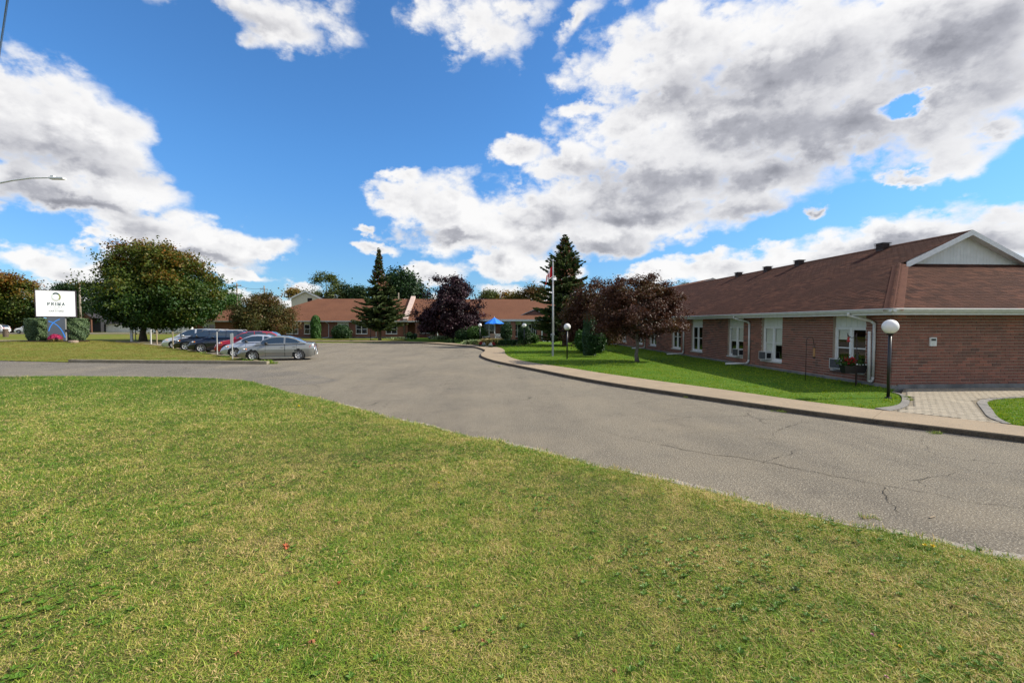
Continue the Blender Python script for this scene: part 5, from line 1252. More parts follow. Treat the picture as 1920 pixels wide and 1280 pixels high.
CARS = [('sedan', silver, 'silver grey sedan parked nearest the end of the row', 'car', 450, 27.6, 0, None, False),
        ('sedan', silverb, 'pale blue silver sedan parked behind the grey sedan', 'car', 418, 30.6, 0, None, False),
        ('suv', red, 'red car with its bonnet showing between silver and dark cars', 'car', 407, 33.6, 0, None, False),
        ('suv', navy, 'dark navy sport utility car with bright alloy wheels', 'suv', 358, 35.6, 0, None, True),
        ('suv', blackp, 'black sport utility car beside the silver minivan', 'suv', 331, 38.2, 0, None, True),
        ('van', pale, 'pale silver minivan farthest along the parked row', 'minivan', 309, 41.0, 0, None, False)]
CYAW = math.pi+R(13)
for kind, col, lab, cat, px, z, _, _, rails in CARS:
    fx, fy = D(px, z); Lc = SH[kind]['L']; d = Vector((math.cos(CYAW), math.sin(CYAW)))
    x = fx-d.x*Lc; y = fy-d.y*Lc          # the origin is the tail
    make_car(kind, col, lab, cat, (x+.0, y, .0), CYAW, 'cars parked nose in along the mound', rails=rails)
p = D(8, 87); make_car('suv', whitec, 'white car driving on the far street, seen whole', 'car', (*D(84, 84.5), gh(*D(40, 84.5))+.04), math.pi+.06)
make_car('suv', whitec, 'white car cut off by the left edge on the far street', 'car', (*D(14, 89.5), gh(*D(-20, 88))+.04), math.pi+.06)
make_car('sedan', red, 'small red car parked far away beside the dark house', 'car', (*D(213, 124), gh(*D(200, 124))+.03), math.pi)

# ------------------------------------------------------------------ lamps, flagpole, sign
globem = mat('globe_white', (.78, .76, .74), .35, var=(.72, .70, .69), vscale=5)
def globe_lamp(px, z, r, label, gz=LH, hgt=2.10):
    x, y = D(px, z); t = thing('globe_lamp', label, 'lamp post', (x, y, gz), 0, 'globe lamps along the lawn')
    pole = MB().tube([(0, 0, -.05), (0, 0, hgt-gz-r+.02)], .042, 12).obj('post', black, t, smooth=True)
    MB().lathe([(.085, -.02), (.085, .015), (.05, .03)], 14).obj('base_plate', black, t)
    MB().lathe([(.075, 0), (.085, .04), (.07, .06)], 14, (0, 0, hgt-gz-r-.03)).obj('collar', black, t)
    prof_ = [(max(.0005, r*math.cos(f)), hgt-gz+r*math.sin(f)) for f in np.linspace(-math.pi/2, math.pi/2, 15)]
    MB().lathe(prof_, 28).obj('globe', globem, t, smooth=True); return t
globe_lamp(1669, 12.85, .198, 'black lamp post with white globe nearest the brick wing corner', LH, 2.12)
globe_lamp(1063.5, 27.2, .20, 'black lamp post with white globe right of the flagpole', LH, 2.02)
globe_lamp(983, 41.5, .2, 'black lamp post with white globe in front of the dark yew', LH, 2.06)
globe_lamp(900, 48.5, .19, 'black lamp post with white globe left of the blue umbrella', LH, 2.06)
globe_lamp(695, 62.0, .23, 'black lamp post with white globe at the foot of the left spruce', .08, 2.0)
globe_lamp(457, 58.0, .23, 'white globe lamp beside the small olive brown tree', .08, 2.02)

polem = mat('galvanised', (.42, .43, .44), .4, .4, var=(.34, .35, .36), vscale=4)
fx, fy = D(1036.5, 29.5); fp = thing('flagpole', 'tall grey flagpole flying a red and white maple leaf flag', 'flagpole', (fx, fy, LH))
fh = HT(491, 29.5)-LH
MB().tube([(0, 0, -.05), (0, 0, fh*.45), (-.02, 0, fh)], [.055, .05, .03], 12).obj('pole', polem, fp, smooth=True)
MB().box(-.05, .05, -.11, -.05, -.02, 1.45).box(-.05, .05, .05, .11, -.02, 1.45).box(-.12, .10, -.12, .12, 1.35, 1.45).obj('bracket', polem, fp)
MB().lathe([(0, -.07), (.05, -.05), (.07, 0), (.05, .05), (0, .07)], 12, (-.02, 0, fh+.05)).obj('finial', polem, fp, smooth=True)
MB().tube([(.07, -.02, 1.3), (.03, -.03, fh-.05)], .006, 4).obj('rope', white2, fp)
# the flag hangs in folds: red, white with the leaf, red
fl = thing('flag', 'red and white maple leaf flag hanging limp near the pole top', 'flag', (fx, fy, LH))
nu, nv = 36, 16; zt_ = HT(500, 29.5)-LH; FW, FH2 = 1.25, .66
def flag_pt(u, v):                                         # u along the fly, v down the hoist
    x = -.05-.46*(u**.75)*(.75+.25*v)+.03*math.sin(u*16)*(1-v*.3); y = .11*math.sin(u*15+v*1.2)*(.3+u); z = zt_-v*FH2-.58*u**1.2
    return (x, y, z)
grid = [[flag_pt(i/nu, j/nv) for j in range(nv+1)] for i in range(nu+1)]
def inleaf(u, v):
    a = (u-.5)*FW/FH2; b = .5-v; r = math.hypot(a, b); th = math.atan2(a, b)
    return r < .10+.16*abs(math.cos(th*2.5))**1.2 and not (b < -.22 and abs(a) > .02) 
bands = {'red_band': [], 'red_band_fly': [], 'white_band': [], 'red_leaf': []}
for i in range(nu):
    for j in range(nv):
        u, v = (i+.5)/nu, (j+.5)/nv; k_ = 'red_band' if u < .25 else 'red_band_fly' if u > .75 else ('red_leaf' if inleaf(u, v) else 'white_band')
        bands[k_].append([grid[i][j], grid[i+1][j], grid[i+1][j+1], grid[i][j+1]])
fred = leaf_mat('flag_red', (.55, .010, .02), (.55, .010, .02), trans=.3); fwhite = leaf_mat('flag_white', (.75, .75, .77), (.75, .75, .77), trans=.3)
for k_, fs in bands.items():
    mb = MB()
    for f in fs: mb.add(f, [(0, 1, 2, 3)])
    mb.obj(k_.replace('_fly', ''), fwhite if 'white' in k_ else fred, fl, smooth=True)

# roadside sign
g0 = float(moundL(np.array([MC[0]]), np.array([MC[1]]), np.array([9.]))[0])-.02
SZ = 43.2; sx, sy = D(107.5, SZ); k_ = SZ/F
ang = R(-9); sg = thing('pylon_sign', 'large white sign board on a grey pedestal with crossing blue arcs', 'sign', (sx, sy, g0), R(35))
kx_ = k_*.81; bw_, zb_, zt_ = 68*kx_/2, HT(594.5, SZ)-g0, HT(544.5, SZ)-g0
MB().box(-bw_, bw_, -.22, .22, zb_, zt_).obj('cabinet', mat('sign_frame', (.055, .04, .055), .5), sg)
facem = mat('sign_face', (.86, .87, .88), .35)
FC = MB().box(-bw_+.07, bw_-.07, -.232, -.22, zb_+.07, zt_-.07).obj('sign_face', facem, sg)
pw_ = 28*kx_/2
MB().box(-pw_, pw_, -.20, .05, -.1, zb_).obj('pedestal', mat('pedestal_grey', (.062, .075, .098), .5, var=(.07, .085, .11), vscale=1), sg)
MB().box(-pw_-.08, -pw_, -.12, .0, -.1, zb_).box(pw_, pw_+.08, -.12, .0, -.1, zb_).obj('side_column', mat('pale_column', (.30, .29, .27), .6), sg)
def arc_strip(pts, w, y, name, m, par):
    P = [Vector(p) for p in pts]; vs = []; n = len(P)
    for i, p in enumerate(P):
        d = (P[min(i+1, n-1)]-P[max(i-1, 0)]).normalized(); q_ = Vector((-d.y, d.x))*w; vs += [(p.x+q_.x, y, p.y+q_.y), (p.x-q_.x, y, p.y-q_.y)]
    return MB().add(vs, [(2*i, 2*i+1, 2*i+3, 2*i+2) for i in range(n-1)]).obj(name, m, par)
bluem = mat('sign_blue', (.03, .22, .72), .4)
def ppx(x, y): return ((x-105.5)*kx_*1.0, HT(y, SZ)-g0)
def quadb(a, b, c, n=16): return [tuple((1-t)**2*a[i]+2*t*(1-t)*b[i]+t*t*c[i] for i in (0, 1)) for t in [q_/n for q_ in range(n+1)]]
arc_strip(quadb(ppx(92.2, 602.3), ppx(112, 607), ppx(118.8, 633)), .035, -.204, 'blue_arc', bluem, sg)
arc_strip(quadb(ppx(92.2, 620.5), ppx(96, 603.5), ppx(111, 598.4)), .035, -.206, 'blue_arc', bluem, sg)
# ring emblem and lettering
def ring(a0, a1, c, r0, r1, m, y):
    n = 12; vs = []
    for i in range(n+1):
        a = R(a0+(a1-a0)*i/n); vs += [(c[0]+r0*kx_*math.sin(a), y, c[1]+r0*k_*math.cos(a)), (c[0]+r1*kx_*math.sin(a), y, c[1]+r1*k_*math.cos(a))]
    MB().add(vs, [(2*i, 2*i+2, 2*i+3, 2*i+1) for i in range(n)]).obj('emblem', m, FC)
ec = ppx(106, 557); r0, r1 = 5.3, 8.1
ring(-42, 42, ec, r0, r1, mat('emblem_dark', (.015, .05, .05), .5), -.2355); ring(42, 135, ec, r0, r1, mat('emblem_olive', (.26, .28, .10), .5), -.2355); ring(135, 245, ec, r0, r1, mat('emblem_grey', (.50, .52, .48), .5), -.2355); ring(245, 318, ec, r0, r1, mat('emblem_pale', (.62, .66, .64), .5), -.2355)
LET = {'P': [((0,0),(0,1)),((0,1),(.5,1)),((.5,1),(.62,.78)),((.62,.78),(.5,.5)),((.5,.5),(0,.5))], 'R': [((0,0),(0,1)),((0,1),(.5,1)),((.5,1),(.62,.78)),((.62,.78),(.5,.52)),((.5,.52),(0,.52)),((.3,.52),(.68,0))],
 'I': [((0,0),(0,1))], 'M': [((0,0),(.05,1)),((.05,1),(.42,0)),((.42,0),(.79,1)),((.79,1),(.84,0))], 'A': [((0,0),(.36,1)),((.36,1),(.72,0)),((.14,.36),(.58,.36))], 'L': [((0,1),(0,0)),((0,0),(.5,0))],
 'V': [((0,1),(.33,0)),((.33,0),(.66,1))], 'N': [((0,0),(0,1)),((0,1),(.6,0)),((.6,0),(.6,1))], 'G': [((.62,.85),(.35,1)),((.35,1),(.05,.75)),((.05,.75),(.05,.25)),((.05,.25),(.35,0)),((.35,0),(.62,.15)),((.62,.15),(.62,.5)),((.62,.5),(.4,.5))],
 'H': [((0,0),(0,1)),((.6,0),(.6,1)),((0,.5),(.6,.5))], 'T': [((.3,0),(.3,1)),((0,1),(.6,1))], 'F': [((0,0),(0,1)),((0,1),(.5,1)),((0,.52),(.42,.52))], 'O': [((.35,1),(.05,.75)),((.05,.75),(.05,.25)),((.05,.25),(.35,0)),((.35,0),(.65,.25)),((.65,.25),(.65,.75)),((.65,.75),(.35,1))],
 'D': [((0,0),(0,1)),((0,1),(.35,1)),((.35,1),(.62,.7)),((.62,.7),(.62,.3)),((.62,.3),(.35,0)),((.35,0),(0,0))]}
def lettering(txt, x0, x1, yb, h, wt, m, serif=False):
    """spaces the letters evenly between the image columns x0 and x1 on the sign face"""
    mb = MB(); n = len(txt); H_ = h*k_; X0, Zb = ppx(x0, yb); X1, _ = ppx(x1, yb)
    wid = [max(p_[0] for s in LET[c] for p_ in s)*H_*.80 for c in txt]; gap_ = (X1-X0-sum(wid))/(n-1); x = X0
    for c, w_ in zip(txt, wid):
        for si, ((a, b), (e_, f)) in enumerate(LET[c]):
            p, q_ = Vector((x+a*H_*.80, Zb+b*H_)), Vector((x+e_*H_*.80, Zb+f*H_)); d = (q_-p).normalized(); nn = Vector((-d.y, d.x))*wt*k_*.5*(1.0 if not serif or si % 2 == 0 else .6)
            p -= d*wt*k_*.2; q_ += d*wt*k_*.2; mb.add([(p.x+nn.x, -.2355, p.y+nn.y), (p.x-nn.x, -.2355, p.y-nn.y), (q_.x-nn.x, -.2355, q_.y-nn.y), (q_.x+nn.x, -.2355, q_.y+nn.y)], [(0, 1, 2, 3)])
            if serif:
                for e2 in ((a, b), (e_, f)):
                    if e2[1] in (0, 1) and c in 'PRIMA' and e2[0] in (0, .68, .84, .72, .05, .79): cx_, cz_ = x+e2[0]*H_*.80, Zb+e2[1]*H_; mb.add([(cx_-.9*wt*k_, -.2356, cz_-.14*wt*k_), (cx_+.9*wt*k_, -.2356, cz_-.14*wt*k_), (cx_+.9*wt*k_, -.2356, cz_+.25*wt*k_), (cx_-.9*wt*k_, -.2356, cz_+.25*wt*k_)], [(0, 1, 2, 3)])
        x += w_+gap_
    mb.obj('lettering', m, FC)
lettering('PRIMA', 92.3, 119.8, 572.6, 4.9, 1.15, mat('letter_dark', (.012, .05, .055), .5), True)
lettering('LIVING', 97, 115, 576.6, 2.2, .42, mat('letter_grey', (.30, .33, .33), .5)); lettering('HARTFORD', 93.8, 118, 584.9, 3.2, .5, mat('letter_mid', (.22, .24, .25), .5))
a = ppx(101, 579.4); b = ppx(110.5, 579.4); MB().box(a[0], b[0], -.2356, -.235, a[1]-.012, a[1]+.012).obj('rule_line', mat('letter_grey', (.3, .33, .33), .5), FC)
# bed under the sign, flowers, spotlight, stone
bd = [(sx+2.9*math.cos(a), sy-.2+1.2*math.sin(a)) for a in np.linspace(0, 2*math.pi, 25)[:-1]]
struct(MB().poly(bd, g0-.35, g0+.05).obj('sign_bed', soil))
mum = leaf_mat('mum_petal', (.30, .006, .05), (.50, .02, .12), trans=.1); mumg = leaf_mat('mum_leaf', (.06, .05, .012), (.14, .09, .02), trans=.1)
def flower_mound(label, px, z, gz, r, h, m1, m2, seed, name='flower_mound', cat='flowers', n=900, group=None, py=None):
    x, y = D(px, z); t = thing(name, label, cat, (x, y, gz), 0, group); rng = np.random.default_rng(seed)
    d = rng.normal(size=(n*3, 3)); d /= np.linalg.norm(d, axis=1, keepdims=True); d[:, 2] = abs(d[:, 2]); P = d*np.array([r, r, h])*(1+rng.normal(size=(n*3, 1))*.05); up = d[:, 2] > .35
    leaves('blossoms', P[up], d[up]+rng.normal(size=(up.sum(), 3))*.3, r*.08, m1, rng.uniform(0, 1, up.sum()), rng, t); lo = ~up | (rng.uniform(0, 1, n*3) < .25)
    leaves('foliage', P[lo]*.97, d[lo]+rng.normal(size=(lo.sum(), 3))*.4, r*.10, m2, rng.uniform(0, 1, lo.sum()), rng, t)
    cb = MB().lathe([(r*.9*math.cos(f)+.001, h*.9*math.sin(f)) for f in np.linspace(0, math.pi/2, 6)], 12); cb.obj('stems', MATS['bush_core'], t); return t
flower_mound('round red chrysanthemum mound in front of the sign pedestal', 103, 42.2, g0+.03, .52, .62, mum, mumg, 70)
x, y = D(137, 41.4); t = tag(MB().lathe([(.30, -.1), (.34, .0), (.36, .22), (.30, .26)], 14).obj('planter', mat('clay', (.34, .25, .19), .9, var=(.25, .19, .15), vscale=4)), 'short round clay coloured tub in the grass before the right juniper', 'planter'); t.location = (x, y, g0-.12)
x, y = D(126.5, 42.0); t = thing('spotlight', 'small dark floodlight on a short stake beside the sign pedestal', 'spotlight', (x, y, g0)); MB().tube([(0, 0, -.05), (0, 0, .95)], .03, 6).obj('stake', black, t); MB().box(-.14, .12, -.1, .1, .88, 1.12).obj('lamp_head', black, t)

# marker posts along the mound's edge
postw = mat('post_white', (.66, .64, .60), .7); postp = mat('post_tan', (.46, .36, .24), .8); postg = mat('post_steel', (.10, .11, .11), .6)
def marker(px, py_b, py_t, m, label, plate_px=None, w=.026):
    x, y = G(px, py_b+.5, .03); c, s = math.cos(YAW), math.sin(YAW); z = x*s+y*c; t = thing('marker_post', label, 'marker post', (x, y, .02), 0, 'marker posts along the parking row'); h = HT(py_t, z)
    MB().box(-w, w, -w*.6, w*.6, -.05, h).obj('post', m, t)
    MB().box(-w*1.15, w*1.15, -w*.8, w*.8, h, h+.02).obj('cap', m, t)
    if plate_px: a_, b_ = plate_px; MB().box(-.085, .085, -.05, -.035, HT(b_, z), HT(a_, z)).obj('sign_plate', postw, t)
marker(436, 672.5, 626, postw, 'white post with a white plate before the silver blue sedan', (626, 645)); marker(407.5, 665, 623, postw, 'pale thin post in front of the navy car')
marker(340.5, 656, 623, postg, 'dark steel post in front of the black sport utility car'); marker(324.5, 653.5, 622, postp, 'tan wooden post before the pale minivan', None, .035)
def lone_post(px, z, pt, gz, m, label, w=.05, plate_px=None):
    x, y = D(px, z); t = thing('marker_post', label, 'marker post', (x, y, gz), 0, 'marker posts along the parking row'); h = HT(pt, z)-gz
    MB().box(-w, w, -w*.6, w*.6, -.05, h).obj('post', m, t); MB().box(-w*1.2, w*1.2, -w*.8, w*.8, h, h+.03).obj('cap', m, t)
lone_post(282.5, 50, 618, 0, postw, 'white post left of the parked cars, taller of the pair', .06); lone_post(293.5, 49, 619.5, 0, postp, 'tan post left of the parked cars beside the white one', .05)
lone_post(246.5, 56, 610, .03, postw, 'thick white post on the lawn left of the maple trunk', .13); lone_post(254, 60, 612, .03, postg, 'thin grey post on the lawn by the maple trunk', .04)
x, y = D(10.5, 70); t = tag(MB().lathe([(.42, -.1), (.40, 2.0), (.36, 2.05)], 12).obj('wooden_stump', bark), 'short thick brown wooden post beside the far street', 'post'); t.location = (x, y, gh(x, y)); t.scale = (.8, .8, .62)
# ------------------------------------------------------------------ poles and wires
polewood = mat('pole_wood', (.26, .22, .17), .95, var=(.19, .16, .125), vscale=3)
def utility_pole(px, z, top, label, arms=((.6, 1.3),), r=.16, m=None, lamp=False):
    x, y = D(px, z); g = gh(x, y); t = thing('utility_pole', label, 'utility pole', (x, y, g)); h = HT(top, z)-g
    MB().tube([(0, 0, -.1), (0, 0, h)], [r, r*.7], 10).obj('pole', m or polewood, t, smooth=True)
    for dz, hw in arms:
        MB().box(-hw, hw, -.18, -.06, h-dz-.06, h-dz+.06).obj('crossarm', polewood, t)
        for q in (-.9, -.35, .35, .9): MB().tube([(q*hw, -.12, h-dz+.06), (q*hw, -.12, h-dz+.28)], .05, 6).obj('insulator', mat('insulator_grey', (.35, .36, .38), .4), t)
    if lamp: MB().tube([(0, 0, h-2.2), (-1.6, -.3, h-1.6), (-2.6, -.4, h-1.6)], .05, 6).obj('lamp_arm', polem, t)
    return t
utility_pole(152, 70, 529, 'weathered wooden utility pole right behind the white sign', ((9, .01),) if False else (), .17, lamp=False)
utility_pole(446, 88, 531, 'wooden utility pole with a crossarm seen over the long roof left of centre', ((.5, .9), (2.2, .5)))
utility_pole(497, 100, 536, 'farther utility pole peeping above the small olive brown tree', ((.8, .8),), .16)
utility_pole(748, 92, 549, 'short pale pole behind the dark trees over the long roof', ())
def wire(pts, label, name='overhead_wire', r=.02, gp=None, n=12, sag=.5):
    P = [Vector(p) for p in pts]; Q = []
    for a, b in zip(P, P[1:]):
        for i in range(n): t = i/n; q = a.lerp(b, t); q.z -= sag*4*t*(1-t); Q.append(q)
    Q.append(P[-1]); return tag(MB().tube(Q, r, 5).obj(name, black), label, 'wire', gp)
a, b = D(446, 88), D(497, 100); wire([(a[0], a[1], HT(534, 88)), (b[0], b[1], HT(540, 100))], 'thin wire strung between the two utility poles over the roof', r=.03)
def cam_pt(px, py, z): x, y = D(px, z); return (x, y, H+(607-py)/F*z)
A = ray(13, 0)*10+Vector((0, 0, H)); B = ray(-1, 95)*13.5+Vector((0, 0, H)); d = B-A
wire([A-d*1.6, B+d*2.5], 'dark cable crossing the top left corner of the sky', 'service_cable', .014, sag=.0)
wire([A-d*1.6+Vector((.03, 0, 0)), B+d*2.5+Vector((.04, 0, 0))], 'thinner wire running beside the dark cable in the top left corner', 'service_cable', .006, sag=.0)
t = thing('street_lamp', 'street lamp with curved silver arm reaching in from the left', 'street lamp', (*D(-90, 21), 0)); x, y = D(-90, 21)
MB().tube([(0, 0, -.1), (0, 0, 7.6)], [.13, .08], 12).obj('pole', polem, t, smooth=True)
def lp(px, py, z=21): p = cam_pt(px, py, z); return (p[0]-x, p[1]-y, p[2])
MB().tube([(0, 0, 7.2), (0.3, 0, 7.55), lp(-40, 358), lp(0, 349), lp(35, 342), lp(70, 337.5), lp(100, 337), lp(108, 338)], [.06, .055, .045, .042, .04, .038, .036, .03], 8).obj('arm', mat('arm_silver', (.72, .72, .70), .5), t, smooth=True)
q = lp(118, 339.2); MB().box(q[0]-.30, q[0]+.32, q[1]-.10, q[1]+.10, q[2]-.02, q[2]+.05).box(q[0]-.26, q[0]-.12, q[1]-.05, q[1]+.05, q[2]+.05, q[2]+.14).obj('lamp_head', MATS['arm_silver'], t)

# ------------------------------------------------------------------ patio and garden
ux, uy = D(927, 51.5); t = thing('patio_umbrella', 'bright blue patio umbrella open over the garden table', 'umbrella', (ux, uy, LH)); k = 51.5/F
ue, ut, ur = HT(606.5, 51.5)-LH, HT(597, 51.5)-LH, 18.8*k
cm = MB(); vs = [(0, 0, ut+.12)]; n = 8
for i in range(n): a = 2*math.pi*i/n+.2; vs.append((ur*math.cos(a), ur*math.sin(a), ue))
for i in range(n): a = 2*math.pi*(i+.5)/n+.2; vs.append((ur*.9*math.cos(a), ur*.9*math.sin(a), ue-.03))
bluec = mat('umbrella_blue', (.008, .20, .85), .7, var=(.008, .17, .72), vscale=3)
for i in range(n): MB().add([vs[0], vs[1+i], vs[1+n+i], vs[1+(i+1) % n]], [(0, 1, 2), (0, 2, 3)]).obj('canopy', bluec, t)
for i in range(n): a = 2*math.pi*i/n+.2; MB().tube([(0, 0, ut+.02), (ur*.96*math.cos(a), ur*.96*math.sin(a), ue-.03)], .012, 4).obj('rib', black, t)
MB().tube([(0, 0, 0), (0, 0, ut+.25)], .03, 8).obj('pole', white2, t)
t = thing('patio_table', 'round dark patio table under the blue umbrella', 'table', (ux+.25, uy, LH)); MB().lathe([(.62, .70), (.62, .74)], 20).obj('tabletop', postg, t)
for i in range(4): a = math.pi/4+i*math.pi/2; MB().tube([(.45*math.cos(a), .45*math.sin(a), 0), (.38*math.cos(a), .38*math.sin(a), .70)], .02, 6).obj('leg', postg, t)
tan = mat('tan_sling', (.42, .30, .20), .8); 
def chair(x, y, rz, label, m):
    t = thing('patio_chair', label, 'chair', (x, y, LH), rz, 'chairs round the patio table'); MB().box(-.26, .26, -.25, .25, .42, .46).obj('seat', m, t)
    MB().add([(-.26, .24, .46), (.26, .24, .46), (.26, .40, 1.02), (-.26, .40, 1.02), (-.26, .27, .46), (.26, .27, .46), (.26, .43, 1.02), (-.26, .43, 1.02)], [(0, 1, 2, 3), (7, 6, 5, 4), (3, 2, 6, 7), (0, 3, 7, 4), (1, 5, 6, 2)]).obj('backrest', m, t)
    for sx_ in (-.25, .25):
        for sy_ in (-.22, .24): MB().tube([(sx_, sy_, 0), (sx_, sy_, .44)], .018, 5).obj('leg', white2, t)
        MB().box(sx_-.03, sx_+.03, -.24, .30, .64, .67).obj('armrest', white2, t)
chair(ux-1.0, uy-.5, R(60), 'tan patio chair left of the umbrella table', tan); chair(ux-.2, uy-1.1, R(170), 'tan patio chair in front of the umbrella table', tan); chair(ux+1.3, uy-.2, R(-80), 'tan patio chair right of the umbrella table', tan)
t = thing('garden_bench', 'white garden bench behind the flowers right of the umbrella', 'bench', (*D(938, 53), LH))
for i in range(4): MB().box(-.6, .6, -.2+i*.11, -.11+i*.11, .43, .46).obj('slat', white2, t)
for i in range(3): MB().box(-.6, .6, .25, .28, .58+i*.13, .67+i*.13).obj('slat', white2, t)
for s in (-.55, .55):
    for yy_ in (-.18, .25): MB().box(s-.03, s+.03, yy_-.03, yy_+.03, 0, .95 if yy_ > 0 else .45).obj('leg', white2, t)
# planting bed
bedpts = [D(868, 49), D(897, 43.6), D(925, 42.4), D(960, 43.5), D(985, 45.5), D(1003, 48.5), D(990, 50.5), D(950, 50.0), D(905, 51.0), D(880, 51.5)]
struct(MB().poly(smoothed(bedpts+[bedpts[0]], 2)[:-1], LH+.012).obj('flower_bed', soil))
redf = leaf_mat('red_petal', (.22, .004, .010), (.50, .010, .025), trans=.1); whitef = leaf_mat('white_petal', (.45, .48, .46), (.75, .76, .76), trans=.15)
for i, (px, py, rp, m1, lb) in enumerate([(902, 644.5, 4.5, redf, 'leftmost red flower ball at the corner of the planting bed'), (907, 645, 3.6, whitef, 'white flower ball between the red one and the lamp post corner'), (920, 646.5, 4.2, whitef, 'white flower ball low in the middle of the planting bed'), (925, 645.5, 4.4, redf, 'red flower ball at the front of the planting bed'), (936.5, 641.5, 4.0, redf, 'red flower ball farther right in the planting bed'), (912, 642, 3.5, midgreen, 'small green mound between the flower balls of the bed')]):
    z = (H-.12)*F/(py+4-607); r = rp*z/F; flower_mound(lb, px, z, LH, r, r*1.9, m1, midgreen, 80+i, 'flower_ball', 'flowers', 260, 'flower balls edging the planting bed')
for i, (px, py, rp, m1, lb) in enumerate([(842, 638.5, 3, whitef, 'white flower ball on the lawn under the purple maple'), (863, 637.5, 3.6, whitef, 'larger white flower ball left of the hostas'), (873, 638.5, 2.2, redf, 'small red flower ball between the white one and the hostas'), (774, 634.5, 2.2, whitef, 'white flowers by the left porch pillar'), (805, 633, 2.2, whitef, 'white flowers under the porch window')]):
    z = 52.5 if px > 830 else 64; r = rp*z/F; flower_mound(lb, px, z, LH, r, r*1.7, m1, midgreen, 90+i, 'flower_ball', 'flowers', 160)
def tuft_plant(name, label, px, z, n, hl, w_, m, seed, gz=LH, spread=.5, cat='plant', droop=.6, lw=.02, seedh=None):
    x, y = D(px, z); t = thing(name, label, cat, (x, y, gz)); rng = np.random.default_rng(seed); V = []; T = []
    for _ in range(n):
        a = rng.uniform(0, 6.28); b = Vector((rng.normal()*w_*.45, rng.normal()*w_*.3, 0)); l = hl*rng.uniform(.6, 1.15); dr = Vector((math.cos(a), math.sin(a), 0)); sd_ = Vector((-dr.y, dr.x, 0))*lw; tt = rng.uniform(0, 1)
        p0, p1, p2 = b, b+dr*spread*l*.35+Vector((0, 0, l*.7)), b+dr*spread*l+Vector((0, 0, l*(1-droop*.4)))
        V += [p0-sd_, p0+sd_, p1+sd_*1.4, p1-sd_*1.4, p1-sd_*1.4, p1+sd_*1.4, p2+sd_*.2, p2-sd_*.2]; T += [tt]*8
    Va = np.array([tuple(v) for v in V]); link('blades', np_mesh('blades', Va, np.arange(len(Va)).reshape(-1, 4), m, {'tint': np.array(T)}), t)
    MB().lathe([(w_*.5, 0), (w_*.4, hl*.25), (.001, hl*.35)], 10).obj('crown', MATS['bush_core'], t); return t
gold = leaf_mat('golden_grass', (.22, .20, .05), (.52, .40, .16), trans=.25); hosta = leaf_mat('hosta_leaf', (.07, .13, .03), (.42, .50, .26), trans=.2); dgr = leaf_mat('bed_leaf', (.012, .045, .010), (.05, .10, .02))
tuft_plant('ornamental_grass', 'golden ornamental grass on the left half of the planting bed', 915, 45.5, 420, .72, .75, gold, 101, lw=.018); tuft_plant('ornamental_grass', 'golden ornamental grass right under the patio table', 929, 46.2, 420, .72, .75, gold, 102, lw=.018)
tuft_plant('hosta', 'variegated hosta clump at the left of the globe lamp', 884, 46.5, 260, .50, .8, hosta, 103, lw=.05, spread=.9); tuft_plant('hosta', 'variegated hosta clump directly behind the globe lamp', 894, 47.5, 220, .55, .7, hosta, 104, lw=.05, spread=.9)
tuft_plant('daylily_clump', 'dark green spiky clump in the right half of the planting bed', 948, 45.5, 520, .65, 1.0, dgr, 105, lw=.02); tuft_plant('daylily_clump', 'dark green spiky clump at the right end of the planting bed', 962, 46.5, 420, .60, .8, dgr, 106, lw=.02)
tuft_plant('daylily_clump', 'green leafy clump under the purple maple edge', 853, 50.5, 300, .5, .8, dgr, 107, lw=.03)
tuft_plant('pale_perennial', 'pale leaved low plants along the lawn before the spruce', 748, 62.5, 240, .35, 1.6, hosta, 108, lw=.04, spread=.8)
tuft_plant('pale_perennial', 'pale leaved plants below the far porch window', 830, 62, 260, .6, 1.4, hosta, 109, lw=.04, spread=.8)
bush('shade_shrub', 'low dark shrub at the foot of the second porch pillar', 770, 636, 63, [(768,629,6,5),(776,631,5,5)], yew, 160, 9, .07, .08, 62)
# potted plant under the porch
t = thing('potted_plant', 'clay pot with leafy plant between the porch pillars', 'potted plant', (*D(811, 63), LH)); MB().lathe([(.28, 0), (.40, .55), (.42, .55)], 12).obj('pot', MATS['clay'], t)
rng = np.random.default_rng(3); P = rng.normal(size=(160, 3))*np.array([.25, .25, .22])+np.array([0, 0, .85]); leaves('foliage', P, rng.normal(size=(160, 3)), .08, midgreen, rng.uniform(0, 1, 160), rng, t)

# ------------------------------------------------------------------ hooks and hanging things by the wing
iron = mat('iron', (.03, .016, .014), .6)
def hook(px, z, top, label, out=.28):
    x, y = D(px, z); t = thing('shepherd_hook', label, 'garden hook', (x, y, LH)); h = HT(top, z)-LH; dx = Vector((math.cos(YAW), -math.sin(YAW), 0))
    P = [Vector((0, 0, -.1)), Vector((0, 0, h-out*.5))]+[Vector((0, 0, h-out*.5))+dx*out*.5*(1-math.cos(a))+Vector((0, 0, math.sin(a)*out*.5)) for a in np.linspace(.2, math.pi, 9)]
    P += [P[-1]+Vector((0, 0, -.10)), P[-1]+dx*.03+Vector((0, 0, -.14)), P[-1]+dx*.09+Vector((0, 0, -.12))]; MB().tube(P, .011, 6).obj('rod', iron, t, smooth=True)
    return t, Vector((x, y, LH))+P[-2]
_, hp = hook(1512.5, 16.7, 632, 'thin rusty garden hook before the plain brick wall', .26)
t = thing('bird_feeder', 'slim orange tube bird feeder hanging from the rusty hook', 'bird feeder', (hp.x, hp.y, hp.z-.02))
MB().tube([(0, 0, .05), (0, 0, -.08)], .006, 4).obj('hanger', iron, t); MB().lathe([(.05, -.10), (.055, -.08), (.0, -.06)], 12).obj('cap', iron, t)
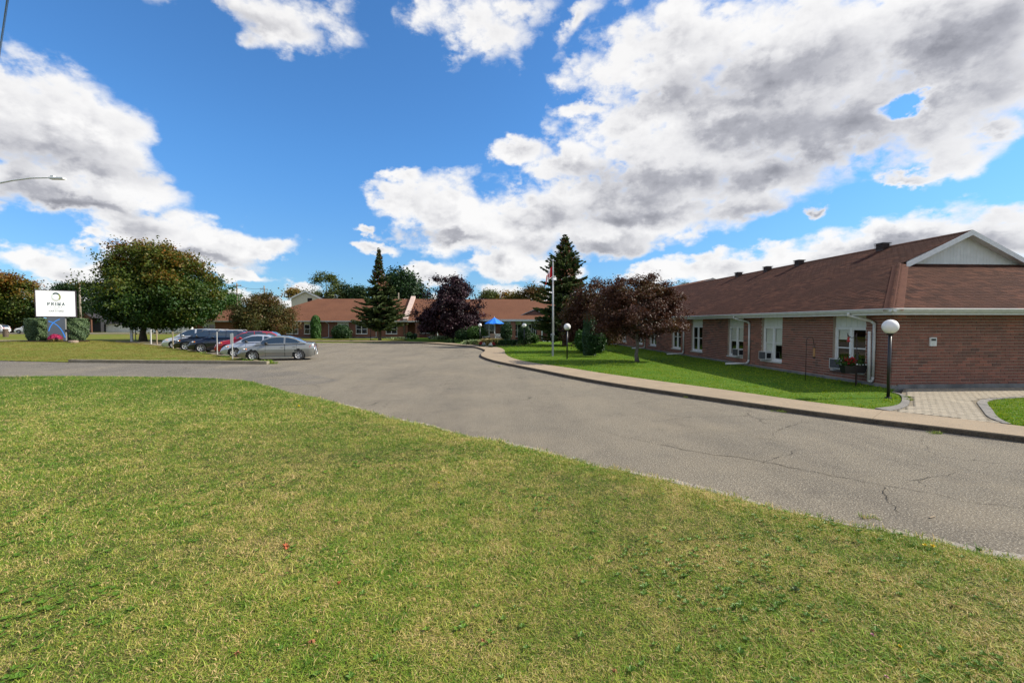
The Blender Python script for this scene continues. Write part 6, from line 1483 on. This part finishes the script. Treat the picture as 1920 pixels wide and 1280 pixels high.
MB().tube([(0, 0, -.42), (0, 0, -.10)], .036, 12).obj('tube', mat('feeder_orange', (.34, .17, .06), .5), t); MB().lathe([(.0, -.50), (.05, -.46), (.055, -.43), (.03, -.42)], 12).obj('base', iron, t)
t2, hp2 = hook(1606.5, 15.2, 633, 'dark garden hook standing in front of the window nearest the corner', -.30)
t = thing('hummingbird_feeder', 'small red hanging feeder before the corner window', 'bird feeder', (hp2.x, hp2.y, hp2.z)); MB().lathe([(.0, -.16), (.05, -.14), (.055, -.11), (.03, -.09), (.035, 0), (.0, .02)], 12).obj('bottle', mat('feeder_red', (.30, .02, .02), .3), t)
t = thing('wind_chime', 'small dark wind chime hanging on the hook before the window', 'wind chime', (t2.location.x, t2.location.y-.05, HT(662, 15.1)))
MB().tube([(0, 0, .45), (0, 0, .05)], .004, 4).obj('string', black, t); MB().tube([(0, 0, 0), (0, 0, -.22)], .03, 8).obj('tube', black, t); MB().lathe([(0, -.40), (.035, -.38), (0, -.35)], 8).obj('weight', white2, t)
# flower trough held out in front of the window
px0, px1, z = 1579, 1624, 15.6; a, b = D(px0, z), D(px1, z); cxx, cyy = (a[0]+b[0])/2, (a[1]+b[1])/2; zt_ = HT(685, z); zb_ = HT(699.5, z); wl = (b[0]-a[0])/2
t = thing('flower_trough', 'black trough with red geraniums and foliage under the corner window', 'planter', (cxx, cyy, zb_)); hh = zt_-zb_
MB().add([(-wl*.86, -.10, 0), (wl*.86, -.10, 0), (wl*.86, .10, 0), (-wl*.86, .10, 0), (-wl, -.13, hh), (wl, -.13, hh), (wl, .13, hh), (-wl, .13, hh)], [(3, 2, 1, 0), (4, 5, 6, 7), (0, 1, 5, 4), (1, 2, 6, 5), (2, 3, 7, 6), (3, 0, 4, 7)]).obj('trough', black, t)
MB().box(-wl, wl, .10, .55, .02, .05).box(.1, .14, -.02, .02, LH-zb_-.05, .02).obj('bracket', iron, t)
rng = np.random.default_rng(8)
n = 420; P = np.stack([rng.normal(size=n)*.16-wl*.45, rng.normal(size=n)*.10, hh+.03+abs(rng.normal(size=n))*.11], 1); leaves('foliage', P, rng.normal(size=(n, 3)), .035, midgreen, rng.uniform(0, 1, n), rng, t)
n = 200; P = np.stack([rng.uniform(-1, 1, n)*wl, rng.normal(size=n)*.08, hh+.0+abs(rng.normal(size=n))*.05], 1); leaves('trailing_leaves', P, rng.normal(size=(n, 3)), .03, dkgreen, rng.uniform(0, 1, n), rng, t)
n = 260; P = np.stack([rng.normal(size=n)*.085-wl*.42, rng.normal(size=n)*.07-.05, hh+.18+rng.normal(size=n)*.05], 1); leaves('blossoms', P, rng.normal(size=(n, 3))+np.array([0, -.6, .6]), .03, redf, rng.uniform(0, 1, n), rng, t)
for i in range(3): MB().lathe([(0, -.03), (.03, 0), (0, .03)], 8, (wl*(.35+.25*i), -.12, hh+.03)).obj('white_bloom', white2, t)

# ------------------------------------------------------------------ grass blades
def blade_mat():
    m = bpy.data.materials.new('grass_blade'); m.use_nodes = True; t = m.node_tree; t.nodes.clear(); MATS['blade'] = m; n = t.nodes.new; l = t.links.new
    o = n('ShaderNodeOutputMaterial'); p = n('ShaderNodeBsdfPrincipled'); tr = n('ShaderNodeBsdfTranslucent'); ms = n('ShaderNodeMixShader'); ms.inputs[0].default_value = .22
    at = n('ShaderNodeAttribute'); at.attribute_name = 'tint'; g = n('ShaderNodeNewGeometry')
    nz = n('ShaderNodeTexNoise'); nz.inputs['Scale'].default_value = .55; nz.inputs['Detail'].default_value = 5; nz.inputs['Roughness'].default_value = .62; l(g.outputs['Position'], nz.inputs['Vector'])
    n2 = n('ShaderNodeTexNoise'); n2.inputs['Scale'].default_value = 3.2; n2.inputs['Detail'].default_value = 4; l(g.outputs['Position'], n2.inputs['Vector'])
    s = n('ShaderNodeSeparateXYZ'); l(g.outputs['Position'], s.inputs[0])
    def mth(op, a, b): q = n('ShaderNodeMath'); q.operation = op; [l(v, q.inputs[i]) if not isinstance(v, float) else setattr(q.inputs[i], 'default_value', v) for i, v in enumerate((a, b))]; return q.outputs[0]
    patch = mth('ADD', mth('MULTIPLY', nz.outputs['Fac'], 1.15), mth('MULTIPLY', n2.outputs['Fac'], 1.1))     # dry patches
    dist = n('ShaderNodeMapRange'); l(s.outputs[1], dist.inputs[0]); dist.inputs[1].default_value = 9; dist.inputs[2].default_value = 17; dist.inputs[3].default_value = 0; dist.inputs[4].default_value = .30
    side = n('ShaderNodeMapRange'); l(s.outputs[0], side.inputs[0]); side.inputs[1].default_value = -14; side.inputs[2].default_value = 1; side.inputs[3].default_value = .15; side.inputs[4].default_value = 0
    dry = mth('SUBTRACT', mth('SUBTRACT', mth('ADD', mth('SUBTRACT', patch, .63), at.outputs['Fac']), dist.outputs[0]), side.outputs[0])
    r = n('ShaderNodeValToRGB'); e = r.color_ramp.elements; e[0].position = .10; e[0].color = (.085, .180, .014, 1); e[1].position = .98; e[1].color = (.68, .50, .23, 1)
    for ps, c in ((.28, (.155, .275, .022)), (.46, (.255, .335, .034)), (.64, (.39, .37, .070)), (.82, (.53, .42, .14))): q = e.new(ps); q.color = (*c, 1)
    l(dry, r.inputs[0]); l(r.outputs[0], p.inputs['Base Color']); l(r.outputs[0], tr.inputs[0]); p.inputs['Roughness'].default_value = .5; p.inputs['Specular IOR Level'].default_value = .3
    l(p.outputs[0], ms.inputs[1]); l(tr.outputs[0], ms.inputs[2]); l(ms.outputs[0], o.inputs[0]); return m
bm_ = blade_mat()
def tuft(seed, nb_, rad, hmin, hmax, w, flat=.5):
    rng = np.random.default_rng(seed); V = []; T = []; F2 = []
    for i in range(nb_):
        a = rng.uniform(0, 6.28); r = rad*math.sqrt(rng.uniform()); b = Vector((r*math.cos(a), r*math.sin(a), -.01)); da = rng.uniform(0, 6.28); dr = Vector((math.cos(da), math.sin(da), 0)); h = rng.uniform(hmin, hmax)
        ln = rng.uniform(.1, 1.3)*flat; sd_ = Vector((-dr.y, dr.x, 0)); fa = rng.uniform(0, 6.28); sd_ = Vector((math.cos(fa), math.sin(fa), 0))*w*rng.uniform(.6, 1.3)
        p1 = b+dr*ln*h*.35+Vector((0, 0, h*.6)); p2 = b+dr*ln*h*1.1+Vector((0, 0, h*(1-.25*ln))); tt = float(rng.normal()*.38+.0)
        k_ = len(V); V += [b-sd_, b+sd_, p1+sd_*.8, p1-sd_*.8, p2]; F2 += [(k_, k_+1, k_+2, k_+3), (k_+3, k_+2, k_+4)]; T += [tt]*5
    me = bpy.data.meshes.new('tuft'); me.from_pydata([tuple(v) for v in V], [], F2); me.update(); at_ = me.attributes.new('tint', 'FLOAT', 'POINT'); at_.data.foreach_set('value', np.array(T, np.float32)); me.materials.append(bm_); return bpy.data.objects.new('tuft', me)
def weed(seed):
    rng = np.random.default_rng(seed); V = []; F2 = []; T = []
    for i in range(9):
        a = i*.7+rng.uniform(-.2, .2); l_ = rng.uniform(.03, .07); dr = Vector((math.cos(a), math.sin(a), 0)); sd_ = Vector((-dr.y, dr.x, 0))*l_*.28; k_ = len(V)
        V += [(0, 0, 0), dr*l_*.5+sd_+Vector((0, 0, l_*.45)), dr*l_+Vector((0, 0, l_*.5)), dr*l_*.5-sd_+Vector((0, 0, l_*.45))]; F2.append((k_, k_+1, k_+2, k_+3)); T += [-.42+float(rng.uniform(-.1,.1))]*4
    me = bpy.data.meshes.new('weed'); me.from_pydata([tuple(v) for v in V], [], F2); me.update(); at_ = me.attributes.new('tint', 'FLOAT', 'POINT'); at_.data.foreach_set('value', np.array(T, np.float32)); me.materials.append(bm_); return bpy.data.objects.new('weed', me)
def scatter(name, P, S, protos, seed):
    rng = np.random.default_rng(seed); me = bpy.data.meshes.new(name); me.vertices.add(len(P)); me.vertices.foreach_set('co', P.astype(np.float32).ravel())
    for an, av, ty in (('scl', S, 'FLOAT'), ('rotz', rng.uniform(0, 6.28, len(P)), 'FLOAT'), ('pick', rng.integers(0, len(protos), len(P)), 'INT')):
        a = me.attributes.new(an, ty, 'POINT'); a.data.foreach_set('value', av.astype(np.float32 if ty == 'FLOAT' else np.int32))
    o = link(name, me); c = bpy.data.collections.new(name+'_pieces'); [c.objects.link(p) for p in protos]
    ng = bpy.data.node_groups.new(name, 'GeometryNodeTree'); ng.interface.new_socket('Geometry', in_out='INPUT', socket_type='NodeSocketGeometry'); ng.interface.new_socket('Geometry', in_out='OUTPUT', socket_type='NodeSocketGeometry')
    n = ng.nodes.new; l = ng.links.new; gi, go = n('NodeGroupInput'), n('NodeGroupOutput'); ip = n('GeometryNodeInstanceOnPoints'); ci = n('GeometryNodeCollectionInfo'); ci.inputs[0].default_value = c; ci.inputs[1].default_value = True; ci.inputs[2].default_value = True
    def na(nm, ty): q = n('GeometryNodeInputNamedAttribute'); q.data_type = ty; q.inputs[0].default_value = nm; return q.outputs[0]
    m2p = n('GeometryNodeMeshToPoints'); l(gi.outputs[0], m2p.inputs[0]); l(m2p.outputs[0], ip.inputs['Points']); l(ci.outputs[0], ip.inputs['Instance']); ip.inputs['Pick Instance'].default_value = True
    l(na('pick', 'INT'), ip.inputs['Instance Index']); cx_ = n('ShaderNodeCombineXYZ'); l(na('rotz', 'FLOAT'), cx_.inputs[2]); l(cx_.outputs[0], ip.inputs['Rotation']); l(na('scl', 'FLOAT'), ip.inputs['Scale']); l(ip.outputs[0], go.inputs[0])
    md = o.modifiers.new('scatter', 'NODES'); md.node_group = ng; return struct(o, 'stuff')
def ring_points(poly, n, rmin, rmax, pw, seed):
    """spots on the front lawn all round the place the photographer stands on, thinning out with distance"""
    rng = np.random.default_rng(seed); u = rng.uniform(0, 1, n); r = (rmin**pw+(rmax**pw-rmin**pw)*u)**(1/pw); a = rng.uniform(R(-88), R(88), n)+YAW
    x = r*np.sin(a); y = r*np.cos(a); k = inside(x, y, poly); x, y, r = x[k], y[k], r[k]; return x, y, r*.9, seg_dist(x, y, poly), rng
def lawn_points(poly, n, zmin, zmax, pw, seed, hf, lim=1.17):
    """spots on a lawn, thinning out with distance"""
    rng = np.random.default_rng(seed); u = rng.uniform(0, 1, n); z = (zmin**pw+(zmax**pw-zmin**pw)*u)**(1/pw); a = rng.uniform(-lim, lim, n); xc = a*z
    x = xc*math.cos(YAW)+z*math.sin(YAW); y = -xc*math.sin(YAW)+z*math.cos(YAW); k = inside(x, y, poly); x, y, z = x[k], y[k], z[k]; d = seg_dist(x, y, poly)
    return x, y, z, d, rng
x, y, z, d, rng = ring_points(polyF, 400000, 1.2, 27, .78, 5)
S = (.82+.12*np.clip(z-3, 0, 14)/2)*rng.uniform(.75, 1.25, len(x)); nzv = vnoise(np.stack([x, y, 0*x], 1), 1.6, 9); S *= 1+.20*nzv
k = d > .02; x, y, z, d, S = x[k], y[k], z[k], d[k], S[k]; S = np.minimum(S, 1.55)
G1 = scatter('grass', np.stack([x, y, flatF(x, y, d)-.012], 1), S, [tuft(s, 20, .06, .024, .056, .0024, 1.1) for s in range(6)]+[tuft(9, 12, .06, .04, .08, .0028, 1.3)], 1)
x, y, z, d, rng = ring_points(polyF, 15000, 1.5, 18, .8, 15); nzv = vnoise(np.stack([x, y, 0*x], 1), 1.8, 19); k = (nzv > .25) | (rng.uniform(0, 1, len(x)) < .12); x, y, z, d = x[k], y[k], z[k], d[k]
scatter('weeds', np.stack([x, y, flatF(x, y, d)+.012], 1), rng.uniform(.28, .6, len(x)), [weed(s) for s in (31, 32, 33)], 2)
# a longer fringe creeping over the edge of the asphalt
P_ = [p for p in resample(FE, .045)]; rng = np.random.default_rng(6); q = np.array([(p.x+rng.normal()*.03, p.y+rng.normal()*.035+.01, .0) for p in P_ if -25 < p.x < 12])
scatter('edge_grass', q, rng.uniform(.6, 1.7, len(q)), [tuft(s+50, 14, .05, .03, .075, .0026, 1.2) for s in range(4)], 3)
# short blades on the other lawns
def short_blades(name, poly, n, zmin, zmax, hf, mtl, seed, sc=1.0):
    x, y, z, d, rng = lawn_points(poly, n, zmin, zmax, 1.0, seed, hf); pr_ = []
    for s in range(3): t_ = tuft(s+80+seed, 9, .10, .02, .05, .006, .9); t_.data.materials.clear(); t_.data.materials.append(mtl); pr_.append(t_)
    for t_ in pr_:
        v = np.zeros(len(t_.data.vertices), np.float32); t_.data.attributes['tint'].data.foreach_get('value', v); t_.data.attributes['tint'].data.foreach_set('value', np.clip(v*1.5+.5, 0, 1))
    scatter(name, np.stack([x, y, hf(x, y, d)-.004], 1), rng.uniform(.7, 1.4, len(x))*sc*(1+z*.02), pr_, seed)
rb = leaf_mat('right_blade', (.075, .190, .003), (.150, .280, .006), (.28, .34, .02), trans=.3)
lb_ = leaf_mat('left_blade', (.10, .135, .012), (.18, .17, .022), (.30, .21, .06), trans=.3)
short_blades('right_lawn_grass', polyR, 60000, 11, 48, flatR, rb, 21); short_blades('small_lawn_grass', polyR2, 30000, 8, 16, flatR, rb, 22)
short_blades('left_lawn_grass', polyL, 60000, 25, 56, moundL, lb_, 23, .8)
# rough weeds along the parking kerb end and cracks in the pavement
wx_ = []; rng = np.random.default_rng(12)
for (px, py, n_) in ((500, 680, 26), (507, 682, 12), (470, 677, 10), (452, 675, 10), (425, 670.5, 8), (360, 660, 8), (380, 663, 8), (1463, 771.5, 12), (1470, 772, 6), (1290, 745.6, 7), (1755, 812, 7), (1638, 972, 3), (1700, 752, 10), (1702, 757, 8), (935, 687, 5)):
    c = G(px, py); s_ = .18 if px < 600 else .07
    for _ in range(n_*2): wx_.append((c[0]+rng.normal()*s_, c[1]+rng.normal()*s_*.5, .0 if px != 1700 and px != 1702 else LH-.01, 1.0+2.2*(px < 600)))
wx_ = np.array(wx_); scatter('kerb_weeds', wx_[:, :3], wx_[:, 3]*rng.uniform(.6, 1.2, len(wx_)), [tuft(s+70, 12, .05, .03, .08, .003, 1.1) for s in range(3)], 4)

# small things lying in the front lawn
def leaf_shape(r, pts=5, seed=0):
    rr = random.Random(seed); vs = [(0, 0, .012)]; n = pts*4
    for i in range(n):
        a = 2*math.pi*i/n; f = (1.0, .55, .72, .42)[i % 4]*rr.uniform(.85, 1.1); vs.append((r*f*math.cos(a), r*f*math.sin(a), .012*math.sin(a*3+seed)))
    return vs, [(0, i+1, (i+1) % n+1) for i in range(n)]
for i, (px, py, r, c, lb, tilt) in enumerate([(536, 1026, .042, (.42, .10, .035), 'curled red brown fallen leaf standing in the front grass', 1.1), (636, 1095, .022, (.34, .07, .03), 'small dark red leaf right of the curled fallen leaf', .5), (1492, 1108, .045, (.20, .26, .12), 'pale green fallen leaf upright in the grass on the right', 1.2), (585, 1206, .03, (.30, .12, .05), 'brown fallen leaf low in the front grass', .4), (445, 1228, .022, (.36, .10, .04), 'small rusty leaf near the bottom of the lawn', .4), (905, 1205, .02, (.28, .12, .06), 'tiny brown leaf in the bottom centre of the lawn', .5), (1152, 1262, .022, (.35, .13, .06), 'tiny rusty leaf at the bottom right of centre', .4)]):
    gx_, gy_ = G(px, py, .06); vs, fs = leaf_shape(r, 5, i); o = tag(MB().add(vs, fs).obj('fallen_leaf', mat('fallen_leaf_%s' % ('red' if c[0] > .3 and i < 2 else 'green' if c[1] > .2 else 'brown'), c, .8)), lb, 'leaf', 'leaves fallen on the front lawn'); o.location = (gx_, gy_, .075); o.rotation_euler = (tilt, 0, i*1.1)
def blossom(px, py, c, label, r=.012, name='clover_flower'):
    gx_, gy_ = G(px, py, .07); t = thing(name, label, 'flower', (gx_, gy_, .03), 0, 'flowers dotted in the front lawn'); MB().tube([(0, 0, -.02), (.004, 0, .045)], .0015, 4).obj('stem', midgreen, t)
    v = MB(); rr = random.Random(int(px))
    for i in range(26):
        a = rr.uniform(0, 6.28); e_ = rr.uniform(.1, 1.4); d_ = Vector((math.cos(a)*math.cos(e_), math.sin(a)*math.cos(e_), math.sin(e_))); s_ = Vector((-d_.y, d_.x, 0)).normalized()*r*.28; b_ = Vector((.004, 0, .045)); v.add([b_, b_+d_*r*.6+s_, b_+d_*r, b_+d_*r*.6-s_], [(0, 1, 2, 3)])
    v.obj('petals', mat('petal_'+c, {'pink': (.55, .28, .33), 'yellow': (.70, .52, .02), 'brown': (.34, .15, .08), 'white': (.6, .6, .55)}[c], .7), t)
for a in ((1635, 1192, 'pink', 'pale pink clover blossom low on the right of the lawn', .017), (1661, 1270, 'pink', 'pink clover blossom at the very bottom right', .014), (1686, 1213, 'yellow', 'yellow dandelion right of the pink clover', .014), (1521, 1184, 'brown', 'upper of two withered brown clover heads', .018), (1521, 1243, 'brown', 'lower of two withered brown clover heads', .018), (822, 906, 'yellow', 'yellow dandelion in the middle of the lawn', .022), (560, 762, 'yellow', 'yellow dandelions near the lane end of the lawn', .05), (1748, 1025, 'yellow', 'yellow dandelion by the road edge on the right', .025), (1733, 1023, 'yellow', 'yellow dandelion left of the road edge pair', .022), (1076, 860, 'white', 'pale weed flower standing at the edge of the drive', .03)): blossom(*a)
x, y = G(1748, 970); MB_ = tag(MB().box(-.05, .05, -.010, .010, 0, .004).obj('paper_scrap', concrete), 'tiny pale scrap of paper on the drive near the grass', 'litter'); MB_.location = (x, y, .009); MB_.rotation_euler = (0, 0, .3)
